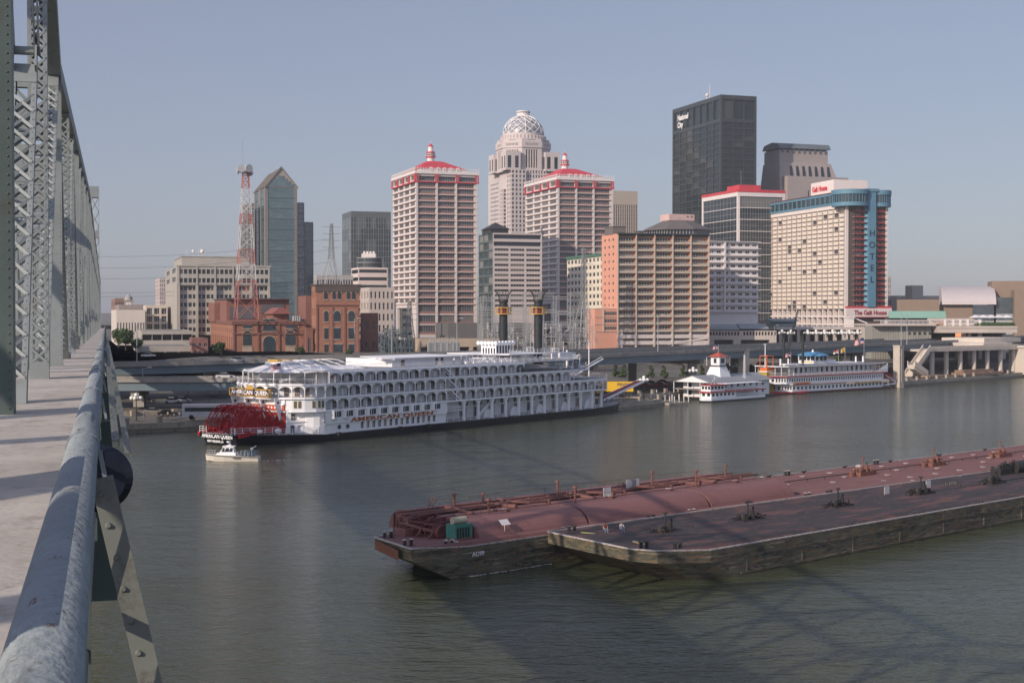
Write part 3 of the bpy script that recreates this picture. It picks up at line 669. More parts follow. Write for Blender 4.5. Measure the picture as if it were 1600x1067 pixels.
# --- left: green glass tower with a gabled top
def gable():
    fr = mat('tower_granite', (0.20, 0.185, 0.165), .7, var=.1, scale=.2)
    B = Bld('gabled_glass_tower', 'blue green glass office tower with a pointed gable top', 'skyscraper', 415, 860, 398, 465, 60, 12)
    B.wm = [mat('mullion_green', (.10, .14, .14), .5), g_cyan]; W, D = B.W, B.D; H = B.z(292); Ha = B.z(263)
    B.band('F', 0, H, 1, 14, .09, (.0, .0), dep=.3, style=(9, 3, .1)); B.band('L', 0, H, 2, 14, .2, (.0, .0), dep=.3, style=(3, 3, .1)); B.rest(0, H)
    B.done([fr], body='wall')
    m = MB(); m.prismy([(-.3, H), (W+.3, H), (W/2, Ha+.5)], 0, D, 0); g = MB(); k = W/2
    for i, (a, c) in enumerate(((.40, .60), (.30, .70), (.20, .80), (.1, .9))):
        zt = H+(Ha-H)*(.62-.15*i); zb_ = zt-(Ha-H)*.15 if i < 3 else H+.5; g.box(W*a, W*c, -.25, -.02, zb_, zt-.01, 0)
    rr = sub(B, 'gable_roof', m, [mat('gable_stone', (.33, .30, .26), .8, var=.08)]); g.build('gable_window', g_cyan, rr)
    e = MB()
    for sx in (-1, 1):
        e.bar((W/2-sx*(W/2+.6), -.3, H-.4), (W/2, -.3, Ha+1.0), .7, 1.0, up=(0, 1, 0))
        e.bar((W/2-sx*(W/2+.6), D, H-.4), (W/2, D, Ha+1.0), .7, 1.0, up=(0, 1, 0))
    for q in range(10): y = D*q/10; e.bar((-.5, y, H), (W/2, y, Ha+.8), .25, .2, up=(0, 1, 0))
    e.build('gable_trim', fr, rr)
    for i, (u0, uL, uR, v, off, st, mm) in enumerate(((465, 464, 476, 317, 14, (2, 3, .5), [w_grey, g_cyan]), (476, 475, 490, 347, 22, (3, 3, .12), None), (388, 384, 399, 318, 16, (2, 3, .5), [mat('wing_stripe', (.45, .37, .35), .7), g_cyan]), (383, 380, 388, 345, 26, (2, 3, .12), None))):
        Y = 860+off; C = Bld('x', None, None, u0, Y, uL, uR, 60, 12); bpy.data.objects.remove(C.T)
        o = Vector((C.X-B.X, Y-B.Y)); lx = o.x*B.ca+o.y*B.sa; ly = -o.x*B.sa+o.y*B.ca; hh = zat(v, Y)-12
        C.T = bpy.data.objects.new('side_wing', None); S.collection.objects.link(C.T); C.T.parent = B.T; C.T.location = (lx, ly, 0); C.D = 22
        C.wm = mm or B.wm; C.band('F', 0, hh, 1, 12, .08, (.0, .0), dep=.3, style=st); C.band('L', 0, hh, 2, 12, .1, (.1, .1), dep=.3, style=(3, 3, .12)); C.rest(0, hh); C.roof(hh)
        mb = C.mb; mb.build('wall', [fr], C.T)
        Q = MB()
        for (c, rz, w, h, s_, mt) in C.p:
            me, b = pane_mesh(w, h, s_, mt, .3); put('window', me, C.T, c, rz)
gable()
def simple(name, label, cat, u0, Y, uL, uR, v, vpx=100, base=11, wall=None, wm=None, F=(8, 10, .2, (.3, .2)), L=(4, 10, .2, (.3, .2)), dep=.3, style=(2, 1, .1), D=None, W=None, par=1.0, styleL=None, h0=0.0, group=None, fin=True, roofmat=None, wmL=None):
    B = Bld(name, label, cat, u0, Y, uL, uR, vpx, base, W=W, D=D, group=group); H = B.z(v); B.wm = wm or [w_grey, g_dark]; B.H = H
    wall = wall or mat('pale_concrete', (.45, .42, .38), .85, var=.08)
    if h0: B.band('F', 0, h0); B.band('L', 0, h0)
    if F: B.band('F', h0, H-par, F[0], F[1], F[2], F[3], dep=dep, style=style); B.band('F', H-par, H)
    else: B.band('F', h0, H)
    if L: B.band('L', h0, H-par, L[0], L[1], L[2], L[3], dep=dep, style=styleL or style, mats=wmL); B.band('L', H-par, H)
    else: B.band('L', h0, H)
    B.rest(0, H); B.roof(H-.2, 1)
    if fin: B.done([wall, roofmat or roofm])
    else: B.wall = wall
    return B
def add_roof_boxes(B, items, m):
    for (x0, x1, y0, y1, h) in items:
        b = MB(); b.box(B.W*x0, B.W*x1, B.D*y0, B.D*y1, B.H-.19, B.H+h); b.box(B.W*x0-.3, B.W*x1+.3, B.D*y0-.3, B.D*y1+.3, B.H+h, B.H+h+.3); sub(B, 'rooftop_box', b, m)
concr = mat('office_concrete', (.40, .375, .33), .85, var=.08, scale=.15, dirt=(.28, .26, .23), dirt_amt=.1)
# grey-beige government office, left
def office():
    B = Bld('office_block', 'broad beige concrete office block with deep vertical columns behind the radio mast', 'office building', 277, 620, 259, 423, 130, 11)
    W, D = B.W, B.D; H = B.z(415); zt = H-8.6; B.wm = [w_dark, g_dark]; b = B.mb
    B.band('F', zt, H-.8, 20, 2, .12, (.28, .2), x0=.8, x1=W-.8, dep=.5, style=(1, 1, .0)); B.band('F', H-.8, H)
    # lower storeys set back behind five bays of columns
    fr = ((0, 1.6), (1, 0), (0, -1), W); B.band('', 5, zt, 20, 6, .12, (.4, .1), x0=.8, x1=W-.8, dep=.4, style=(1, 1, 0), fr=fr)
    b.quad((0, 0, zt), (W, 0, zt), (W, 1.6, zt), (0, 1.6, zt)); b.wall((0, 3.5), (1, 0), (0, -1), W, 0, 5, [], [], .1, 1)
    c = MB()
    for k in range(6): x = .1+(W-1.4)*k/5; c.box(x, x+1.1, -.25, 1.59, 0, zt-.01); c.box(x+.2, x+.9, -.35, -.26, zt, H)
    for k in range(5): c.box(.1, W-.1, .0, .3, zt+.1, zt+.5) if k == 0 else None
    c.box(-.3, W+.3, -.4, -.001, H-.3, H+.25); sub(B, 'column', c, concr)
    B.band('L', 0, H-8); B.band('L', H-8, H, 2, 2, .2, (.3, .2), dep=.4, style=(2, 1, .1)); B.rest(0, H); B.roof(H-.1, 2); B.H = H
    add_roof_boxes(B, [(.08, .82, .2, .8, 4.6)], concr); B.done([concr, w_dark, roofm])
    m = MB()
    for x, r in ((.22, .7), (.32, 1.0), (.15, 0), (.28, 0)):
        m.bar((W*x, D*.3, H+4.8), (W*x, D*.3, H+8), .12); m.sphere((W*x, D*.3, H+7.5), r) if r else None
    sub(B, 'roof_dish', m, w_white)
office()
# dark grid box and low neighbours
simple('office_tower', 'dark slab office tower with fine pale grid, behind the brick tower', 'skyscraper', 549, 1100, 535, 611, 330, 100, 12, wall=mat('dark_tower_frame', (.10, .115, .12), .5, var=.06), wm=[mat('pale_mullion', (.25, .26, .25), .5), glass('tower_glass_grey', (.035, .05, .055), .12, (.09, .11, .11), .4)], F=(8, 10, .01, (.01, .0)), L=(3, 10, .02, (.01, 0)), style=(2, 2, .25), par=4.5, dep=.15)
B = simple('low_office', 'pink banded low office building beside the white gothic block', 'office building', 560, 800, 549, 606, 418, 100, 11, wall=mat('pink_band', (.66, .56, .52), .8, var=.05), wm=[w_dark, g_dark], F=(1, 9, .03, (.55, .02)), L=(1, 9, .03, (.5, .02)), style=(12, 1, .1))
def drumtop():
    T = thing('round_office', 'dark round glass rotunda with a white rooftop plant room', 'office building', (at(578, 400, 900).x, 900, 11), 0)
    m = MB(); r = 8.3; h = zat(403, 900)-11; m.cyl((0, 0, 0), (0, 0, h), r, r, 28, 0)
    for z in (h-.5, h-3.4, h-6.6): m.cyl((0, 0, z), (0, 0, z+.4), r+.3, r+.3, 28, 1)
    m.build('wall', [glass('rotunda_glass', (.05, .06, .065), .2), w_grey], T)
    t = MB(); t.box(-5, 4, -4, 4, h, h+2.6)
    for x in (-4, -2, 0, 2): t.box(x, x+1.2, -3, 3, h+2.6, h+4)
    t.build('rooftop_box', w_white, T)
drumtop()
simple('stone_building', 'cream stone building with arched bays right of the brick tower', 'building', 577, 690, 563, 616, 449, 100, 10, wall=mat('cream_stone', (.52, .45, .40), .85, var=.08), F=(6, 5, .28, (.2, .2)), L=(3, 5, .3, (.2, .2)), dep=.5, style=(1, 2, .1))
simple('stone_building', 'grey low office row behind the lattice pylon', 'building', 495, 760, 490, 552, 430, 100, 10, wall=mat('grey_stone', (.40, .385, .36), .85, var=.08), F=(14, 5, .2, (.25, .2)), L=(3, 5, .3, (.2, .2)), style=(1, 1, .0))
# far left group
simple('apartment_slab', 'slim pink apartment slab far behind the beige office block', 'apartment building', 250, 1150, 243, 262, 434, 130, 11, wall=mat('pink_slab', (.50, .43, .40), .85), F=(4, 12, .3, (.3, .2)), L=(3, 12, .3, (.3, .2)), style=(1, 1, 0))
B = simple('warehouse', 'low white warehouse with small square windows near the bridge end', 'warehouse', 182, 640, 174, 227, 484, 120, 10, wall=mat('white_render', (.62, .56, .50), .85, var=.06), F=(10, 1, .3, (.45, .3)), L=None, style=(1, 1, .05))
simple('old_warehouse', 'grey brick row building with arched dormer windows behind the white warehouse', 'building', 186, 700, 180, 225, 476, 120, 10, wall=mat('grey_brick', (.30, .26, .24), .9), F=(9, 3, .25, (.2, .2)), L=(2, 3, .3, (.2, .2)), style=(1, 1, .08))
simple('brick_building', 'plain red brown brick block left of the clock tower', 'building', 180, 800, 174, 197, 466, 120, 10, wall=mat('red_brown_brick', (.27, .17, .14), .9), F=(6, 5, .3, (.3, .25)), L=(2, 5, .3, (.3, .2)), style=(1, 1, 0))
simple('loft_building', 'cream building with dark glazed bays left of the beige office block', 'building', 228, 660, 224, 262, 477, 120, 10, wall=mat('cream_render', (.58, .50, .43), .85), F=(3, 5, .15, (.12, .1)), L=None, style=(3, 1, .2), dep=.8)
def clock():
    T = thing('clock_tower', 'small grey clock tower with a domed cap above the warehouse roofs', 'clock tower', (at(201, 480, 760).x, 760, 11), R(14))
    m = MB(); h = zat(470, 760)-11; m.box(-2.2, 2.2, -2.2, 2.2, 0, h, 0); m.box(-2.6, 2.6, -2.6, 2.6, h, h+.4, 0); m.lathe([(2.2, h+.4), (2.0, h+1.8), (1.0, h+2.8), (.05, h+4)], 10, 0, 0, 0)
    m.build('tower', mat('clock_stone', (.36, .34, .31), .8), T)
    f = MB(); f.cyl((0, -2.35, h-2.4), (0, -2.2, h-2.4), 1.5, 1.5, 20, 0); f.bar((0, -2.4, h-2.4), (0, -2.4, h-1.3), .15, .04, 1, (0, 1, 0)); f.bar((0, -2.4, h-2.4), (.8, -2.4, h-2.4), .15, .04, 1, (0, 1, 0)); f.build('clock_face', [w_white, w_dark], T)
clock()
# low flat decks and retaining walls, left
simple('parking_deck', 'long low concrete parking deck with dark open levels, left of the brick plant', 'parking garage', 222, 560, 214, 300, 517, 120, 9, wall=concr, wm=[w_dark, w_dark], F=(5, 2, .02, (.35, .1)), L=None, dep=3, style=(1, 1, 0))
simple('parking_deck', 'lower grey concrete deck wall in front of the parking deck', 'parking garage', 216, 520, 208, 300, 541, 120, 8, wall=concr, wm=[w_dark, w_dark], F=(4, 1, .04, (.3, .25)), L=None, dep=3, style=(1, 1, 0))

# --- brick power plant
brick = mat('orange_brick', (.33, .155, .10), .9, var=.12, scale=.4, dirt=(.24, .11, .075), dirt_amt=.2)
brick2 = mat('dark_brick', (.235, .11, .085), .9, var=.12, scale=.4, dirt=(.17, .09, .07), dirt_amt=.2)
sill = mat('sandstone_sill', (.42, .33, .26), .85)
def arch_window(mb, gm, x, z, w, h, y, arch=True):
    """arched opening drawn as a recessed pane with sandstone surround (front facing)"""
    n = 8; pts = [(x-w/2, z), (x+w/2, z)]+[(x+w/2*cos(pi*i/n), z+h-w/2+w/2*sin(pi*i/n)) for i in range(n+1)] if arch else [(x-w/2, z), (x+w/2, z), (x+w/2, z+h), (x-w/2, z+h)]
    gm.prismy(pts, y-.12, y-.04, 0)
    ring = [(x+(w/2+.25)*cos(pi*i/n), z+h-w/2+(w/2+.25)*sin(pi*i/n)) for i in range(n+1)] if arch else [(x-w/2-.2, z+h+.15), (x+w/2+.2, z+h+.15)]
    for a, b in zip(ring[:-1], ring[1:]): mb.bar((a[0], y-.08, a[1]), (b[0], y-.08, b[1]), .3, .35, up=(0, 1, 0))
    mb.box(x-w/2-.2, x+w/2+.2, y-.25, y-.01, z-.35, z)
    for k in range(1, 4): gm.box(x-w/2+w*k/4-.05, x-w/2+w*k/4+.05, y-.18, y-.125, z, z+h-w*.3, 1)
    for k in range(1, 4): gm.box(x-w/2+.05, x+w/2-.05, y-.175, y-.126, z+(h-w/2)*k/3-.05, z+(h-w/2)*k/3+.05, 1)
def plant():
    B = Bld('brick_power_plant', 'long low orange brick power plant with arched windows under the radio mast', 'power plant', 364, 535, 322, 477, 125, 9.5)
    W, D = B.W, B.D; H = B.z(503); b = B.mb; B.wm = [w_dark, g_dark]
    B.band('F', 0, H); B.band('L', 0, H*.62, 14, 1, .3, (.12, .12), dep=.5, style=(2, 4, .12)); B.band('L', H*.62, H, 14, 1, .32, (.15, .55), dep=.4, style=(1, 1, .1)); B.rest(0, H); B.roof(H-.3, 2)
    gm = [glass('plant_window', (.04, .06, .07), .25, (.1, .13, .14), .3), w_dark]; tr = MB()
    for x, z, w, h, ar in ((.195, 3.8, 3.2, 5.6, True), (.79, 3.8, 3.8, 5.6, True), (.5, .2, 4.6, 7.2, True)):
        gg = MB(); arch_window(tr, gg, W*x, z, w, h, 0, ar); sub(B, 'arched_window', gg, gm)
    for x, z, w, h in ((.2, 10.4, 3.4, 1.1), (.8, 10.4, 4, 1.2), (.5, 9.3, 4.6, 4.6)):
        gg = MB(); arch_window(tr, gg, W*x, z, w, h, 0, False); sub(B, 'window', gg, gm)
    for x in (.195, .79): gg = MB(); gg.box(W*x-1.9, W*x+1.9, -.2, -.02, .6, 3.3); sub(B, 'panel', gg, sill)
    for k, x in enumerate((.0, .335, .62, .985)): tr.box(W*x, W*x+.7, -.4, -.02, 0, H-1.2, 1)
    tr.box(-.3, W+.3, -.45, -.011, H*.63, H*.63+.4, 1); tr.box(-.5, W+.5, -.6, -.012, H-1.0, H-.4, 1); tr.box(-.5, -.013, 0, D, H-1.0, H-.4, 1); tr.box(-.4, W+.4, -.5, D, H-.25, H+.25, 1)
    sub(B, 'stone_trim', tr, [sill, brick2]); B.H = H
    m = MB(); m.box(W*.05, W*.97, D*.32, D*.75, H-.3, B.z(467, 20), 0); m.box(W*.03, W*.99, D*.3, D*.77, B.z(467, 20), B.z(465, 20), 1); m.box(-1, W*.2, D*.55, D*.9, H-.3, B.z(472, 30), 0)
    m.box(W*.1, W*.45, D*.318, D*.3195, H+1, H+6, 1); m.box(W*.55, W*.9, D*.318, D*.3195, H+3, H+7, 1); sub(B, 'upper_hall', m, [brick2, mat('slate_panel', (.10, .10, .11), .7)])
    m = MB(); m.box(W*.62, W*.84, D*.12, D*.3, H-.2, H+3, 0); m.prismy([(W*.58, H+3), (W*.88, H+3), (W*.76, H+5.5), (W*.7, H+5.5)], D*.1, D*.31, 1); sub(B, 'roof_cabin', m, [brick2, mat('cabin_roof_rust', (.26, .10, .085), .8)])
    for k in range(4): c = MB(); c.cyl((W*(.9+.03*k), D*.1, H), (W*(.9+.03*k), D*.1, H+2.2), .5, .5, 8); sub(B, 'roof_vent', c, w_grey)
    B.done([brick, brick2, roofm])
plant()
def tower_block():
    B = Bld('brick_tower_block', 'square four storey orange brick tower with arched windows and dark parapet', 'building', 494, 530, 487, 562, 125, 9.5)
    W, D = B.W, B.D; H = B.z(446); B.wm = [w_dark, g_dark]
    B.band('F', 0, H); B.band('L', 0, H, 2, 4, .3, (.3, .3), dep=.4, style=(1, 2, .1)); B.rest(0, H); B.roof(H-.3, 2); tr = MB()
    gm = [glass('plant_window', (.04, .06, .07)), w_dark]
    for z, h, ar in ((.6, 3.8, False), (6.4, 4.2, False), (13.0, 4.0, True)):
        for x, w in ((.23, 1.5), (.48, 2.4 if z > 1 else 4.0), (.81, 2.4)):
            gg = MB(); arch_window(tr, gg, W*x, z, w, h, 0, ar); sub(B, 'window', gg, gm)
    for x in (.22, .41, .53, .74, .86): gg = MB(); arch_window(tr, gg, W*x, 21.4, 1.3, 2.8, 0, True); sub(B, 'window', gg, gm)
    for x in (.0, .355, .64, .955): tr.box(W*x, W*x+.6, -.3, -.02, 0, 18.5, 1)
    tr.box(-.2, W+.2, -.35, -.011, 19.0, 19.5, 1); tr.box(-.5, W+.5, -.5, D+.5, H, H+.5, 2); tr.box(-.3, W+.3, -.35, -.012, H-2.4, H-.01, 2)
    sub(B, 'stone_trim', tr, [sill, brick2, mat('parapet_dark', (.10, .08, .07), .85)]); B.done([brick, brick2, roofm])
tower_block()
simple('brick_annex', 'narrow dark brick annex right of the square brick tower', 'building', 566, 545, 563, 591, 489, 125, 9.5, wall=brick2, F=(2, 2, .35, (.3, .3)), L=None)
simple('brick_annex', 'small brick block between the low brick plant and the square brick tower', 'building', 478, 556, 466, 488, 462, 125, 9.5, wall=brick2, F=None, L=None)
simple('brick_annex', 'low dark link building between the two brick buildings', 'building', 478, 532, 476, 489, 512, 125, 9.5, wall=brick2, F=(1, 1, .3, (.1, .3)), L=None)
simple('rusty_shed', 'small rust red shed with a stepped roof left of the brick plant', 'shed', 300, 520, 296, 325, 528, 125, 9.5, wall=mat('rusty_steel', (.26, .12, .10), .8, var=.3, dirt=(.35, .25, .2), dirt_amt=.3), F=(3, 2, .2, (.3, .3)), L=None)

# --- mid: pinkish block with dark pyramid
def pyramid_block():
    pk = mat('rose_concrete', (.52, .46, .44), .85, var=.05)
    B = Bld('office_block', 'pink and dark glass office block with a small black pyramid roof', 'office building', 770, 690, 748, 847, 90, 10)
    W, D = B.W, B.D; H = B.z(364); B.wm = [w_dark, g_dark]; n = 9; z0 = B.z(482)
    B.band('F', z0, H-7, 3, 12, .06, (.30, .22), x0=W*.02, x1=W*.98, dep=.4, style=(5, 1, .16), mats=[mat('rose_mullion', (.36, .31, .29), .8), g_dark]); B.band('F', 0, z0)
    B.band('F', H-7, H, 1, 2, .02, (.2, .2), dep=1.0, style=(10, 1, .1))
    B.band('L', 0, H, 3, 13, .03, (.15, .05), dep=.5, style=(6, 1, .12), m=1, mats=[mat('teal_frame', (.10, .13, .13), .5), glass('teal_glass', (.035, .06, .065), .1)]); B.rest(0, H); B.roof(H-.2, 2)
    m = MB(); x0, x1, y0, y1 = W*.0, W*.36, D*.15, D*.75; m.box(x0, x1, y0, y1, H-.2, H+2.2); cx, cy = (x0+x1)/2, (y0+y1)/2; h = B.z(347, 8)
    m.add([(x0-.8, y0-.8, H+2.2), (x1+.8, y0-.8, H+2.2), (x1+.8, y1+.8, H+2.2), (x0-.8, y1+.8, H+2.2), (cx, cy, h)], [(0, 1, 4), (1, 2, 4), (2, 3, 4), (3, 0, 4), (3, 2, 1, 0)])
    sub(B, 'pyramid_roof', m, mat('black_slate', (.04, .04, .042), .6)); mm = MB(); mm.bar((cx, cy, h), (cx, cy, h+12), .12); sub(B, 'mast', mm, w_grey)
    B.done([pk, mat('teal_frame', (.10, .13, .13)), roofm])
pyramid_block()
B = simple('office_tower', 'tan office tower with close vertical ribs, partly behind the right red roofed tower', 'skyscraper', 958, 980, 955, 996, 298, 100, 12, wall=mat('tan_rib', (.42, .37, .31), .85, var=.04), F=(11, 3, .22, (.02, .02)), L=None, par=9, dep=.8, style=(1, 10, .5), D=30)
# --- cream block with green roof edge
def cream():
    w = mat('cream_paint', (.72, .66, .55), .8, var=.05)
    B = Bld('apartment_block', 'cream apartment block with rows of small dark windows and a green roof edge', 'apartment building', 1010, 640, 886, 1030, 165, 10)
    B.wm = [w_dark, g_dark]; H = B.z(388)
    B.band('L', 0, H-1.4, 20, 12, .20, (.38, .14), dep=.35, style=(2, 1, .08)); B.band('L', H-1.4, H); B.band('F', 0, H); B.rest(0, H); B.roof(H-.1, 2)
    m = MB(); m.box(-.5, -.01, -.4, B.D+.4, H-1.3, H+.3); sub(B, 'roof_edge', m, mat('green_copper', (.07, .16, .12), .7))
    g = MB()
    for j in range(1, 12): z = j*(H-1.4)/12; g.box(-.15, -.003, .1, B.D-.1, z-.1, z+.1)
    sub(B, 'ledge', g, w); B.done([w, w, roofm])
cream()
# --- orange apartment block with balconies
def orange():
    og = mat('salmon_paint', (.66, .325, .225), .8, var=.05, scale=.1); fr = mat('frame_tan', (.50, .43, .355), .8, var=.08); iw = mat('balcony_back_wall', (.50, .33, .22), .85, var=.08)
    B = Bld('apartment_tower', 'salmon orange apartment tower with tan balcony grid above a white parking podium', 'apartment building', 965, 590, 940, 1107, 165, 10)
    W, D = B.W, B.D; H = B.z(365); pz = B.z(518); n = 13; fh = (H-.9-pz)/n; b = B.mb; B.wm = [w_grey, g_dark]
    # end wall
    B.band('L', pz, H-1.0, 3, n, .32, (.42, .25), x0=D*.08, x1=D*.85, dep=.25, style=(1, 1, .1)); B.band('L', H-1.0, H)
    # recessed front with glazing
    fr2 = ((0, 1.5), (1, 0), (0, -1), W)
    for k in range(5):
        pass
    B.band('', pz, H-.9, 5, n, .06, (.22, .2), fr=fr2, dep=.15, style=(6, 1, .2), m=3, mats=[mat('frame_cream', (.50, .44, .36), .7), g_mid])
    B.mb.quad((0, 0, H-.9), (W, 0, H-.9), (W, 1.5, H-.9), (0, 1.5, H-.9), 1); B.band('F', H-.9, H, m=4)
    for j in range(n):
        z = pz+j*fh; s_ = MB(); s_.box(.05, W-.05, -.15, 1.48, z-.16, z+.14, 0)
        for k in range(5):
            xa, xb = W*k/5+.25, W*(k+1)/5-.25
            s_.box(xa, xb, -.14, -.08, z+.14, z+.62, 0); s_.box(xa, xb, -.15, -.09, z+1.05, z+1.15, 2)
            for q in range(20): x = xa+(xb-xa)*q/19; s_.box(x-.03, x+.03, -.13, -.1, z+.5, z+1.05, 2)
            s_.box(xb-2.2, xb-.1, -.13, -.10, z+.14, z+1.05, 2)
        sub(B, 'balcony', s_, [fr, fr, mat('balcony_rail', (.46, .375, .30), .6)])
    p = MB()
    for k in range(6):
        x = W*k/5; p.box(x-.22, x+.22, -.5, -.16, 0, H-.01, 0)
        if k: p.box(x-.12, x+.12, -.155, 1.45, pz+.2, H-1.0, 1)
    sub(B, 'partition', p, [fr, og])
    # parking podium with open decks
    B.band('F', 0, pz, 5, 3, .03, (.48, .1), dep=2.5, style=(12, 1, .3), m=5, mats=[mat('podium_white', (.62, .55, .51), .8), w_dark]); B.band('L', 0, pz, 2, 3, .04, (.45, .1), dep=2.5, style=(4, 1, .3), m=5, mats=[w_grey, w_dark])
    rp = MB()
    for k, (za, zc) in enumerate(((2.2, 4.6), (.4, 2.2))): rp.add([(W*.55, -.25, za), (W*.99, -.25, zc), (W*.99, -.25, zc+.9), (W*.55, -.25, za+.9), (W*.55, -.05, za), (W*.99, -.05, zc), (W*.99, -.05, zc+.9), (W*.55, -.05, za+.9)], [(0, 1, 2, 3), (7, 6, 5, 4), (0, 4, 5, 1), (3, 2, 6, 7)])
    sub(B, 'parking_ramp', rp, mat('podium_white', (.62, .55, .51)))
    # low left wing
    x0 = -(965-929)/FPX*590*1.02; zc = B.z(483); w_ = MB(); w_.box(x0, -.004, .6, D*.6, 0, zc, 0); w_.box(x0-.2, .0-.004, .5, D*.6, zc, zc+.3, 1); [w_.box(x0-.25, -.004, .35, .59, pz+j*fh-.12, pz+j*fh+.12, 1) or w_.box(x0-.25, x0-.001, .6, D*.6, pz+j*fh-.12, pz+j*fh+.12, 1) for j in range(3)]
    for j in range(3):
        z = pz+j*fh
        w_.box(x0+4, -.4, .3, .59, z-.1, z+.2, 1); w_.box(x0+4, -.4, .45, .585, z+.9, z+2.1, 2)
        for q in range(8): x = x0+4.2+(-x0-4.8)*q/7; w_.box(x-.06, x+.06, .4, .449, z+.9, z+2.1, 1)
        w_.box(x0+3.5, x0+4, .2, .59, z-.2, z+fh, 1)
    sub(B, 'side_wing', w_, [og, fr, g_dark])
    B.rest(0, H); B.roof(H-.05, 2); B.H = H
    e = MB(); e.box(-.5, W+.5, -.8, -.001, H-.25, H+.25); sub(B, 'roof_edge', e, w_dark); add_roof_boxes(B, [(.0, .14, .3, .8, 3.2), (.3, .36, .4, .6, 1.5)], mat('grey_brown_box', (.16, .14, .13), .8))
    B.done([og, fr, roofm, iw, mat('fascia_dark', (.06, .07, .06)), mat('podium_white', (.62, .55, .51))], cap=100)
orange()
# --- pale apartment slab right of it
def pale():
    w = mat('pale_grey_paint', (.66, .63, .62), .8, var=.05)
    B = Bld('apartment_slab', 'pale grey apartment slab with long balconies between orange block and cream grid hotel', 'apartment building', 1106, 640, 1104, 1184, 165, 10, D=22)
    W, D = B.W, B.D; H = B.z(377); z0 = B.z(487); n = 10; f = (H-z0)/n; B.wm = [w_white, g_dark]
    B.band('F', z0, H, 7, n, .2, (.3, .3), dep=.3, style=(2, 1, .12)); B.band('F', 0, z0); B.band('L', 0, H); B.rest(0, H); B.roof(H-.02)
    for j in range(n+1):
        z = z0+j*f; s_ = MB(); s_.box(-.2, W+.6, -1.7, -.002, z-.2, z+.06, 0)
        if j < n:
            s_.box(W*.02, W*.98, -1.69, -1.64, z+.9, z+.98, 0)
            for q in range(40): x = W*.02+W*.96*q/39; s_.box(x-.025, x+.025, -1.68, -1.65, z+.06, z+.9, 0)
            s_.box(W*.3, W*.33, -1.6, -.01, z+.06, z+f-.22, 0)
        sub(B, 'balcony', s_, w)
    B.done([w])
pale()
# --- rotunda roof behind the orange block
def rotunda():
    Y = 655; c = at(1062, 366, Y); T = thing('rotunda_building', 'building with a hexagonal slate hip roof and pink penthouse above the orange tower', 'building', (c.x, Y+12, 10), ALPHA+.1)
    h = c.z-10; w = MB(); r = 16.0; w.cyl((0, 0, 0), (0, 0, h-1), r, r, 8, 0); w.cyl((0, 0, h-1), (0, 0, h+2.2), r-.8, r-.8, 8, 1)
    for i in range(8):
        a0, a1 = 2*pi*i/8, 2*pi*(i+1)/8
        for q in range(8): k = q/8; x = r*(cos(a0)*(1-k)+cos(a1)*k)*.98; y = r*(sin(a0)*(1-k)+sin(a1)*k)*.98; w.bar((x, y, h-1), (x, y, h+2.2), .35, m=2)
    w.cyl((0, 0, h-1.2), (0, 0, h-.6), r+.3, r+.3, 8, 2); w.build('wall', [concr, g_dark, w_grey], T)
    m = MB(); m.lathe([(r+1.2, h+2.0), (r+1.2, h+2.4), (7.0, h+6.8), (.01, h+6.8)], 8, 0, 0); m.build('roof', mat('slate_roof', (.13, .115, .11), .8, var=.1), T)
    m = MB(); m.box(-6.3, 7, -4.5, 4.5, h+6.8, h+9.8, 0); m.box(3, 3.8, -4.6, -4.5, h+8.4, h+9, 1); m.box(5.2, 6, -4.6, -4.5, h+8.4, h+9, 1); m.build('penthouse', [mat('pink_render', (.60, .42, .38), .8), w_dark], T)
rotunda()
# --- white framed black tower with red band
def redband():
    B = Bld('office_tower', 'black glass tower framed in white with a red rooftop band', 'skyscraper', 1152, 860, 1096, 1226, 60, 11)
    W, D = B.W, B.D; H = B.z(300); B.wm = [w_grey, g_dark]; b = B.mb; n = 12
    for f, x1, nx in (('F', W, 1), ('L', D, 1)): B.band(f, 0, H-2.5, nx, n, .0, (.05, .0), x0=1.6, x1=x1-1.4, dep=.7, style=(16 if f == 'F' else 10, 2, .12)); B.band(f, H-2.5, H)
    B.rest(0, H); B.roof(H-.1, 1); B.H = H
    m = MB(); m.box(-.2, W+.2, -.2, D+.2, H, H+1.7); m.box(W*.05, W*.5, D*.02, D*.35, H+1.7, H+4.5); sub(B, 'red_band', m, red)
    a = MB(); a.bar((W*.1, 2, H+4), (W*.1, 2, H+13), .15); sub(B, 'mast', a, w_grey); B.done([w_white, roofm])
redband()
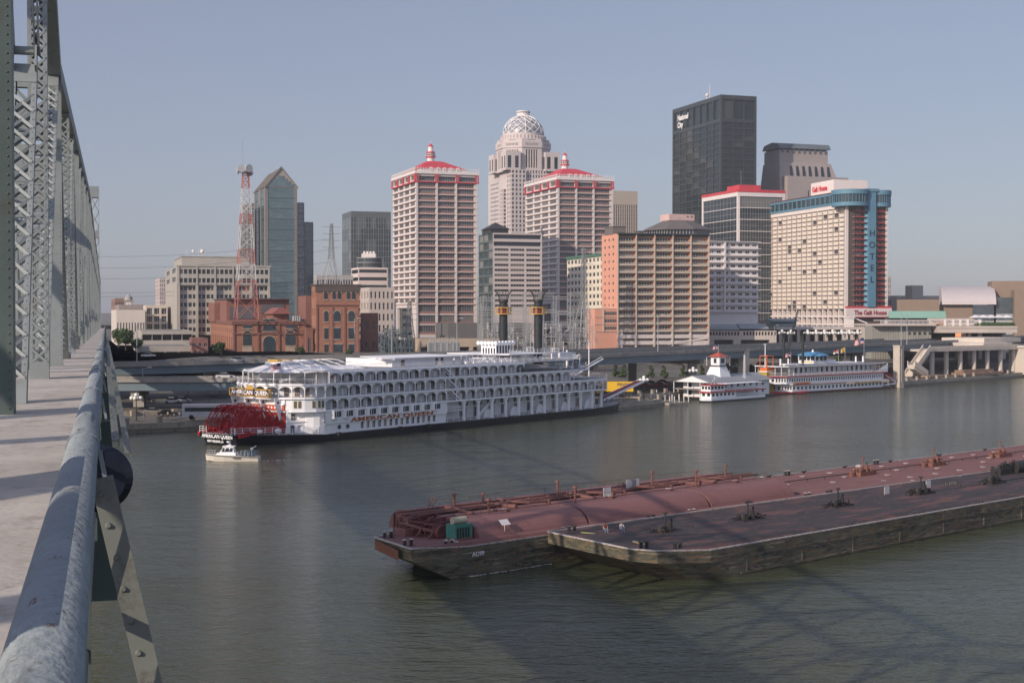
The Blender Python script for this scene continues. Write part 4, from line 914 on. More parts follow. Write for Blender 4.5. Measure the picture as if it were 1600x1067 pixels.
# --- stepped granite tower with a curved crown
def stepped():
    st = mat('pink_granite', (.36, .315, .295), .6, var=.06, scale=.1)
    B = Bld('granite_tower', 'stepped pink granite tower with slanted shoulders and dark curved cornice', 'skyscraper', 1222, 949, 1186, 1324, 60, 12)
    W, D = B.W, B.D; b = MB(); z = B.z; zt = z(232); x0, x1 = W*-.02, W*.88
    prof = [(0, 0), (D, 0), (D, z(286)), (D*.86, z(252)), (D*.8, zt), (D*.06, zt), (D*.06, z(252)), (-1, z(275)), (-1, 0)]
    # upper body with slanted ends
    xl = lambda zz: W*.02 if zz < z(286) else W*.02
    b.add([(W*.0, 4, z(300)), (W*.98, 4, z(300)), (W*.98, D, z(300)), (W*.0, D, z(300)), (W*.02, 6, z(252)), (W*.80, 6, z(252)), (W*.80, D*.9, z(252)), (W*.02, D*.9, z(252))],
          [(0, 1, 5, 4), (1, 2, 6, 5), (2, 3, 7, 6), (3, 0, 4, 7), (4, 5, 6, 7)])
    b.box(W*.03, W*.77, 7, D*.88, z(252), zt)
    b.box(0, W*1.02, 0, D, 0, z(300)-.01); sub(B, 'wall', b, st)
    # front block with ribbed loggia
    B.wm = [st, g_dark]; fr = ((W*.05, -2), (1, 0), (0, -1), W*.93); B.band('', z(335), z(318), 9, 1, .2, (.05, .0), fr=fr, dep=1.5, style=(1, 1, 0)); B.band('', z(292), z(275), fr=fr); B.band('', z(318), z(292), 12, 1, .25, (.0, .2), x0=W*.3, x1=W*.86, fr=fr, dep=1.0, style=(1, 1, 0)); B.band('', 0, z(335), fr=fr)
    B.mb.quad((W*.05, -2, z(275)), (W*.98, -2, z(275)), (W*.98, 6, z(275)), (W*.05, 6, z(275))); B.mb.wall((W*.98, -2), (0, 1), (1, 0), 8, 0, z(275), [], [], .1); B.mb.wall((W*.05, 6), (0, -1), (-1, 0), 8, 0, z(275), [], [], .1)
    m = MB()
    for k in range(7): x = W*(.17+.095*k); m.add([(x, 3.6+.2, z(278)), (x+1.9, 3.8, z(278)), (x+1.9, 5.9, z(256)), (x, 5.9, z(256)), (x, 6, z(278)), (x+1.9, 6, z(278)), (x+1.9, 8, z(256)), (x, 8, z(256))], [(0, 1, 2, 3), (0, 3, 7, 4), (1, 5, 6, 2), (3, 2, 6, 7)])
    sub(B, 'slot_window', m, g_dark)
    m = MB(); m.prismx([(5.5, zt+1), (8, zt+4.4), (D*.5, zt+5.6), (D*.84, zt+4.2), (D*.92, zt+1)], W*.01, W*.80); m.box(W*.05, W*.76, 8, D*.85, zt, zt+1.0)
    for k in range(9): x = W*(.06+.082*k); m.box(x, x+1.2, 6.4, 8, zt-1.8, zt+1.0)
    sub(B, 'cornice', m, mat('cornice_slate', (.12, .145, .16), .5)); B.done([st])
stepped()
# --- right hand side: cultural centre, pavilion, garages
bw = mat('brown_brick', (.245, .185, .14), .9, var=.06)
simple('slab_tower', 'pale slim slab tower far right of the blue hotel spine', 'building', 1382, 1000, 1378, 1392, 432, 165, 12, wall=mat('pale_stone2', (.48, .43, .40), .85), F=(4, 9, .3, (.3, .2)), L=None, D=25, style=(1, 1, 0))
def arts():
    Y = 700; T = thing('arts_centre', 'long brown brick arts centre with a pale curved vault roof', 'arts centre', (at(1402, 490, Y).x, Y, 11), R(-14))
    X = lambda u: (u-1402)/FPX*Y; z = lambda v, o=0: zat(v, Y+o)-11
    m = MB(); m.box(X(1402), X(1465), 0, 14, 0, z(468)); m.box(X(1465.2), X(1515), 4, 34, 0, z(476)); m.box(X(1546), X(1602), 14, 40, 0, z(440, 14)); m.box(X(1574), X(1602), -4, 13.9, 0, z(454)); m.build('wall', bw, T)
    v = MB(); za, zb = z(476), z(448, 26); n = 10; pts = [(1+25*sin(pi/2*i/n)*1.0, za+(zb-za)*(1-cos(pi/2*i/n))) for i in range(n+1)]
    pts = [(1+26*(1-cos(pi/2*i/n)), za+(zb-za)*sin(pi/2*i/n)) for i in range(n+1)]+[(28, zb), (28, za)]; v.prismx(pts, X(1469), X(1549))
    for k in range(1, 16): x = X(1469)+(X(1549)-X(1469))*k/16; [v.bar((x, p[0]-.05, p[1]), (x, q[0]-.05, q[1]), .12, .12) for p, q in zip(pts[:n-1], pts[1:n])]
    v.build('vault_roof', mat('vault_metal', (.52, .47, .46), .5, var=.05), T)
    g = MB(); g.box(X(1515.2), X(1546), 2, 14, 0, z(477)); g.box(X(1549.3), X(1573.8), 4, 14, 0, z(465)); gg = g.build('curtain_glass', g_mid, T); f = MB()
    for k in range(5): zz = 1+k*3; f.box(X(1515), X(1546), 1.7, 1.99, zz, zz+.8); f.box(X(1549.3), X(1573.8), 3.6, 3.99, zz, zz+1.2)
    f.build('white_rail', w_grey, gg)
arts()
def pavil():
    Y = 640; T = thing('terrace_pavilion', 'low terrace pavilion with a long pale green metal roof', 'pavilion', (at(1385, 500, Y).x, Y, 12), R(-14)); X = lambda u: (u-1385)/FPX*Y; z = lambda v: zat(v, Y)-12
    m = MB(); m.prismx([(-2, z(497)), (5, z(486)), (9, z(486)), (14, z(497))], X(1389), X(1474)); m.build('roof', mat('copper_green', (.24, .42, .33), .6, var=.05), T)
    m = MB(); m.box(X(1391), X(1471), 3, 12, 0, z(495)); m.build('wall', w_dark, T)
pavil()
simple('concrete_garage', 'distant grey concrete garage deck behind the brown arts centre', 'parking garage', 1400, 900, 1385, 1470, 462, 165, 12, wall=concr, F=(6, 2, .05, (.4, .1)), L=None, D=20, style=(1, 1, 0), wm=[w_dark, w_dark])
simple('rooftop_house', 'grey concrete machine house on legs above the distant garage', 'building', 1425, 880, 1424, 1442, 446, 165, 12, wall=concr, F=(3, 2, .15, (.2, .5)), L=None, D=8, style=(1, 1, 0), wm=[w_dark, w_dark])
simple('old_bank', 'small old grey stone building under the hotel name board, far right', 'building', 1385, 905, 1384, 1404, 463, 165, 12, wall=mat('grey_stone', (.40, .385, .36)), F=(5, 4, .25, (.2, .2)), L=None, D=6, style=(1, 1, 0))
# ---------------- riverside expressway, terraces, industrial clutter, trees, vehicles
rconc = mat('road_concrete', (.30, .285, .26), .9, var=.1, scale=.1, dirt=(.18, .17, .155), dirt_amt=.25)
gird = mat('girder_paint', (.15, .20, .225), .55, var=.08, scale=.1); dconc = mat('pier_concrete', (.33, .31, .27), .9, var=.12, scale=.2)
asph = mat('asphalt', (.075, .075, .075), .9, var=.2, scale=.1)
def sweep(mb, pts, x0, x1, z0, z1, m=0):
    """box section between lateral offsets x0..x1 (left of travel positive) and z0..z1 above the path"""
    P = [Vector(p) for p in pts]; N = []
    for i in range(len(P)):
        d = (P[min(i+1, len(P)-1)]-P[max(i-1, 0)]); d.z = 0; d.normalize(); N.append(Vector((-d.y, d.x, 0)))
    vs = []
    for p, n in zip(P, N):
        for x, z in ((x0, z0), (x1, z0), (x1, z1), (x0, z1)): q = p+n*x; vs.append((q.x, q.y, p.z+z))
    fs = []
    for i in range(len(P)-1):
        a = 4*i; fs += [(a, a+1, a+5, a+4), (a+1, a+2, a+6, a+5), (a+2, a+3, a+7, a+6), (a+3, a, a+4, a+7)]
    fs += [(0, 3, 2, 1), tuple(range(len(vs)-4, len(vs)))]; mb.add(vs, fs, m)
def smooth(pts, k=6):
    out = []; P = [Vector(p) for p in pts]
    for i in range(len(P)-1):
        p0, p1, p2, p3 = P[max(i-1, 0)], P[i], P[i+1], P[min(i+2, len(P)-1)]
        for j in range(k):
            t = j/k; out.append(.5*((2*p1)+(p2-p0)*t+(2*p0-5*p1+4*p2-p3)*t*t+(3*p1-p0-3*p2+p3)*t**3))
    return out+[P[-1]]
def viaduct(label, pts, wid, piers, z_pier=3, dual=False, pw=2.6):
    T = thing('elevated_expressway', label, 'overpass', tuple(Vector(pts[0])), 0); o = Vector(pts[0]); L = smooth([Vector(p)-o for p in pts], 7)
    m = MB(); sweep(m, L, 0, wid, -.9, -.65); m.build('deck', asph, T)
    m = MB(); sweep(m, L, -.25, .1, -1.0, 0); sweep(m, L, wid-.1, wid+.25, -1.0, 0)
    if dual: sweep(m, L, wid/2-.25, wid/2+.25, -.64, .1)
    for i in range(0, len(L)-1):
        d = L[i+1]-L[i]; k = max(1, int(d.length/5))
        for j in range(k): p = L[i]+d*(j/k); m.box(p.x-.12, p.x+.12, p.y-.32, p.y-.0, p.z-.2, p.z+.12)
    m.build('parapet', rconc, T)
    m = MB(); sweep(m, L, .35, .75, -2.9, -.91); sweep(m, L, wid-.75, wid-.35, -2.9, -.91); sweep(m, L, wid/2-.3, wid/2+.3, -2.9, -.91); sweep(m, L, .2, .9, -3.05, -2.9); m.build('girder', gird, T)
    P = L
    for k in range(piers):
        i = int((len(L)-1)*(k+.5)/piers); p = L[i]; d = (L[i+1]-L[i]).normalized(); n = Vector((-d.y, d.x, 0)).normalized(); m = MB()
        a = p+n*1.2; b = p+n*(wid-1.2); zz = -o.z-p.z+0; bot = z_pier-o.z
        m.bar((a.x, a.y, p.z-3.8), (b.x, b.y, p.z-3.8), 2.0, 1.45)
        for f in ((.12, .88) if wid > 14 else (.5,)):
            c = a.lerp(b, f); m.box(c.x-pw/2, c.x+pw/2, c.y-pw/2, c.y+pw/2, bot, p.z-4.2)
        m.build('pier', dconc, T)
    return T
viaduct('wide elevated expressway with blue grey girders running behind the boats', [(-40, 352, 12.0), (0, 376, 13.4), (45, 422, 14.3), (100, 480, 14.5), (150, 534, 14.7), (203, 608, 14.8), (320, 800, 15)], 34, 9, 3, True)
viaduct('lower elevated roadway at left, nearest the river wall', [(-260, 352, 9.0), (-160, 341, 9.9), (-91, 338, 10.2), (-60, 339, 10.4), (-20, 350, 11.5), (10, 372, 12.5)], 11, 6, 3)
viaduct('upper elevated roadway at left, behind the lower one', [(-290, 380, 11.5), (-180, 362, 12.4), (-104, 362, 12.9), (-73, 380, 13.2), (-40, 398, 13.8), (0, 425, 14.3)], 14, 6, 4)
# tall free standing concrete mooring shafts in front of the expressway
for i, (u, v0, v1, Y, lb) in enumerate(((1162, 585, 548, 455, 'tall square mooring shaft behind the wharf boat tower'), (1404, 606, 541, 486, 'tall square mooring shaft by the stern of the right steamboat'))):
    c = at(u, 560, Y); T = thing('mooring_shaft', lb, 'column', (c.x, Y, 0), R(42), group='concrete mooring shafts'); zt = zat(v1, Y)
    m = MB(); m.box(-1.3, 1.3, -1.3, 1.3, -1, zt); m.box(-1.45, 1.45, -1.45, 1.45, zt, zt+.35); m.box(-.3, .3, -1.42, -1.31, 2, zt-1); m.build('shaft', mat('shaft_concrete', (.50, .44, .37), .9, var=.1, scale=.3, dirt=(.3, .26, .22), dirt_amt=.2), T)
# wharf wall with posts
wc = mat('wharf_concrete', (.36, .32, .255), .95, var=.14, scale=.25, dirt=(.18, .16, .13), dirt_amt=.35)
def wharf():
    T = thing('wharf_wall', 'low tan concrete wharf wall with square posts along the water', 'wharf', (0, 0, 0)); pts = [(-200, 200, 1.6), (-83, 303, 1.6), (29, 374, 1.6), (41, 390, 1.6), (33, 405, 1.6), (104, 492, 1.6), (122, 503, 1.6), (134, 489, 1.6), (201, 560, 1.6), (300, 664, 1.6)]
    m = MB(); sweep(m, pts, -.5, .8, -3, .35); sweep(m, pts, -.9, -.5, -.9, -.4); m.build('wall', wc, T)
    for (a, b) in zip(pts[:-1], pts[1:]):
        a, b = Vector(a), Vector(b); L = (b-a).length; n = int(L/7)
        if a.x > 200 or b.x < -90: continue
        for k in range(n):
            p = a.lerp(b, k/n); q = MB(); q.box(-.5, .5, -.4, .4, 0, 1.15); q.box(-.6, .6, -.5, .5, 1.15, 1.3); o = q.build('post', wc, T, loc=(p.x-.2, p.y+.3, 1.9), rz=R(42))
wharf()
def back_wall():
    T = thing('parking_wall', 'tan parapet wall with square posts on the left river bank', 'wall', (-90, 318, 0), 0); m = MB(); pts = [(-60, -42, 1.9), (-4, 4, 1.9), (34, 24, 2.0)]
    m = MB(); sweep(m, pts, 0, .4, 0, 1.2); m.build('wall', wc, T)
    for k in range(9): q = MB(); q.box(-.6, .6, -.5, .5, 0, 1.7); q.build('post', wc, T, loc=(-40+8.5*k, -25+6.6*k if k < 5 else 1+4.9*(k-4)*.98+1, 1.7), rz=R(38))
back_wall()
# --- low terraces between the towers and the expressway (right half)
pk = mat('terrace_concrete', (.50, .44, .39), .85, var=.08, scale=.2)
def terrace_left():
    Y = 625; T = thing('arcade_terrace', 'low pinkish terrace with arches, window strip and grey roofs beside the orange tower', 'terrace', (at(1107, 530, Y).x, Y, 9.6), R(2)); X = lambda u: (u-1107)/FPX*Y; z = lambda v: zat(v, Y)-9.6
    m = MB(); xs = [(X(1116), X(1146)), (X(1158), X(1203))]; m.wall((X(1108), 0), (1, 0), (0, -1), X(1214)-X(1108), 0, z(529), [(a-X(1108), b-X(1108)) for a, b in xs], [(.0+.01, z(531))], 6, 0)
    n = 22; w = X(1214)-X(1108); m.wall((X(1108), 0), (1, 0), (0, -1), w, z(529), z(517), [(w*(k+.2)/n, w*(k+.85)/n) for k in range(n) if k != 10], [(z(524), z(518.5))], 1, 0)
    m.quad((X(1108), 0, z(517)), (X(1214), 0, z(517)), (X(1214), 30, z(517)), (X(1108), 30, z(517))); m.wall((X(1214), 0), (0, 1), (1, 0), 30, 0, z(517), [], [], 1); m.build('wall', pk, T)
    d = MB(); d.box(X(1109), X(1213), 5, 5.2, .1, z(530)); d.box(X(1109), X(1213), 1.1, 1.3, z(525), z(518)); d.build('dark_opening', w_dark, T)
    r = MB(); r.prismx([(2, z(515)), (12, z(507)), (22, z(515))], X(1107), X(1158)); r.box(X(1109), X(1156), 4, 20, z(517), z(512)); r.prismx([(3, z(514)), (12, z(506)), (22, z(514))], X(1160), X(1205)); r.build('roof', mat('lead_roof', (.26, .30, .31), .6), T)
    r = MB(); r.box(X(1108), X(1180), 22.1, 34, 0, z(500)); r.prismx([(20, z(501)), (30, z(487)), (38, z(501))], X(1108), X(1190)); r.box(X(1180), X(1222), 26, 36, 0, z(503)); r.build('upper_roof', mat('brown_roof', (.20, .15, .125), .8), T)
    r = MB(); r.prismx([(22.05, z(509)), (23, z(505)), (26, z(503.5)), (26, z(509))], X(1110), X(1206)); r.build('red_eave', mat('red_tile', (.34, .12, .09), .8), T)
terrace_left()
def colonnade():
    Y = 660; T = thing('hotel_colonnade', 'long white balustraded terrace on tall pillars at the foot of the grid hotel', 'terrace', (at(1213, 530, Y).x, Y, 9.6), R(3)); X = lambda u: (u-1213)/FPX*Y; z = lambda v: zat(v, Y)-9.6
    m = MB(); m.box(X(1213), X(1362), 0, 60, z(512)-.9, z(512)); m.box(X(1213), X(1362), -.3, -.001, z(512)-.2, z(512)+.3)
    m.box(X(1213), X(1362), -.2, -.05, z(508), z(508)+.2); k = 0; x = X(1213)
    while x < X(1362): m.box(x-.07, x+.07, -.2, -.05, z(512)+.3, z(508)); x += .9
    m.build('terrace_slab', mat('white_balustrade', (.62, .56, .52), .8), T)
    for k in range(18): u = 1220+k*7.1; p = MB(); p.box(X(u)-.55, X(u)+.55, .5+(k % 2)*5, 1.6+(k % 2)*5, 0, z(512)-.91); p.build('pillar', pk, T)
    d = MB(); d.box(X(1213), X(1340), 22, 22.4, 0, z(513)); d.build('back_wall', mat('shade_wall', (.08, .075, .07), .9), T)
    e = MB(); e.wall((X(1347), -1), (1, 0), (0, -1), X(1362)-X(1347), 0, z(512), [(.8*1+1.3, 3.2)], [(.3, 4.2)], 1); e.wall((X(1347), 12), (0, -1), (-1, 0), 13, 0, z(512), [], [], 1); e.box(X(1347)+1, X(1362), 0.1, .3, 0, 5, 1); e.build('stair_house', [pk, gird], T)
    r = MB(); r.box(X(1213), X(1255), 12, 26, z(512), z(500)); r.prismx([(8, z(502)), (18, z(498)), (28, z(502))], X(1212), X(1258)); r.build('glass_lounge', mat('teal_panel', (.13, .22, .24), .4), T)
    g = MB(); g.box(X(1330), X(1338), 2, 10, z(512), z(497)); g.box(X(1329), X(1339), 1.5, 10.5, z(497), z(495)); g.bar((X(1339), 3, z(497)), (X(1360), 3, z(505)), .5); g.build('lift_house', w_white, T)
colonnade()
def globe_lamp(first=[None]):
    T = thing('globe_lamp', 'x', 'street lamp', (0, 0, 0), 0, 'five globe street lamps'); m = MB(); m.cyl((0, 0, 0), (0, 0, 5.2), .14, .09, 8); m.cyl((0, 0, 0), (0, 0, .6), .28, .2, 8)
    for a in range(4): m.bar((0, 0, 4.4), (1.0*cos(a*pi/2), 1.0*sin(a*pi/2), 4.6), .07)
    m.build('post', w_dark, T)
    for a in range(5):
        p = (0, 0, 5.7) if a == 4 else (1.0*cos(a*pi/2), 1.0*sin(a*pi/2), 5.0); g = MB(); g.sphere((0, 0, 0), .48, 12, k=8); g.build('globe', mat('lamp_globe', (.8, .8, .76), .3, var=.02), T, True, loc=p)
    return T
GL = globe_lamp(); lampspots = []
for k, u in enumerate((1222, 1236, 1262, 1275, 1288, 1301, 1315, 1327, 1340)): lampspots.append((at(u, 530, 640).x, 640, 9.8, 1.35, 'globe lamp in front of the hotel pillars, number of five white balls'))
for (u, v, Y, z0) in ((1006, 606, 392, 2.2), (1083, 585, 430, 3.2), (213, 660, 312, 2), (1150, 590, 460, 3.4)): lampspots.append((at(u, v, Y).x, Y, z0, 1.0, ''))
for i, (x, y, z, s_, _) in enumerate(lampspots):
    o = GL if i == 0 else tree_copy(GL); o.location = (x, y, z); o.scale = (s_,)*3
    o['label'] = 'five globe street lamp before the hotel pillars, %s' % ['leftmost of nine', 'second of nine', 'third of nine from left', 'fourth of nine from left', 'middle of nine', 'sixth of nine', 'seventh of nine', 'second from right', 'rightmost of nine'][i] if i < 9 else ['globe street lamp near the yellow truck', 'globe street lamp left of the wharf boat tower', 'globe street lamp on the far left river bank', 'globe street lamp behind the wharf boat roof'][i-9]
def belvedere():
    Y = 600; T = thing('riverfront_plaza', 'raised concrete plaza with ribbed wall, dark void and balustrade, far right', 'plaza', (at(1362, 530, Y).x, Y, 6), R(2)); X = lambda u: (u-1362)/FPX*Y; z = lambda v, o=0: zat(v, Y+o)-6
    m = MB(); m.box(X(1364), X(1462), -1, 30, z(509), z(506.5)); m.box(X(1464), X(1588), -3, 30, z(520), z(509.5)); m.box(X(1464), X(1588), -3.4, -3.001, z(512.5), z(510)); m.build('slab', pk, T)
    m = MB(); m.box(X(1364), X(1460), 3, 12, 0, z(509.01)); [m.box(X(1366+k*4), X(1367+k*4), 2.8, 2.99, 0, z(512)) for k in range(24)]
    m.build('ribbed_wall', mat('ribbed_concrete', (.29, .285, .255), .9, var=.08), T)
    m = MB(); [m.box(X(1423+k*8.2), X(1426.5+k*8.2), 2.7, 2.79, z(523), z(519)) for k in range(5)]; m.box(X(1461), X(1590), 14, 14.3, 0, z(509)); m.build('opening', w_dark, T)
    for u in (1498, 1517, 1534, 1572): p = MB(); p.box(X(u)-.7, X(u)+.7, 0, 1.5, 0, z(520)); p.build('pillar', pk, T)
    b = MB()
    for u in range(1375, 1534, 2): b.box(X(u), X(u)+.14, -.6, -.45, z(506.5), z(500.5)-.05)
    b.box(X(1364), X(1535), -.7, -.4, z(501), z(500)); [b.box(X(u)-.5, X(u)+.5, -.9, -.2, z(509), z(499)) for u in (1477, 1490, 1501, 1513, 1532)]; b.build('balustrade', w_white, T)
    b = MB(); b.box(X(1462), X(1535), 8, 8.4, z(509), z(500)); b.box(X(1462), X(1535), 6, 10, z(500), z(497.5)); b.build('gallery', pk, T)
    h = MB(); rn = random.Random(3)
    for k in range(400): x = X(1528)+(X(1588)-X(1528))*rn.random(); y = -1+rn.random()*2; q = z(509.5)+rn.random()*1.3; h.box(x-.3, x+.3, y-.2, y+.2, q-.2, q+.25)
    tag(h.build('hedge', mat('hedge_green', (.05, .085, .03), .9), T), kind=None)
    t = MB(); X0 = 1526
    for k in range(5):
        a, c = X(1527+k*12.6), X(1527+(k+1)*12.6); cx = (a+c)/2; t.add([(a, 2, z(496.5)), (c, 2, z(496.5)), (c, 9, z(496.5)), (a, 9, z(496.5)), (cx, 5.5, z(492))], [(0, 1, 4), (1, 2, 4), (2, 3, 4), (3, 0, 4)])
        for x in (a, c): t.bar((x, 2, z(509)), (x, 2, z(496.5)), .12, m=1)
    t.build('canopy', [mat('tent_white', (.78, .76, .76), .6), w_grey], T)
belvedere()
def river_stairs():
    c = gp(1470, 590, 2.2); T = thing('riverside_terrace', 'concrete riverside terrace with zigzag stairs, balustrade and round pillars, far right', 'terrace', (c.x, c.y+10, 2.2), R(38)); st = mat('stair_concrete', (.56, .50, .43), .9, var=.08)
    m = MB(); m.box(3, 62, 4, 16, 9.0, 9.8); m.box(3, 62, 3.8, 4.0, 9.0, 11.0); [m.box(3+k*1.2, 3.3+k*1.2, 3.72, 3.8, 9.8, 10.9) for k in range(48)]; m.box(46, 66, 9, 26, 9.81, 11.6); m.box(54, 80, 14, 34, 11.61, 13.4); m.build('terrace_slab', st, T)
    for k in range(7): p = MB(); p.cyl((8+k*9, 6, 0), (8+k*9, 6, 9), .9, .9, 12); p.build('pillar', st, T)
    m = MB()
    for (a, b, y0) in (((-8, .2), (2.9, 9.6), 3.0), ((-12, 4.0), (-4, .3), -1)):
        (xa, za), (xb, zb) = a, b; n = 16
        for k in range(n): x = xa+(xb-xa)*k/n; x2 = xa+(xb-xa)*(k+1)/n; z = za+(zb-za)*k/n; m.box(min(x, x2), max(x, x2), y0+.31, y0+3.2, max(0, z-1), z+.6)
        for yy in (y0, y0+3.2): m.add([(xa, yy, za), (xb, yy, zb), (xb, yy, zb+2.0), (xa, yy, za+2.0), (xa, yy+.3, za), (xb, yy+.3, zb), (xb, yy+.3, zb+2.0), (xa, yy+.3, za+2.0)], [(0, 1, 2, 3), (7, 6, 5, 4), (0, 4, 5, 1), (3, 2, 6, 7), (0, 3, 7, 4), (1, 5, 6, 2)])
    m.build('staircase', st, T)
    m = MB(); m.box(62.1, 74, -2, 8, -1, 9.6); [m.box(61.9, 74.2, -2.3, -2.0, k*1.5, k*1.5+.4) for k in range(7)]; m.box(61.5, 75, -2.5, 8.5, 9.61, 10.4); m.build('stair_tower', st, T)
    m = MB(); m.box(16, 40, -3, 3, 0, .9); m.box(18, 38, -1, 3, .91, 1.8); m.box(-10, 4, -6, -2, 0, .7); m.build('planter', mat('planter_brown', (.26, .17, .12), .9), T)
river_stairs()
# --- lattice towers
def lattice(mb, h, w0, w1, seg, r, m0=0, alt=None, waist=None):
    wf = lambda t: w0+(w1-w0)*t if waist is None else (w0+(waist[1]-w0)*min(1, t/waist[0]) if t < waist[0] else waist[1]+(w1-waist[1])*(t-waist[0])/(1-waist[0]))
    ts = [0]; 
    while ts[-1] < 1 and len(ts) < 60: ts.append(min(1, ts[-1]+max(.018, wf(ts[-1])/h*seg)))
    for i in range(len(ts)-1):
        a, c = ts[i], ts[i+1]; wa, wb = wf(a)/2, wf(c)/2; za, zb = a*h, c*h; m = m0 if alt is None else alt[int(a*7) % 2]
        A = [(-wa, -wa, za), (wa, -wa, za), (wa, wa, za), (-wa, wa, za)]; Bq = [(-wb, -wb, zb), (wb, -wb, zb), (wb, wb, zb), (-wb, wb, zb)]
        for k in range(4):
            mb.bar(A[k], Bq[k], r*1.7, m=m); mb.bar(A[k], Bq[(k+1) % 4], r, m=m); mb.bar(A[(k+1) % 4], Bq[k], r, m=m); mb.bar(Bq[k], Bq[(k+1) % 4], r, m=m)
def radio():
    Y = 515; p = at(375, 497, Y); T = thing('radio_mast', 'tall red and white lattice radio mast with drum antennas above the brick plant', 'radio mast', (p.x, Y+12, p.z-.5), R(20)); h = zat(262, Y)-p.z
    rp, wp = mat('mast_red', (.52, .20, .16), .6, var=.1), mat('mast_white', (.62, .60, .58), .6, var=.08); m = MB(); lattice(m, h, 8.0, 2.0, .95, .15, alt=(0, 1)); m.build('lattice', [rp, wp], T)
    d = MB(); d.cyl((-1.9, -1.6, h+1), (-1.9, -2.6, h+1), 1.4, 1.4, 14); d.cyl((.6, -1.8, h+1.2), (.9, -2.8, h+1.2), 1.5, 1.5, 14); d.cyl((1.8, 1, h), (1.8, 2, h), 1.3, 1.3, 14); d.cyl((-2.6, 0, h+.5), (-3.2, 0, h+.5), 1.2, 1.2, 14); d.build('drum_antenna', mat('antenna_grey', (.42, .43, .44), .5), T)
    d = MB(); d.box(-2.2, 2.2, -2.2, 2.2, h-.1, h+.1); d.bar((-1, 0, h), (-1, 0, h+12), .12); d.bar((1.2, 0, h), (1.2, 0, h+3), .2); d.build('platform', w_grey, T)
radio()
galv = mat('galvanised_steel', (.31, .315, .31), .55, .2, .1, .3)
def pylon(label, u, Y, vt, vb, w0=7, arms=True, r=.12):
    p = at(u, vb, Y); h = zat(vt, Y)-p.z; T = thing('power_pylon', label, 'pylon', (p.x, Y, p.z), R(25)); m = MB(); lattice(m, h, w0, 1.0, 1.35, r, waist=(.45, 2.2)); m.build('lattice', galv, T)
    if arms:
        for k in range(4): a = MB(); z = h*(.62+.11*k); [a.bar((0, 0, z), (s_*4.2, 0, z+.1), .16) or a.bar((0, 0, z+1.4), (s_*4.2, 0, z+.1), .12) for s_ in (-1, 1)]; a.build('cross_arm', galv, T)
    return T, p, h
pylon('slender lattice power pylon left of the dark grid tower', 518, 640, 350, 447, 9)
pylon('slim lattice pylon in front of the left red roofed tower', 640, 560, 470, 548, 5)
pylon('lattice pylon standing before the cream apartment block', 912, 570, 388, 540, 9, True, .11)
pylon('short lattice pylon left of the rear black funnel', 757, 560, 462, 545, 5)
def wires():
    T = thing('power_lines', 'thin dark power lines crossing the sky between bridge and radio mast', 'power lines', (0, 0, 0)); m = MB()
    for (v0, v1) in ((400, 388), (418, 405), (434, 424), (456, 446), (462, 452)):
        a, b = at(100, v0, 640), at(516, v1-15, 640); n = 16; pts = [a.lerp(b, i/n)+Vector((0, 0, -5*4*(i/n)*(1-i/n)*.6)) for i in range(n+1)]; m.tube(pts, .05, 4)
    m.build('wire', w_dark, T)
wires()
def substation():
    Y = 520; o = at(750, 545, Y); T = thing('substation', 'crowded grey steel electrical substation frame behind the twin black funnels', 'substation', (o.x, Y, 9.8), R(4)); rn = random.Random(5); X = lambda u: (u-750)/FPX*Y; z = lambda v: zat(v, Y)-9.8
    cols = [752, 775, 800, 826, 851, 875, 898, 925]
    for d, vt in ((0, 512), (9, 486), (18, 462)):
        m = MB()
        for i, u in enumerate(cols):
            x = X(u); hh = z(vt)+rn.random()*2; w = .6
            for sx in (-w, w): m.bar((x+sx, d, 0), (x+sx, d, hh), .24)
            k = 0
            while k*1.4 < hh-1.4: m.bar((x-w, d, k*1.4), (x+w, d, (k+1)*1.4), .09); m.bar((x+w, d, k*1.4), (x-w, d, (k+1)*1.4), .09); k += 1
            if i < len(cols)-1:
                x2 = X(cols[i+1]); lv = [hh-.5, hh*.72, hh*.45] if d else [hh-.5, hh*.5]
                for zz in lv:
                    for dz in (0, 1.0): m.bar((x, d, zz-dz), (x2, d, zz-dz), .2)
                    n = 6
                    for q in range(n): a = x+(x2-x)*q/n; b = x+(x2-x)*(q+1)/n; m.bar((a, d, zz-(q % 2)), (b, d, zz-((q+1) % 2)), .09)
        m.build('steel_frame', galv, T)
    m = MB()
    for k in range(26): u = 756+k*6.6+rn.random()*3; x = X(u); zz = 2+rn.random()*8; m.cyl((x, rn.random()*18, zz), (x, rn.random()*18, zz+rn.random()), .3, .3, 6); [m.cyl((x, 4, zz+.5*q), (x, 4, zz+.5*q+.25), .45, .3, 7) for q in range(5)]; m.bar((x, 4, 0), (x, 4, zz), .2)
    m.build('insulator', mat('porcelain', (.45, .44, .43), .4), T)
    for k in range(9): x = X(668+k*9.5 if k < 5 else 700+k*24); q = MB(); q.box(x, x+3.2, 6, 8, 0, 5.2); [q.box(x+.3+.5*j, x+.5+.5*j, 5.7, 5.99, 1, 5) for j in range(6)]; q.cyl((x+1, 7, 5.2), (x+1, 7, 7), .2, .12, 6); q.cyl((x+2.3, 7, 5.2), (x+2.3, 7, 7), .2, .12, 6); q.build('transformer', mat('transformer_grey', (.33, .34, .34), .6), T)
    m = MB(); m.box(X(750), X(928), -1, -.8, 0, 2.2); m.build('fence', mat('mesh_grey', (.20, .21, .20), .9), T)
substation()
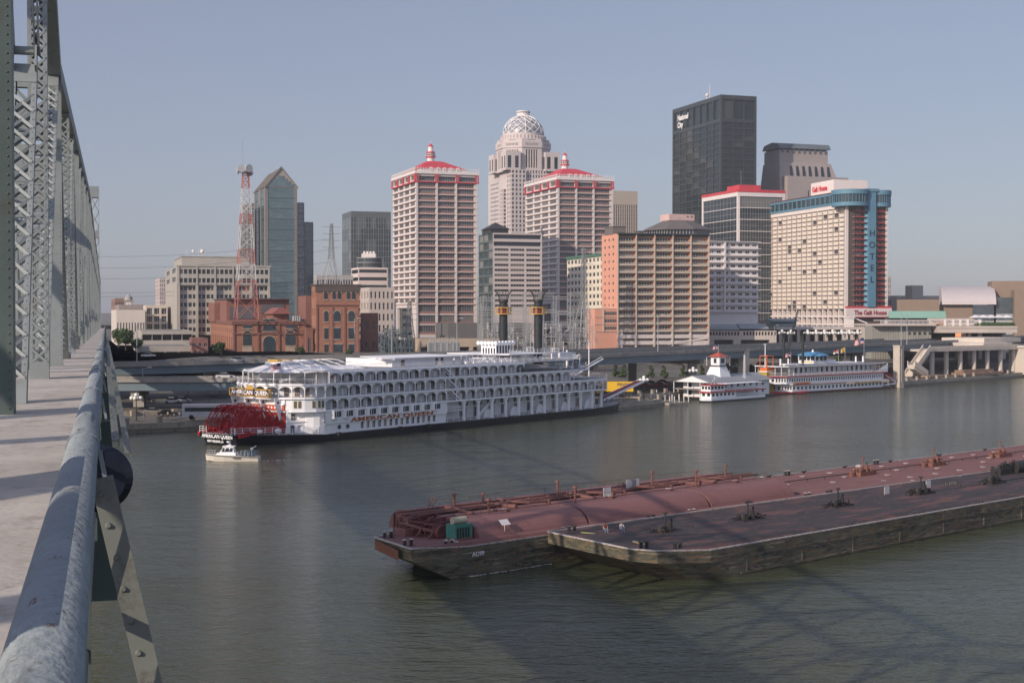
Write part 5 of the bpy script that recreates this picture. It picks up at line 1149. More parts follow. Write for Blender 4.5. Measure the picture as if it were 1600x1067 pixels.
def trafo():
    Y = 530; o = at(592, 555, Y); T = thing('transformer_yard', 'dark blue grey transformer yard frames right of the brick annex', 'substation', (o.x, Y, 9.6), 0); rn = random.Random(8); m = MB(); X = lambda u: (u-592)/FPX*Y
    for k in range(8):
        x = X(594+k*6.5)
        for y in (0, 5, 10): m.bar((x, y, 0), (x, y, 11-abs(k-3)*.9), .28)
        for zz in (3, 6, 9): m.bar((x, 0, zz), (x+X(598.5), 0, zz), .22); m.bar((x, 0, zz), (x, 10, zz), .22)
        m.bar((x, 0, 0), (x+X(598.5), 0, 6), .15); m.box(x-.3, x+1.1, 3, 5, 0, 3+rn.random()*3)
    for k in range(40): x = X(594+rn.random()*46); zz = 1+rn.random()*9; m.box(x, x+.5+rn.random(), 1, 2, zz, zz+.4+rn.random()*.8)
    m.build('steel_frame', mat('blue_grey_steel', (.085, .115, .13), .6, var=.2), T)
trafo()
B = simple('metal_shed', 'dark grey metal shed with pale roof in front of the left red roofed tower', 'shed', 700, 560, 658, 830, 505, 250, 12, wall=mat('shed_grey', (.13, .125, .12), .8), F=None, L=None, roofmat=mat('shed_roof', (.40, .38, .36), .6), D=26)
B = simple('loading_building', 'tan concrete loading building with dark openings below the metal shed', 'building', 655, 548, 640, 790, 529, 165, 9.6, wall=mat('tan_concrete', (.46, .37, .28), .9), F=(5, 1, .1, (.1, .45)), L=None, D=14, dep=2, style=(1, 1, 0))
# --- trees: trunk and clumped leaf crown
leaf = [mat('leaf_mid', (.060, .105, .030), .8, var=.35, scale=1.2), mat('leaf_dark', (.035, .062, .022), .8, var=.3, scale=1.2)]
bark = mat('bark', (.09, .07, .05), .95, var=.2)
def make_tree(name, h, r, kind, seed, cone=False, n=1500):
    rn = random.Random(seed); T = thing(name, 'x', 'tree', (0, 0, 0)); t = MB(); t.cyl((0, 0, -.3), (.1, .05, h*.5), h*.035, h*.02, 7)
    for k in range(6): a = rn.random()*6.28; t.cyl((.05, 0, h*(.28+.04*k)), (cos(a)*r*.6, sin(a)*r*.6, h*(.55+.06*k)), h*.014, h*.005, 5)
    t.build('trunk', bark, T); c = MB(); cl = []
    for k in range(16):
        if cone: zz = rn.random(); rr = r*(1-zz*.85)*rn.random()**.5; a = rn.random()*6.28; cl.append((rr*cos(a), rr*sin(a), h*(.12+.85*zz), r*.42*(1.1-zz)))
        else: a = rn.random()*6.28; rr = r*.68*rn.random()**.5; zz = rn.random(); cl.append((rr*cos(a), rr*sin(a), h*(.42+.45*zz*(1-.4*rr/r)), r*(.30+.2*rn.random())))
    for i in range(n):
        q = cl[i % len(cl)]; d = Vector((rn.gauss(0, 1), rn.gauss(0, 1), rn.gauss(0, .8))); d = d.normalized()*q[3]*(.55+.5*rn.random()); p = Vector(q[:3])+d
        s_ = (.10 if h < 4 else .22)*(.7+.7*rn.random())*h/8**.5/2.2; u = Vector((rn.gauss(0, 1), rn.gauss(0, 1), rn.gauss(0, 1))).normalized(); w = u.cross(d).normalized()*s_; u = u*s_
        c.quad(p-u-w, p+u-w*.6, p+u*.8+w, p-u*.7+w*.9, (i//7+i % len(cl)) % 2)
    c.build('crown', leaf, T); return T
TR = [make_tree('tree', 8, 3.6, 0, 1), make_tree('tree', 7, 3.2, 0, 2), make_tree('tree', 6.5, 2.0, 0, 3, True)]
spots = [(345, 553, 470, 1, .85, 'round green tree in front of the low brick plant, at its left corner'), (470, 550, 500, 0, .45, 'small green tree at the foot of the brick towers, right of the plant door'), (545, 556, 500, 0, .4, 'small bush like tree below the square brick tower'), (650, 552, 500, 1, .7, 'green tree among the dark transformer frames'), (196, 520, 560, 0, 1.1, 'leafy tree left of the low concrete deck near the bridge'), (212, 530, 520, 1, .8, 'smaller leafy tree in front of the white warehouse'), (185, 528, 600, 1, 1.2, 'dark tree closest to the bridge end'), (1543, 497, 610, 0, 1.25, 'large dark round tree in front of the arts centre'), (1310, 535, 630, 2, .9, 'dark conical shrub tree among the hotel pillars'), (1222, 538, 632, 0, .5, 'small tree at the left end of the hotel pillars')]
for k, (u, v, Y) in enumerate(((962, 578, 500), (975, 578, 500), (1017, 574, 500), (1037, 573, 500), (1068, 572, 505), (1078, 572, 508), (1096, 572, 508))): spots.append((u, v, Y, 2, .75, 'dark clipped tree in the row under the expressway, %s' % ['leftmost, behind the yellow truck', 'second from the left', 'left of the dark pier', 'right of the dark pier', 'behind the pale mooring shaft', 'beside the white building wall', 'left of the wharf boat tower'][k]))
for k, (u, v, Y) in enumerate(((1122, 572, 500), (1134, 572, 505), (1170, 580, 480), (1180, 578, 490), (1190, 576, 500), (1200, 575, 505), (1210, 578, 490), (1414, 585, 560), (1425, 585, 565))): spots.append((u, v, Y, k % 2, .85, 'leafy tree in shade under the expressway, %s' % ['left of the lantern tower', 'right behind the lantern tower', 'right of the middle mooring shaft', 'third along from the middle mooring shaft', 'left behind the orange lift frame', 'behind the steamboat bow', 'beside the steamboat bow jackstaff', 'right of the last mooring shaft', 'at the foot of the zigzag stairs'][k]))
for i, (u, v, Y, k, s_, lb) in enumerate(spots):
    c = at(u, v, Y); o = tree_copy(TR[k]) if any(q[3] == k for q in spots[:i]) else TR[k]; zb = gz(c.x, Y) if u != 1543 else 12
    o.location = (c.x, Y, zb); o.scale = (s_,)*3; o.rotation_euler = (0, 0, i*1.7); o['label'] = lb; o['group'] = 'trees along the river front'
# --- vehicles
tyre = mat('tyre_rubber', (.02, .02, .02), .8); cglass = glass('car_glass', (.02, .025, .03), .08)
def make_car(name, label, cat, col, L=4.6, W_=1.8, H=1.42, van=False):
    T = thing(name, label, cat, (0, 0, 0)); p = mat('car_paint_'+name+str(round(col[0], 3))+str(round(col[2], 3)), col, .3, .1, .05, 1); b = MB(); h = L/2
    if van: prof = [(-h, .35), (h, .35), (h, .95), (h-.5, 1.1), (h-1.1, H), (-h+.1, H), (-h, 1.2)]
    else: prof = [(-h, .35), (h, .35), (h, .72), (h-.9, .88), (-h+.6, .95), (-h, .85)]
    b.prismy([(x, z) for x, z in prof], -W_/2, W_/2); b.build('body', p, T)
    if not van:
        c = MB(); k = MB(); pr = [(-h+.5, .93), (h-1.1, .87), (h-1.9, H), (-h+1.2, H)]; c.prismy(pr, -W_/2+.12, W_/2-.12, 0); k.box(-h+1.25, h-1.95, -W_/2+.16, W_/2-.16, H, H+.03); c.build('window', cglass, T); k.build('roof', p, T)
    else:
        c = MB(); c.box(-h+.3, h-1.3, -W_/2-.02, W_/2+.02, 1.15, H-.25); c.prismy([(h-.62, 1.16), (h-.5, 1.16), (h-.96, H-.12), (h-1.06, H-.12)], -W_/2+.15, W_/2-.15); c.build('window', cglass, T)
    for sx in (-h+.85, h-.85):
        for sy in (-W_/2, W_/2-.2): w = MB(); w.cyl((sx, sy, .33), (sx, sy+.2, .33), .33, .33, 14, 0); w.cyl((sx, sy-.01, .33), (sx, sy+.21, .33), .17, .17, 10, 1); w.build('wheel', [tyre, w_grey], T)
    return T
cols = {'white': (.7, .7, .68), 'red': (.42, .04, .04), 'navy': (.03, .04, .07), 'silver': (.45, .46, .47), 'green': (.04, .10, .08), 'orange': (.62, .26, .10), 'black': (.02, .02, .022)}
cars = [('silver', 372, 564, 374, 13.3-.6, 10, 'silver saloon car on the upper left roadway'), ('white', 352, 593, 342, None, 8, 'white car on the lower left roadway beside the stern flag'), ('navy', 415, 557, 470, None, 0, 'navy car parked at the brick plant door'), ('white', 232, 552, 470, None, 0, 'white car in the lot below the parking decks'),
 ('red', 1033, 597, 455, None, -10, 'red hatchback parked right of the dark pier'), ('red', 1008, 596, 452, None, -10, 'dark red low car left of the red hatchback'), ('black', 1036, 588, 468, None, 0, 'black saloon in shade behind the red hatchback'), ('green', 1018, 590, 462, None, -6, 'dark green car between the two red cars and the pier'), ('black', 1065, 589, 470, None, 0, 'black car right of the pale mooring shaft'), ('navy', 1089, 590, 468, None, 0, 'navy car just left of the wharf boat roof'), ('navy', 1070, 602, 440, None, 0, 'dark car under the lamp left of the wharf boat'),
 ('black', 262, 650, 326, None, 12, 'black car in the shade under the left roadway, by the round pier'), ('silver', 240, 646, 330, None, 12, 'silver car in shade at the left river wall'), ('silver', 285, 624, 362, None, 10, 'silver car in the second row under the left roadways'), ('white', 270, 626, 360, None, 10, 'white car in the second row under the left roadways'), ('black', 228, 625, 362, None, 10, 'black car at the far left of the second row')]
protoc = {}
for c, u, v, Y, z, rz, lb in cars:
    p = at(u, v, Y); zz = gz(p.x, Y) if z is None else z
    if lb.startswith('white car on the lower'): zz = 10.4-.62; Y = 344
    if c not in protoc: o = make_car('parked_car', lb, 'car', cols[c]); protoc[c] = o
    else: o = tree_copy(protoc[c])
    o.location = (at(u, v, Y).x, Y, zz+.03); o.rotation_euler = (0, 0, R(rz)); o['label'] = lb; o['group'] = 'cars on the river front'
o = make_car('van', 'orange and white van driving on the expressway at right', 'van', cols['orange'], 5.2, 2, 2.1, True); o.location = (at(1511, 530, 588).x, 596, 14.6); o.rotation_euler = (0, 0, R(52)); o.scale = (1.25,)*3
o = make_car('orange_car', 'orange car on the plaza deck near the white balustrade', 'car', cols['orange'], 4.6, 1.9, 1.5, True); o.location = (at(1471, 505, 604).x, 604, 6+zat(509, 604)-6+.05); o.rotation_euler = (0, 0, 0)
def truck():
    c = Vector((30.6, 403, 0)); T = thing('box_truck', 'yellow box truck parked on the wharf beyond the steamboat bow', 'truck', (c.x, c.y, 2.3), R(172)); ye = mat('truck_yellow', (.72, .44, .02), .5, var=.05)
    b = MB(); b.box(-4.2, 4.2, -1.2, 1.2, 1.1, 3.9); bo = b.build('box', ye, T); b = MB(); b.prismy([(4.3, .6), (6.3, .6), (6.3, 1.5), (5.9, 2.6), (4.3, 2.7)], -1.1, 1.1, 0); b.prismy([(5.0, 1.7), (6.2, 1.55), (5.92, 2.4), (5.0, 2.45)], -1.12, 1.12, 1); b.build('cab', [ye, cglass], T)
    b = MB(); b.box(-4.1, 4.2, -.5, .5, .7, 1.09); b.build('chassis', w_dark, T)
    for x in (-2.8, -1.6, 5.2):
        for y in (-1.15, .85): w = MB(); w.cyl((x, y, .5), (x, y+.3, .5), .5, .5, 14); w.build('wheel', tyre, T)
    for s_ in (-1, 1):
        text('lettering', 'PENSKE', 1.15, mat('truck_blue', (.02, .03, .08), .5), bo, (s_*-1.6 if s_ > 0 else 1.6, s_*1.215, 2.7), (pi/2, 0, pi if s_ > 0 else 0), .01, .03, 'CENTER'); text('lettering', 'RENTAL', .7, mat('sign_red', (.6, .035, .05)), bo, (s_*-1.6 if s_ > 0 else 1.6, s_*1.215, 1.7), (pi/2, 0, pi if s_ > 0 else 0), .01, .02, 'CENTER')
truck()
def bus(label, u, v, z, rz):
    c = gp(u, v, z); T = thing('bus', label, 'bus', (c.x, c.y, z), R(rz)); b = MB(); b.box(-6, 6, -1.25, 1.25, .5, 3.1, 0); b.box(-5.9, 5.9, -1.2, 1.2, 3.1, 3.3, 1); b.build('body', [mat('bus_silver', (.55, .56, .57), .4), w_white], T)
    w = MB(); w.box(-5.6, 5.4, -1.27, 1.27, 1.7, 2.6); w.box(5.9, 6.03, -1.1, 1.1, 1.3, 2.8); w.build('window', cglass, T)
    for x in (-4, 4):
        for y in (-1.27, .97): k = MB(); k.cyl((x, y, .5), (x, y+.3, .5), .5, .5, 14); k.build('wheel', tyre, T)
bus('silver coach parked left of the red paddle wheel', 328, 654, 2.4, 190)
def canopy():
    c = gp(345, 632, 3); T = thing('awning', 'long white flat awning roof over the wharf behind the paddle wheel', 'awning', (c.x, c.y, 2.4), R(15)); m = MB(); m.box(-9, 12, -1.5, 1.5, 4.2, 4.55); m.build('roof', mat('awning_white', (.6, .62, .64), .6), T)
    for x in (-8, -3, 3, 9): p = MB(); p.cyl((x, 0, 0), (x, 0, 4.2), .1, .1, 6); p.build('post', w_grey, T)
canopy()
def streetlight(first=[None]):
    T = thing('street_light', 'x', 'street lamp', (0, 0, 0), 0, 'tall grey street light poles'); m = MB(); m.cyl((0, 0, 0), (0, 0, 11), .16, .1, 8); m.bar((0, 0, 10.9), (1.6, 0, 11.3), .1); m.build('pole', w_grey, T); m = MB(); m.box(1.2, 2.2, -.15, .15, 11.2, 11.4); m.build('lamp_head', w_white, T); return T
SL = streetlight()
for i, (u, v, Y, z, lb) in enumerate(((1028, 560, 425, 14.6, 'street light pole on the expressway before the orange tower'), (554, 560, 450, 13.5, 'street light pole in front of the brick annex'), (612, 555, 440, 13.5, 'street light pole in front of the dark transformer yard'), (1408, 545, 500, 14.6, 'taller street light pole rising beside the right mooring shaft'), (1417, 545, 520, 14.6, 'street light pole just right of the right mooring shaft'), (214, 560, 371, 12.3, 'street light pole on the upper left roadway'), (223, 560, 345, 1.8, 'street light pole standing on the left river bank'), (714, 560, 440, 13.5, 'street light pole left of the white pilot house'), (1210, 560, 620, 9.6, 'flag pole like light mast left of the hotel pillars'))):
    o = SL if i == 0 else tree_copy(SL); o.location = (at(u, v, Y).x, Y, z-.6); o['label'] = lb; o.rotation_euler = (0, 0, R(30))
def jib():
    c = gp(1240, 585, 3); T = thing('harbour_crane', 'thin dark lattice crane boom rising behind the steamboat bow', 'crane', (c.x, 470, 3), R(70)); m = MB(); a = Vector((at(1222, 560, 470).x-c.x, 0, 2)); b = Vector((at(1247, 480, 470).x-c.x, 0, zat(483, 470)-3)); n = 16
    T.rotation_euler = (0, 0, 0)
    for s_ in ((.5, .5), (-.5, .5), (.5, -.5), (-.5, -.5)): m.bar(a+Vector((s_[0], s_[1], 0)), b+Vector((s_[0]*.3, s_[1]*.3, 0)), .14)
    for k in range(n): p = a.lerp(b, k/n); q = a.lerp(b, (k+1)/n); m.bar(p+Vector((-.45, -.4, 0)), q+Vector((.4, -.4, 0)), .08); m.bar(p+Vector((.45, -.4, 0)), q+Vector((-.4, -.4, 0)), .08)
    m.build('boom', w_dark, T)
jib()
# ---------------- boats
bwht = mat('boat_white', (.84, .84, .85), .5, var=.03, scale=.3, dirt=(.62, .61, .59), dirt_amt=.06); bwht2 = mat('boat_white_wall', (.76, .77, .79), .6, var=.05, scale=.3)
bblk = mat('hull_black', (.018, .018, .022), .4, var=.3, scale=.2); bred = mat('wheel_red', (.40, .016, .022), .4, var=.12, scale=.5); bora = mat('stern_orange', (.60, .10, .05), .5, var=.05)
gold = mat('gold_trim', (.62, .38, .10), .4, .2, .08, 1); deckg = mat('deck_grey', (.26, .26, .27), .8, var=.1, scale=.4); bdoor = glass('cabin_glass', (.03, .04, .045), .12, (.22, .15, .11), .35); brn = mat('sign_brown', (.10, .05, .045), .6)
bred2 = mat('trim_red', (.46, .04, .045), .5, var=.05)
def ell(cx, cy, a, b, t0, t1, n): return [(cx+a*cos(t0+(t1-t0)*i/n), cy+b*sin(t0+(t1-t0)*i/n)) for i in range(n+1)]
def outline(x0, x1, B, aft, fore, ins=0.0, n=12):
    c = B/2; p = ell(x0, c, max(.1, aft-ins), c-ins, pi*1.5, pi*.5, n); q = ell(x1, c, max(.1, fore-ins), c-ins, pi*.5, -pi*.5, n)
    return p[::1], q, (p+q)
def arcbay(m, p, q, z0, z1, mi=0, arch=True, post=.16, seg=8):
    """one open bay: post at p, arched spandrel up to z1"""
    p, q = Vector((*p, 0)), Vector((*q, 0)); d = q-p; L = d.length; d.normalize(); n = Vector((d.y, -d.x, 0)); up = Vector((0, 0, 1))
    m.bar(p+up*z0, p+up*z1, post, post, mi, up=(d.x, d.y, .001))
    m.bar(p+up*(z1-.12), q+up*(z1-.12), .14, .24, mi)
    if arch:
        r = min(L/2-.12, 1.25); zc = z1-.22-r*.92; pts = [p+d*(L/2-(L/2-.05)*cos(pi*i/seg))+up*(zc+(z1-.24-zc)*sin(pi*i/seg)**.8) for i in range(seg+1)]
        for a, b in zip(pts[:-1], pts[1:]):
            A, Bq = Vector((a.x, a.y, z1-.2)), Vector((b.x, b.y, z1-.2)); o = n*.04
            m.add([a+o, b+o, Bq+o, A+o, a-o, b-o, Bq-o, A-o], [(0, 1, 2, 3), (7, 6, 5, 4), (0, 4, 5, 1)], mi)
def rail(m, p, q, z, h=1.0, step=.42, mi=0, th=.05):
    p, q = Vector((*p, z)), Vector((*q, z)); d = q-p; L = d.length; u = Vector((0, 0, 1))
    m.bar(p+u*h, q+u*h, th*1.3, th, mi); m.bar(p+u*.12, q+u*.12, th*.8, th*.8, mi)
    for i in range(max(1, int(L/step))): a = p+d*(i*step/L); m.bar(a+u*.12, a+u*h, th*.55, th*.55, mi)
def rail_h(m, p, q, z, h=1.0, mi=0, post=2.0, n=3):
    p, q = Vector((*p, z)), Vector((*q, z)); d = q-p; L = d.length; u = Vector((0, 0, 1))
    for k in range(1, n+1): m.bar(p+u*h*k/n, q+u*h*k/n, .07, .06, mi)
    for i in range(int(L/post)+1): a = p+d*min(1, i*post/L); m.bar(a, a+u*h, .08, .08, mi)
def flag(name, label, p, pole, w, h, cols, wave=1):
    """flag on a pole: cols 'us' or a colour pair"""
    T = thing(name, label, 'flag', p, R(200)); m = MB(); m.cyl((0, 0, 0), (0, 0, pole), .05, .03, 6); m.sphere((0, 0, pole), .09, 8); m.build('pole', w_white, T)
    m = MB(); nx, nz = 12, 13; P = lambda i, j: (w*i/nx+.03, .18*w*sin(i*.8+j*.1)*i/nx, pole-.1-h*j/nz-.25*w*(i/nx)**2)
    us = cols == 'us'
    for i in range(nx):
        for j in range(nz):
            mi = (2 if (us and i < 5 and j < 7) else (j % 2)) if us else (0 if j < nz/2 else 1)
            if us and mi == 2 and (i+j) % 2 == 0 and i > 0: mi = 2
            m.add([P(i, j), P(i+1, j), P(i+1, j+1), P(i, j+1)], [(0, 1, 2, 3)], mi)
    ms = [mat('flag_red', (.50, .05, .06), .8, var=.03), mat('flag_white', (.75, .73, .72), .8, var=.03), mat('flag_blue', (.03, .045, .16), .8, var=.03)] if us else cols
    m.build('cloth', ms, T); return T
AQ = Vector((-37.5, 282.8, 0)); AH = R(52.05)
def aq(x, y, z): return (AQ.x+x*cos(AH)-y*sin(AH), AQ.y+x*sin(AH)+y*cos(AH), z)
def queen():
    T = thing('paddle_steamer', 'large white five deck paddle steamer with red stern wheel and black funnels', 'riverboat', tuple(AQ), AH); B = 23.0; C = B/2
    ob = lambda n, mb, m, p=None, **k: mb.build(n, m, p or T, **k)
    # hull
    def hull_pts(ins=0, rake=0):
        near = [(-18+rake*.3, 6.5+ins), (-10, 2.8+ins), (0, ins), (96, ins), (106, 1.2+ins), (114, 4.4+ins), (120-rake, 8.0+ins), (123.7-rake*1.6, C)]
        return near+[(x, B-y) for x, y in near[::-1][1:]]
    m = MB(); a, b = hull_pts(.5, 4), hull_pts(0, 0); n = len(a); zt = lambda x, y: 1.5+max(0, (x-85)/38)**2*1.0+max(0, (-x)/18)*.7
    m.add([(x, y, -1) for x, y in a]+[(x, y, zt(x, y)) for x, y in b], [(i, (i+1) % n, n+(i+1) % n, n+i) for i in range(n)], 0)
    d = MB()
    # deck: bow, middle, and fantail strips around the wheel well
    m2 = [(x, y, zt(x, y)) for x, y in b]; m.add(m2, [tuple(i for i in range(n) if b[i][0] > -9.9 or True)], 1); hull = ob('hull', m, [bblk, deckg])
    g = MB(); L = b
    for i in range(n): p, q = L[i], L[(i+1) % n]; g.bar((p[0], p[1], zt(*p)-.12), (q[0], q[1], zt(*q)-.12), .3, .22)
    ob('rub_rail', g, bblk)
    f = MB()
    for x in (-14.5, 3.5, 22, 31, 60.5, 76, 97): f.cyl((x, -.3, 1.0), (x, -.3, 1.7), .5, .5, 8) if x > 0 else None
    ob('fender', f, bblk)
    # lower white wall aft with portholes, arched windows, bay windows
    x1 = 37.5; m = MB(); wl = ell(0, C, 5.5, C-.35, pi*1.5, pi*1.12, 6)[::-1]; w0 = [(x, y) for x, y in wl if x < 0]
    m.wall((0, .35), (1, 0), (0, -1), x1, 1.52, 3.55, [(10.5+1.74*k, 11.4+1.74*k) for k in range(14)], [(2.0, 3.1)], .15)
    m.wall((0, .1), (1, 0), (0, -1), x1+.2, 3.55, 6.4, [], [], .1); m.box(0, x1, .1, .35, 3.5, 3.55)
    m.box(x1, x1+.1, .35, 12, 1.5, 6.4)
    up = w0+[(0, .35)]
    for p, q in zip(up[:-1], up[1:]): m.quad((*p, 1.52), (*q, 1.52), (*q, 6.4), (*p, 6.4)) if 1 else None
    hw = ob('side_wall', m, bwht)
    for k in range(14): wv = MB(); wv.rv = .05+(k*7 % 10)/10; wv.box(10.45+1.74*k, 11.45+1.74*k, .5, .52, 1.95, 3.15, 0); wv.box(10.92+1.74*k, 10.98+1.74*k, .45, .5, 2.0, 3.1, 1); wv.prismy([(10.5+1.74*k, 3.1), (11.4+1.74*k, 3.1), (11.25+1.74*k, 3.35), (10.95+1.74*k, 3.45), (10.65+1.74*k, 3.35)], .3, .34, 0); ob('arched_window', wv, [bdoor, bwht], hw)
    for x in (4.2, 6.6): wv = MB(); wv.cyl((x, .34, 2.7), (x, .22, 2.7), .45, .45, 16); ob('porthole', wv, bdoor, hw)
    for k in range(10):
        x = 1.6+3.42*k; bw_ = MB(); bw_.prism([(x, .09), (x+.35, -.55), (x+1.5, -.55), (x+1.85, .09)], 4.5, 6.3, 0); bwo = ob('bay_window', bw_, bwht, hw)
        for a_, c_ in (((x+.42, -.57), (x+.78, -.57)), ((x+1.0, -.57), (x+1.42, -.57))): gl = MB(); gl.box(a_[0], c_[0], -.60, -.551, 4.8, 5.95); ob('pane', gl, bdoor, bwo)
        if k < 10: gl = MB(); gl.box(x+2.2, x+2.9, .04, .09, 4.8, 5.9); ob('window', gl, bdoor, hw)
    letr = mat('letter_rust', (.42, .12, .035), .5); t = text('lettering', 'AMERICAN QUEEN', 1.12, letr, hw, (7.3, .02, 3.62), (pi/2, 0, 0), .05, .035, sx=2.45, space=1.12)
    sh = MB()
    for k in range(13): x = 7.4+1.95*k; sh.box(x-.02, x+.02, .02, .03, 3.5, 3.52)
    # stern quarter: white flat wall with openings
    m = MB(); 
    for (x, z, w, h) in ((-3.4, 4.2, 2.2, 1.7), (-1.2, 4.4, .1, .1)): m.box(x, x+w, -.02, .0, z, z+h)
    # open main deck forward: columns, inner wall, side lights
    for k in range(12): m = MB(); x = 43.9+5.08*k; x2 = min(x, 99); y = .25 if x < 97 else .9; m.box(x-.32, x+.32, y, y+.45, 1.5, 6.1); m.box(x-.5, x+.5, y-.05, y+.5, 5.4, 6.2); m.prismy([(x-1.3, 6.2), (x+1.3, 6.2), (x+.3, 5.2), (x-.3, 5.2)], y+.1, y+.3); ob('column', m, bwht)
    m = MB(); m.wall((37.6, 3.2), (1, 0), (0, -1), 62, 1.5, 6.3, [(8+5.08*k, 10.6+5.08*k) for k in range(10)], [(1.9, 4.3)], .2); m.quad((99.6, 3.2, 1.5), (104, 6, 1.5), (104, 6, 6.3), (99.6, 3.2, 6.3)); m.quad((104, 6, 1.5), (104, 17, 1.5), (104, 17, 6.3), (104, 6, 6.3)); mw = ob('inner_wall', m, bwht2)
    for k in range(10):
        x = 37.6+8+5.08*k; gl = MB(); gl.rv = .1+.08*k; gl.box(x-.05, x+2.65, 3.42, 3.45, 1.85, 4.35, 0); gl.rv = 0; [gl.box(x+.65*j-.04, x+.65*j+.04, 3.36, 3.41, 1.9, 4.3, 1) for j in range(5)]; ob('glazed_door', gl, [bdoor, bwht], mw)
        for dx in (.3, 2.4): c = MB(); c.cyl((x+dx, 3.19, 5.2), (x+dx, 3.1, 5.2), .62, .62, 14); ob('round_window', c, mat('round_glass', (.12, .14, .15), .2), mw)
        if k % 2: c = MB(); c.prismy([(x+2.9-1.6, 1.6)]+[(x+2.9+1.6*cos(a), 1.6+2.2*sin(a)) for a in [pi-pi*i/8 for i in range(9)]], 1.3, 1.5); ob('paddle_guard', c, bwht, mw)
    m = MB(); rail_h(m, (38, .3), (44, .3), 1.5); rail_h(m, (38, .3), (44, .3), 4.1); m.box(37.6, 44, .3, 3.2, 3.95, 4.1)
    st = [(50+.4*k, 1.6+.26*k) for k in range(14)]
    for x, z in st: m.box(x, x+.42, 1.2, 2.4, z, z+.1)
    m.bar((50, 1.2, 2.3), (55.6, 1.2, 5.9), .08, .5); m.bar((50, 1.2, 2.9), (55.6, 1.2, 6.4), .06)
    for k in range(44, 98, 5): rail_h(m, (k, .3), (k+5, .3), 1.5, .9)
    ob('railing', m, bwht)
    # decks 1..3 with arcades
    def walk(x0, x1, aft, fore, ins=0): p, q, o = outline(x0, x1, B, aft, fore, ins); return p, q, o
    spec = [(6.4, 9.0, 0.0, 99.0, 8.5, 7.0, 29, 0), (9.0, 11.7, 0.0, 88.0, 8.5, 6.0, 26, 1), (11.7, 14.2, 1.2, 66.0, 0.0, 3.0, 19, 2)]
    for (z0, z1, xa, xb, aft, fore, nb, lv) in spec:
        fullb = 99.0 if lv < 2 else 92.0; p, q, o = outline(0.0, fullb, B, 8.5, 8.0 if lv < 2 else 5)
        o2 = outline(0.0, fullb, B, 8.7, 8.2 if lv < 2 else 5.2, -.1)[2]
        if lv == 0: o = [(max(x, -6.3), y) for x, y in o]; o2 = [(max(x, -6.35), y) for x, y in o2]
        d = MB(); d.prism(o, z0-.16, z0, 0, 1); d.prism(o2, z0-.34, z0-.161, 0); ob('deck', d, [bwht, deckg])
        m = MB(); rl = MB(); pitch = (xb-xa)/nb
        for k in range(nb):
            if lv == 0 and xa+k*pitch < -1: continue
            x = xa+k*pitch; gap = 35.2 < x < 39.5
            arcbay(m, (x, .12), (x+pitch, .12), z0, z1-.3, arch=not gap); 
            if not gap: rail(rl, (x, .16), (x+pitch, .16), z0, step=.36, mi=1); rl.bar((x+pitch*.5, .14, z0), (x+pitch*.5, .14, z0+1.35), .12, .12)
        # far side: posts only
        for k in range(0, nb): x = xa+k*pitch; m.bar((x, B-.12, z0), (x, B-.12, z1-.3), .15)
        if lv != 2:
            sp = p if lv == 1 else []
            for a_, c_ in zip(p[:-1], p[1:]):
                if lv == 1: arcbay(m, a_, c_, z0, z1-.3); rail(rl, a_, c_, z0, step=.4, mi=1)
        sq = q if lv < 2 else []
        if xb < fullb: pts = [(x, .16) for x in (xb, (xb+fullb)/2, fullb)]; [rail(rl, a_, c_, z0, step=.4, mi=1) for a_, c_ in zip(pts[:-1], pts[1:])]
        qq = q[::-1][::1]
        for a_, c_ in zip(qq[:-1], qq[1:]):
            if lv == 0: arcbay(m, a_, c_, z0, z1-.3)
            rail(rl, a_, c_, z0, step=.4, mi=1)
        if lv == 2:
            pp = outline(0, fullb, B, 8.5, 5)[0]
            for a_, c_ in zip(pp[:-1], pp[1:]): rail(rl, a_, c_, z0, step=.35)
        ob('arcade', m, bwht); ob('railing', rl, [bwht, mat('rail_grey', (.42, .43, .45), .5)])
        # cabin wall with French doors
        iw = 1.9; m = MB(); xs = []; xw0 = 0.0 if lv < 2 else 1.4; xe = xb-1
        for k in range(nb):
            x = xa+k*pitch
            if x < xw0+.3 or x+pitch > xe: continue
            off = .45 if (k+lv) % 3 else 1.35
            xs.append((x+off-xw0, x+off+1.25-xw0))
        m.wall((xw0, iw), (1, 0), (0, -1), xe-xw0, z0+.001, z1-.34, xs, [(z0+.1, z0+2.0)], .1); m.wall((xe, iw), (0, 1), (1, 0), B-2*iw, z0, z1-.34, [], [], .1)
        if lv < 2:
            ip = outline(0, 50, B, 6.4, 3, iw)[0][::-1] if 0 else outline(0, 50, B, 8.5, 3, iw)[0]
            for a_, c_ in zip(ip[:-1], ip[1:]): (m.quad((*a_, z0), (*c_, z0), (*c_, z1-.34), (*a_, z1-.34)) if lv == 1 else None)
        else: m.wall((xw0, B-iw), (0, -1), (-1, 0), B-2*iw, z0, z1-.34, [], [], .1)
        cw = ob('cabin_wall', m, bwht2); rn = random.Random(lv); dm = {}
        for a_, c_ in xs:
            rv = rn.randrange(6)/6+.05; 
            if rv not in dm:
                g_ = MB(); g_.rv = rv; g_.box(-.66, .66, .12, .14, 0, 1.95, 0); g_.rv = 0; [g_.box(x-.05, x+.05, .05, .119, 0, 1.9, 1) for x in (-.58, 0, .58)]; g_.box(-.52, .52, .06, .119, 1.82, 1.92, 1); g_.box(-.52, -.06, .07, .118, .0, .45, 1); g_.box(.06, .52, .07, .118, .0, .45, 1); dm[rv] = g_.build('cabin_door', [bdoor, mat('door_brown', (.20, .13, .10), .6)], mesh_only=True)
            put('cabin_door', dm[rv], cw, ((a_+c_)/2+xw0, iw, z0+.1))
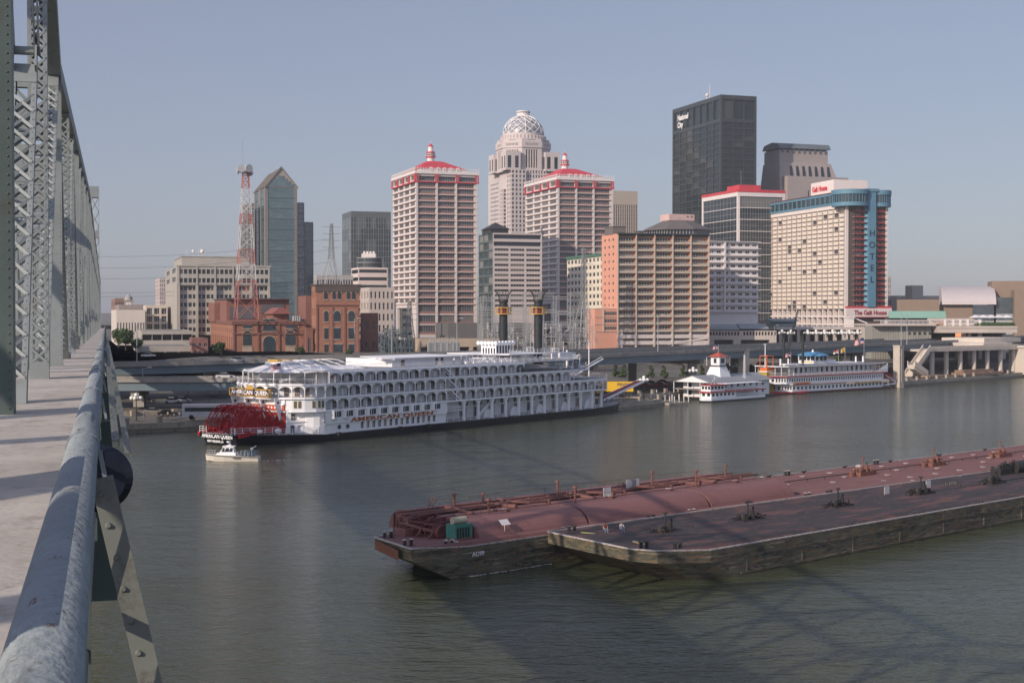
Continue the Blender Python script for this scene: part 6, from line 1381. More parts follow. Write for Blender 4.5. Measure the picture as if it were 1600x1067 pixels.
        if lv == 1:
            for k in (1, 2, 3, 5, 6, 8):
                a_, c_ = ip[k], ip[k+1]; mx_, my_ = (a_[0]+c_[0])/2, (a_[1]+c_[1])/2; ang = math.atan2(c_[1]-a_[1], c_[0]-a_[0]); g_ = MB(); g_.rv = .9; g_.box(-.5, .5, -.06, .06, .1, 2.0, 0); ob('cabin_door', g_, [bdoor], cw, loc=(mx_, my_, z0+.05), rz=ang)
    # closed stern quarter at deck 1: flat white wall with small windows
    m = MB(); pp = outline(0, 50, B, 8.4, 3, .12)[0]
    pp = pp[:6]+[(-6.4, 4.7)] if False else pp[:5]
    for a_, c_ in zip(pp[:-1], pp[1:]): m.quad((*a_, 6.4), (*c_, 6.4), (*c_, 8.7), (*a_, 8.7))
    sw = ob('stern_wall', m, bwht)
    for k, (i, dx) in enumerate(((0, .25), (0, .65), (1, .2), (2, .4), (2, .75))):
        a_, c_ = pp[i], pp[i+1]; p = (a_[0]+(c_[0]-a_[0])*dx, a_[1]+(c_[1]-a_[1])*dx); ang = math.atan2(c_[1]-a_[1], c_[0]-a_[0]); g_ = MB(); g_.box(-.3, .3, -.08, .08, .4, 1.8); ob('window', g_, mat('amber_glass', (.16, .13, .06), .2), sw, loc=(*p, 6.5), rz=ang)
    # stern bulkhead behind the wheel: orange with white bands and portholes, curved brackets
    m = MB(); m.box(-6.5, -6.31, 4.8, 19, 1.8, 6.0, 0); m.box(-6.7, -6.31, 4.7, 19, 6.0, 6.4, 1); m.box(-6.9, -6.31, 4.7, 19, 6.4, 7.5, 2); m.box(-7.1, -6.31, 4.6, 19, 7.5, 7.8, 1); m.box(-6.8, -6.31, 4.6, 19, 7.8, 8.8, 1)
    for k in range(14): m.box(-6.96, -6.9, 5.2+k*.95, 5.6+k*.95, 6.75, 7.15, 1)
    ob('stern_bulkhead', m, [mat('stern_red', (.33, .03, .025), .5, var=.05), bwht, bora])
    m = MB(); P0, P1 = Vector((-.02, .4)), Vector((-6.3, 4.6)); u = (P0-P1); wq = u.length; u /= wq
    m.wall(P1, u, (u.y, -u.x), wq, 4.1, 6.39, [(.9, 3.5), (4.3, 7.1)], [(4.35, 5.75)], .9); m.wall(P1, u, (u.y, -u.x), wq, 1.75, 4.1, [(.8, 1.6), (2.2, 3.2)], [(1.9, 3.4)], .6); m.quad((-6.3, 4.6, 1.75), (-6.3, 18, 1.75), (-6.3, 18, 6.39), (-6.3, 4.6, 6.39)); m.quad((-6.3, 18, 1.75), (2, 18, 1.75), (2, 18, 6.39), (-6.3, 18, 6.39)); so_ = ob('stern_housing', m, bwht)
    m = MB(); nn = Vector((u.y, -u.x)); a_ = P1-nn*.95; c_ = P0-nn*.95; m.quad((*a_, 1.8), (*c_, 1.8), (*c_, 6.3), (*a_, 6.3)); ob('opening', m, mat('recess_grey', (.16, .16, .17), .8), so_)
    m = MB(); rail(m, P1+u*.8+nn*.05, P1+u*3.6+nn*.05, 4.15, 1.0, .3); m.bar((*(P1+nn*.1), 4.12), (*(P0+nn*.1), 4.12), .3, .1); ob('railing', m, bwht, so_)
    for q, zz in ((4.9, 2.1), (5.9, 2.1)): m = MB(); m.box(-.4, .4, -.03, .03, 0, 1.9); ob('door', m, mat('door_grey', (.5, .5, .52), .6), so_, loc=(*(P1+u*q+nn*.03), 1.85), rz=math.atan2(u.y, u.x))
    for y in (6.0, 8.0, 12.2): c = MB(); c.cyl((-6.52, y, 4.9), (-6.62, y, 4.9), .42, .42, 14, 1); c.cyl((-6.6, y, 4.9), (-6.68, y, 4.9), .28, .28, 14, 0); ob('porthole', c, [bblk, bwht])
    for y in (5.6, 10.0, 14.4, 18.4): c = MB(); c.prismy([(-8.6, 8.9), (-6.9, 8.9), (-6.85, 5.0), (-7.1, 4.4), (-7.5, 5.6)], y, y+.3); c.cyl((-7.6, y-.02, 8.0), (-7.6, y+.32, 8.0), .3, .3, 10, 1); ob('stern_bracket', c, [bwht, bblk])
    # stern name board (flat, across the fantail)
    pa, pb = Vector((-8.75, 6.4, 0)), Vector((-8.35, 19.2, 0)); dd = (pb-pa).normalized(); mid = (pa+pb)/2; ang = math.atan2(-dd.y, -dd.x); Lb = (pb-pa).length; m = MB()
    m.box(-Lb/2, Lb/2, -.1, .1, 0, 1.15, 0); [m.box(-Lb/2-.1, Lb/2+.1, -.2, .2, z, z+.2, 1) for z in (-.2, 1.15)]; [m.box(x, x+.25, -.18, .18, 0, 1.15, 1) for x in (-Lb/2, Lb/2-.25)]
    m.prismy([(-1.5, 1.35), (1.5, 1.35), (.9, 1.7), (.4, 2.0), (-.4, 2.0), (-.9, 1.7)], -.1, .1, 1); nb_ = ob('name_board', m, [brn, gold], loc=(mid.x, mid.y, 9.3), rz=ang)
    text('lettering', 'AMERICAN QUEEN', 1.12, bwht, nb_, (0, -.13, .18), (pi/2, 0, 0), .03, .03, 'CENTER', sx=1.22)
    # transom lettering
    nv = Vector((-18, 6.5)); text('lettering', 'AMERICAN QUEEN', 1.25, bwht, hull, (-18.12, 16.2, 1.35), (pi/2, 0, -pi/2), .03, .03, sx=.85); text('lettering', 'NEW ORLEANS, LA', .62, bwht, hull, (-18.1, 14.6, .5), (pi/2, 0, -pi/2), .03, .02, sx=.9)
    # paddle wheel
    w = thing('paddle_wheel', None, None, (-12, 6.4, 3.0), 0); w.parent = T; r = 4.45; Wd = 10.4; ns = 14
    for k in range(6):
        y = Wd*k/5; m = MB()
        for ri, th in ((r, .15), (r*.80, .08), (.55, .4)):
            for i in range(36): a0, a1 = 2*pi*i/36, 2*pi*(i+1)/36; m.bar((ri*cos(a0), y, ri*sin(a0)), (ri*cos(a1), y, ri*sin(a1)), th, .18)
        ob('rim', m, bred, w)
        m = MB()
        for i in range(ns): a0 = 2*pi*i/ns; m.bar((.5*cos(a0), y, .5*sin(a0)), (r*cos(a0), y, r*sin(a0)), .11, .11, up=(0, 1, 0)); m.bar((r*.80*cos(a0), y, r*.80*sin(a0)), (r*cos(a0+.3), y, r*sin(a0+.3)), .06)
        ob('spoke', m, bred, w)
    for i in range(0, ns): a0 = 2*pi*i/ns; m = MB(); c = Vector((cos(a0), 0, sin(a0))); m.bar(c*(r*.89), c*(r*.97), .05, Wd*.98, up=(0, 1, 0)) ; v0 = m.v; m.v = [(x, y+Wd/2, z) for x, y, z in v0]; ob('bucket', m, mat('bucket_red', (.30, .012, .018), .5), w)
    m = MB(); m.cyl((0, -.6, 0), (0, Wd+.6, 0), .38, .38, 12); ob('axle', m, bred, w)
    m = MB()
    for y in (5.4, 17.4): m.bar((-18, y, 2.0), (-6, y, 3.2), .5, .8)
    for k in range(7): m.bar((-18, 7.0+1.55*k, 2.2), (-16.9, 7.0+1.55*k, 5.0), .12)
    ob('wheel_beam', m, bred)
    m = MB(); rail_h(m, (-18, 6.5), (-10, 2.8), 2.15, 1.3, post=1.5); rail_h(m, (-10, 2.8), (0, .3), 1.7, 1.3, post=1.5); rail_h(m, (-18, 15), (-18, 17), 2.2, 1.3, post=1); rail_h(m, (-18, 6.6), (-18, 8), 2.2, 1.3, post=1); ob('railing', m, bwht)
    m = MB()
    for (x, y, s_) in ((-13, 5, .6), (-9.5, 3.6, .7)): m.sphere((x, y, 2.6), s_, 10, sz=.8)
    ob('winch_cover', m, bwht)
    # awnings over the aft sun deck
    m = MB(); cx = -1.0
    for i in range(24):
        a0, a1 = pi*1.5-pi*i/24, pi*1.5-pi*(i+1)/24; P = lambda a, rr, z: (cx+6.5*cos(a)*rr, C+(C-1.5)*sin(a)*rr, z); m.add([P(a0, 1, 13.9), P(a1, 1, 13.9), P(a1, .35, 15.4), P(a0, .35, 15.4)], [(0, 1, 2, 3)], i % 2)
    m.box(-3, 5, C-3, C+3, 15.4, 15.9, 0); m.quad((cx, 1.5, 13.9), (14, 1.2, 13.9), (14, 5, 14.8), (cx, C-3.5, 15.4), 0)
    ob('awning', m, [bwht, mat('awning_grey', (.55, .54, .55), .7)]); m = MB()
    for i in range(9): a = pi*1.5-pi*i/8; m.cyl((cx+6.3*cos(a), C+(C-1.6)*sin(a), 11.7), (cx+6.3*cos(a), C+(C-1.6)*sin(a), 13.95), .09, .09, 6)
    for x in (2, 5, 8, 11): m.cyl((x, 1.4, 11.7), (x, 1.4, 13.95), .09, .09, 6)
    m.bar((-5, 8, 12), (0, 5, 14.0), .3, .5); ob('awning_post', m, bwht)
    tr = MB(); tr.box(-3.2, 1, C-1, C+2, 15.9, 16.35); ob('top_ornament', tr, gold)
    # hoop frames
    m = MB()
    for x in (-2, 1, 4, 7, 10):
        pts = [(x, 2.2+1.0*math.sin(0)+(16-2)*i/10, 14.3+1.9*math.sin(pi*(.12+.76*i/10))) for i in range(11)]; m.tube([(x, 2.2, 14.2)]+pts+[(x, 16.5, 14.2)], .07, 6)
    for y in (2.6, 5, 9, 13): m.bar((-2, y, 15.7), (10, y, 15.7), .08)
    rail(m, (-3, 1.2), (13, 1.2), 14.2, 1.0, .4); ob('hoop_frame', m, bwht)
    # sun deck roof and texas house
    d = MB(); d.prism([(-4, 3), (0, .4), (86, .4), (90, 4), (90, 19), (86, 22.6), (0, 22.6), (-4, 20)], 14.02, 14.2, 0, 1); d.prism([(1, .2), (67, .2), (67, 22.8), (1, 22.8)], 13.86, 14.019, 0); ob('deck', d, [bwht, deckg])
    m = MB(); m.wall((24, 4), (1, 0), (0, -1), 26, 14.2, 15.95, [(2.8, 4.0), (14.2, 15.2), (16.0, 17)], [(14.3, 15.8)], .1); m.wall((24, 18), (0, -1), (-1, 0), 14, 14.2, 15.95, [], [], .1); m.wall((50, 4), (0, 1), (1, 0), 14, 14.2, 15.95, [], [], .1); tx = ob('texas_house', m, bwht2)
    for x in (27.4, 38.7, 40.5): g_ = MB(); g_.box(x-.65, x+.65, 4.11, 4.15, 14.25, 15.85); ob('door', g_, brn, tx)
    m = MB(); m.prism([(21.5, 4.6), (24, 3.2), (50.8, 3.2), (50.8, 18.5), (29, 18.5)], 15.95, 16.15); m.prism([(21.6, 6), (27, 6), (27, 3.3), (23.9, 3.3)], 15.7, 15.949); ob('texas_roof', m, bwht)
    m = MB(); rail(m, (13, .5), (36, .5), 14.2, 1.05, .4, mi=0); rail(m, (36, .5), (90, .6), 14.2, 1.05, .35, mi=0); rail(m, (90, .6), (90, 20), 14.2, 1.05, .4); rail_h(m, (46, 3), (60, 3), 15.3, 1.1); rail_h(m, (62, 1.6), (82, 1.6), 16.1, 1.1, post=1.4, n=3); rail_h(m, (82, 1.6), (82, 12), 16.1, 1.1); m.box(62, 82, 1.6, 21, 15.85, 16.1)
    for x in (63, 68, 73, 78, 81.5): m.cyl((x, 1.9, 14.2), (x, 1.9, 15.9), .12, .12, 6)
    ob('railing', m, bwht)
    # side stairs
    m = MB()
    for z, x in ((14.1, 36.6), (11.6, 37.6), (9.0, 38.6)):
        for dy in (.15, 1.35): m.bar((x, dy, z), (x+3.9, dy, z-2.6), .1, .3); m.bar((x, dy, z+.9), (x+3.9, dy, z-1.7), .07)
        for k in range(10): q = k/10; m.box(x+3.9*q, x+3.9*q+.35, .2, 1.3, z-2.6*q-.12, z-2.6*q-.05)
        rail(m, (x-2.4, .15), (x, .15), z, 1.2, .25)
    ob('side_stair', m, bwht)
    # pilot house with scalloped roof
    m = MB(); px0, px1, py0, py1 = 64.5, 70.2, 7.6, 12.2; m.wall((px0, py1), (0, -1), (-1, 0), py1-py0, 15.0, 18.4, [(.4+.85*k, .9+.85*k) for k in range(5)], [(15.9, 17.4)], .15); m.wall((px0, py0), (1, 0), (0, -1), px1-px0, 15.0, 18.4, [(.2+1.1*k, 1.05+1.1*k) for k in range(5)], [(15.6, 18.0)], .15)
    m.wall((px1, py0), (0, 1), (1, 0), py1-py0, 15, 18.4, [], [], .1); m.box(px0-.6, px1+.6, py0-.6, py1+.6, 18.4, 18.7); m.box(px0-1.5, px1+1.5, py0-1.5, py1+1.5, 14.8, 15.0)
    for k in range(6): y = py0-.4+(py1-py0+.8)*k/5; m.cyl((px0-.75, y, 18.62), (px0-.2, y, 18.62), .5, .5, 10)
    for k in range(6): x = px0-.4+(px1-px0+.8)*k/5; m.cyl((x, py0-.75, 18.62), (x, py0-.2, 18.62), .5, .5, 10)
    ph = ob('pilot_house', m, bwht)
    g_ = MB(); g_.box(px0+.16, px1-.1, py0+.16, py1-.16, 15.3, 18.2); ob('window', g_, bdoor, ph)
    m = MB(); rn = random.Random(11)
    for k in range(130):   # gingerbread, benches and life boats clutter on the roof
        x = 48+rn.random()*20; y = 2+rn.random()*8; m.bar((x, y, 14.3), (x+rn.gauss(0, .6), y+rn.gauss(0, .5), 14.8+rn.random()*.6), .09)
    for k in range(12): x = 47+2.6*k; m.box(x, x+1.4, 2.3, 3.0, 14.25, 14.7); m.box(x, x+1.4, 3.0, 3.08, 14.7, 15.3)
    for k in range(9): x = 84+1.6*k; m.box(x, x+1, 3+(k % 3), 4+(k % 3), 11.8, 12.4); m.cyl((x, 6, 11.8), (x+rn.random(), 6, 13.3+rn.random()), .12, .12, 5)
    ob('deck_bench', m, bwht)
    # funnels
    fb = mat('funnel_black', (.022, .027, .028), .45, var=.15, scale=.5)
    for y in (5.8, 16.8):
        m = MB(); x = 79; m.cyl((x, y, 13.2), (x, y, 28.6), 1.05, 1.05, 20); m.lathe([(1.25, 13.2), (1.3, 14.2), (1.05, 14.6)], 20, x, y); [m.cyl((x, y, z), (x, y, z+.12), 1.1, 1.1, 20) for z in (17, 20, 23, 26)]
        m.lathe([(1.05, 28.4), (1.25, 28.7), (1.2, 29.2)], 20, x, y); fo = ob('funnel', m, fb)
        m = MB()
        for i in range(15):
            a = 2*pi*i/15; pts = [(x+rr*cos(a), y+rr*sin(a), z) for rr, z in ((1.12, 28.8), (1.2, 29.6), (1.45, 30.4), (1.95, 31.1), (2.5, 31.7))]; m.tube(pts, .065, 4)
        ob('crown', m, fb, fo)
        m = MB()
        for z in (25.6, 27.2):
            for i in range(8): a0, a1 = 2*pi*i/8+pi/8, 2*pi*(i+1)/8+pi/8; m.bar((x+2*cos(a0), y+2*sin(a0), z), (x+2*cos(a1), y+2*sin(a1), z), .26, .2); m.bar((x+1*cos(a0), y+1*sin(a0), z), (x+2*cos(a0), y+2*sin(a0), z), .12)
        for i in range(8): a0 = 2*pi*i/8+pi/8; m.bar((x+2*cos(a0), y+2*sin(a0), 25.6), (x+2*cos(a0), y+2*sin(a0), 27.2), .14); 
        m.cyl((x, y, 25.7), (x, y, 27.1), 1.3, 1.3, 12, 1); ob('band_frame', m, [gold, mat('band_rust', (.20, .05, .03), .6)], fo)
        m = MB(); [m.sphere((x+1.5*cos(a), y+1.5*sin(a), 14.5), .14, 6, k=4) for a in [2*pi*i/10 for i in range(10)]]; ob('lamp', m, bwht, fo)
    # masts, forward crane, gangways
    m = MB(); m.cyl((97, 10, 9), (97, 10, 16.2), .3, .25, 8); m.cyl((94, 9, 12), (94, 9, 17.2), .12, .08, 6); m.cyl((107, 10, 2.3), (107, 10, 18), .22, .12, 8); m.bar((97, 10, 15), (99.5, 9, 14.2), .25); m.bar((99.5, 9, 14.2), (100.5, 8.5, 15.1), .2); ob('mast', m, bwht)
    m = MB(); m.box(90, 92.5, 4, 10, 14.2, 15.8); m.box(85, 89, 3.5, 6, 14.2, 16); ob('deck_house', m, bwht)
    m = MB(); m.add([(110, 7.4, 2.7), (110, 9.6, 2.7), (130, 9.6, 6.9), (130, 7.4, 6.9), (110, 7.4, 3.0), (110, 9.6, 3.0), (130, 9.6, 7.2), (130, 7.4, 7.2)], [(0, 3, 2, 1), (4, 5, 6, 7), (0, 4, 7, 3), (1, 2, 6, 5), (0, 1, 5, 4), (3, 7, 6, 2)], 0)
    for y in (7.3, 9.7): m.bar((110, y, 2.7), (130, y, 6.9), .12, .55, 1)
    m.box(129.6, 131, 7.3, 9.7, 6.9, 7.2, 1); m.bar((110, 7.3, 3.9), (109, 8, 9), .1, m=1); ob('boarding_ramp', m, [mat('ramp_maroon', (.10, .02, .03), .7), bwht])
    m = MB(); m.bar((104, 15, 8.0), (121, 15, 13.2), .35, .3); m.bar((104, 15.4, 8.6), (121, 15.4, 13.8), .15); m.bar((104, 15, 2), (104, 15, 8.6), .3); ob('boom', m, bwht)
    m = MB(); rn = random.Random(4)
    for k in range(14): x = 103+rn.random()*14; y = 5+rn.random()*12; m.cyl((x, y, 2.2), (x, y, 2.9+rn.random()*.3), .22, .25, 8)
    ob('bollard', m, deckg)
queen()
flag('flag', 'american flag on the stern rail of the large paddle steamer', aq(-6.5, 6.0, 12.0), 4.0, 1.9, 1.2, 'us')
def belle():
    o = Vector((85.2, 443.4, 0)); hd = R(40.5); T = thing('paddle_steamer', 'smaller white paddle steamer with blue pilot house roof and twin thin black stacks', 'riverboat', tuple(o), hd); B = 13.5; C = B/2; L = 56.0
    ob = lambda n, mb, m, p=None, **k: mb.build(n, m, p or T, **k)
    hp = [(-3, C-1), (3, 1.5), (10, 0), (L+2, 0), (L+7, 1.5)]; hp = hp+[(x, B-y) for x, y in hp[::-1]]; m = MB(); m.prism(hp, -1, .7, 0, 1); ob('hull', m, [mat('hull_dark_red', (.06, .022, .02), .5), deckg])
    m = MB(); m.prism([(x-.1 if x < 5 else x+.1, y-.1 if y < C else y+.1) for x, y in hp[:3]]+[(13, -.08), (13, .5), (8, .6), (0, 5)], .25, .78, 0); ob('bow_trim', m, bred2)
    wb = bwht; base = [(3, 2.8), (5.5, .35), (L-2, .35), (L+1.5, 2.2)]; pl = base+[(x, B-y) for x, y in base[::-1]]
    for (z0, z1, rows, nw, dx) in ((.7, 3.0, (1.35, 2.3), 24, 0), (3.25, 5.5, (3.9, 4.9), 42, -3)):
        ps = [(x+(dx if x < 10 else 0), y) for x, y in pl]; m = MB(); w = L-7.5-dx
        m.wall((5.5+dx, .35), (1, 0), (0, -1), w, z0, z1, [(w*(k+.2)/nw, w*(k+.72)/nw) for k in range(nw)], [rows], .1)
        for a, c in ((ps[0], ps[1]), (ps[2], ps[3]), (ps[7], ps[0])):
            u = Vector((c[0]-a[0], c[1]-a[1])); q = u.length; u /= q; nn = (u.y, -u.x); hx = [] if a == ps[2] else [(q*(k+.2)/4, q*(k+.75)/4) for k in range(4)]
            m.wall(a, u, nn, q, z0, z1, hx, [rows] if hx else [], .1)
        sw = ob('side_wall', m, wb); gl = MB(); gl.prism([(x+(.15 if x < 20 else -.15), y+(.12 if y < C else -.12)) for x, y in ps], z0+.1, z1-.05); ob('window_band', gl, bdoor, sw)
        d = MB(); e = [(ps[0][0]-1.2, 2.5), (ps[1][0]-.6, -.25), (L, -.25), (L+3.5, 2.0)]; e = e+[(x, B-y) for x, y in e[::-1]]; d.prism(e, z1, z1+.24, 0, 1); ob('deck', d, [bred2 if z0 > 1 else wb, deckg])
        if z0 < 1:
            fb_ = MB(); fb_.box(5, 40, -.28, -.22, z1-.1, z1+.05); ob('trim', fb_, bred2)
    t1 = [(.2, 2.4), (2.2, -.2), (L, -.2), (L+3.4, 2.0), (L+3.4, B-2)]; m = MB()
    for a, c in zip(t1[:-1], t1[1:]): rail(m, a, c, 5.74, 1.0, .3, 0, .07)
    rail(m, (.2, B-2.4), (.2, 2.4), 5.74, 1, .3, 0, .07); ob('railing', m, mat('rail_pinkish', (.68, .60, .60), .6))
    m = MB()
    for k in range(24): x = 4+k*2.3; m.bar((x, .5, 5.74), (x, .5, 8.7), .16); m.bar((x, B-.5, 5.74), (x, B-.5, 8.7), .16)
    for y in (1.5, 4, 6.7, 9.5, 12): m.bar((1.4, y, 5.74), (1.4, y, 8.7), .16)
    ob('post', m, wb); m = MB(); m.box(8, L-4, 2.6, B-2.6, 5.74, 8.65); cab = ob('upper_cabin', m, wb)
    for k in range(16): g_ = MB(); g_.box(9.5+k*2.7, 10.6+k*2.7, 2.53, 2.6, 6.6, 8.2); ob('window', g_, bdoor, cab)
    m = MB(); e = [(.3, 2), (3, -.1), (L-1, -.1), (L+1, 2)]; e = e+[(x, B-y) for x, y in e[::-1]]; m.prism(e, 8.65, 8.95, 0, 1); m.box(12, L-8, 3.5, B-3.5, 8.95, 9.25, 0); ob('roof', m, [wb, mat('roof_dark_grey', (.12, .12, .125), .8)])
    m = MB(); m.prismy([(L-7, 5.8), (L+.5, 5.8), (L+.5, 8.6)], -.12, -.05); ob('rear_stair', m, wb)
    m = MB(); px = 21; m.box(px, px+6.5, C-3.4, C+3.4, 8.95, 10.2, 0); m.box(px+.2, px+6.3, C-3.2, C+3.2, 10.2, 11.7, 2); [m.box(px+x-.12, px+x+.12, C+y-.12, C+y+.12, 10.2, 11.8, 0) for x in (0.1, 2.2, 4.3, 6.4) for y in (-3.35, 3.35)]; [m.box(px-.05, px+.15, C+y-.12, C+y+.12, 10.2, 11.8, 0) for y in (-1.5, 0, 1.5)]; m.box(px-.04, px-.01, C-2.6, C+2.6, 9.5, 9.9, 3)
    m.lathe([(5.4, 11.7), (5.4, 11.95), (2.2, 12.9), (.01, 13.0)], 8, px+3.2, C, 1, pi/8, 2*pi+pi/8); m.cyl((px+3.2, C, 12.9), (px+3.2, C, 13.8), .5, .1, 8, 0); ob('pilot_house', m, [wb, mat('roof_blue', (.08, .27, .46), .5), bdoor, gold])
    fb = mat('funnel_black', (.022, .027, .028))
    for x, y in ((14, 2.9), (14, B-2.9)):
        m = MB(); m.cyl((x, y, 8.6), (x, y, 18), .42, .42, 12); m.lathe([(.42, 17.6), (.75, 18.8), (.95, 19.2)], 12, x, y); [m.bar((x+.4*cos(a), y+.4*sin(a), 18), (x+1.1*cos(a), y+1.1*sin(a), 19.8), .1) for a in [2*pi*i/10 for i in range(10)]]; ob('funnel', m, fb)
    m = MB(); m.cyl((-.2, C, .8), (-.2, C, 15.8), .2, .12, 8); m.cyl((-.2, C, 15.7), (-.2, C, 15.9), .5, .5, 8); ob('jackstaff', m, wb)
    m = MB()
    for x in (4, 8, 44, 48): m.cyl((x, 4, 8.9), (x, 4, 11.2), .3, .25, 8)
    m.box(28, 33, 4, 8, 9.25, 10.3); m.bar((2, 1, 9.2), (12, 1.2, 9.6), .4); ob('deck_gear', m, wb)
    # stern wheel
    w = thing('paddle_wheel', None, None, (L+5.2, 2.6, 2.1), 0); w.parent = T
    for y in (0, 2.8, 5.5, 8.3):
        m = MB(); r = 2.7
        for i in range(14): a0, a1 = 2*pi*i/14, 2*pi*(i+1)/14; m.bar((0, y, 0), (r*cos(a0), y, r*sin(a0)), .12); m.bar((r*cos(a0), y, r*sin(a0)), (r*cos(a1), y, r*sin(a1)), .12)
        ob('rim', m, bred2, w)
    for i in range(14): a0 = 2*pi*i/14; m = MB(); m.bar((2.3*cos(a0), 0, 2.3*sin(a0)), (2.3*cos(a0), 8.3, 2.3*sin(a0)), .1, .7, up=(cos(a0), 0, sin(a0))); ob('bucket', m, bred2, w)
    m = MB()
    for y in (1.2, B-1.2): m.bar((L+1, y, 4.6), (L+8, y, 1.6), .25); m.bar((L, y, 1.2), (L+8, y, 1.6), .3, .4); m.bar((L+2.5, y, .8), (L+2.5, y, 3.2), .45)
    ob('wheel_beam', m, wb)
    gb = MB(); gb.box(33, 57.2, -.32, -.26, 2.25, 3.0); go = ob('name_board', gb, mat('board_cream', (.62, .58, .46), .6)); text('lettering', 'BELLE OF LOUISVILLE', .78, mat('letter_gold', (.30, .20, .05), .4), go, (45, -.36, 2.34), (pi/2, 0, 0), .03, .03, 'CENTER', sx=1.9, space=1.05)
    gb = MB(); gb.box(5, 14, -.30, -.27, 3.05, 3.7); go = ob('name_board', gb, mat('board_gold', (.60, .40, .14), .6)); text('lettering', 'BELLE OF LOUISVILLE', .6, bred2, go, (9.5, -.33, 3.14), (pi/2, 0, 0), .02, .02, 'CENTER', sx=1.15)
    m = MB()
    for y0 in (9,): m.box(-7, -2, y0, y0+3, 6.5, 7.6, 0); [m.box(x, x+.2, y, y+.2, 7.6, 11.2, 0) for x in (-6.9, -2.2) for y in (y0, y0+2.8)]; m.box(-7, -2, y0, y0+3, 11.2, 11.5, 0); m.box(-6.8, -2.2, y0+.3, y0+2.7, 0.5, 6.5, 1)
    return T
belle()
def lift():
    c = at(1195, 600, 452); T = thing('gangway_frame', 'bright orange gangway frame on yellow base left of the right steamboat bow', 'gangway', (c.x, 449, 0), R(40)); og = mat('gang_orange', (.68, .16, .04), .6); m = MB()
    m.box(-1.6, 1.6, -1.5, 1.5, 7.4, 8.4, 0); [m.box(x, x+.2, y, y+.2, 8.4, 12, 0) for x in (-1.6, 1.4) for y in (-1.5, 1.3)]; m.box(-1.6, 1.6, -1.5, 1.5, 12, 12.2, 0); m.box(-1.7, 1.7, -1.6, 1.6, 7.0, 7.39, 2); m.build('frame', [og, og, w_white], T); m = MB(); m.box(-1.8, 1.8, -1.6, 1.6, -.5, 6.99); m.build('base', mat('dull_yellow', (.42, .30, .06), .7), T)
lift()
def bl(x, y, z): hd = R(40.5); return (85.2+x*cos(hd)-y*sin(hd), 443.4+x*sin(hd)+y*cos(hd), z)
flag('flag', 'large american flag flying from the stern of the smaller steamer', bl(50, 5, 8.9), 8.5, 3.4, 1.9, 'us')
flag('flag', 'american flag between the two thin black stacks', bl(10.5, 5, 8.9), 4.2, 1.8, 1.2, 'us')
flag('flag', 'red and white flag right of the blue pilot house roof', bl(33, 3, 8.9), 4.8, 1.8, 1.1, [mat('flag_red2', (.5, .1, .1), .8), mat('flag_white2', (.75, .73, .72), .8)])
flag('flag', 'gold flag on the right steamer roof, nearer its stern', bl(38, 4, 8.9), 5.4, 1.5, 1.5, [mat('flag_gold', (.62, .40, .08), .8), mat('flag_gold2', (.55, .36, .10), .8)])
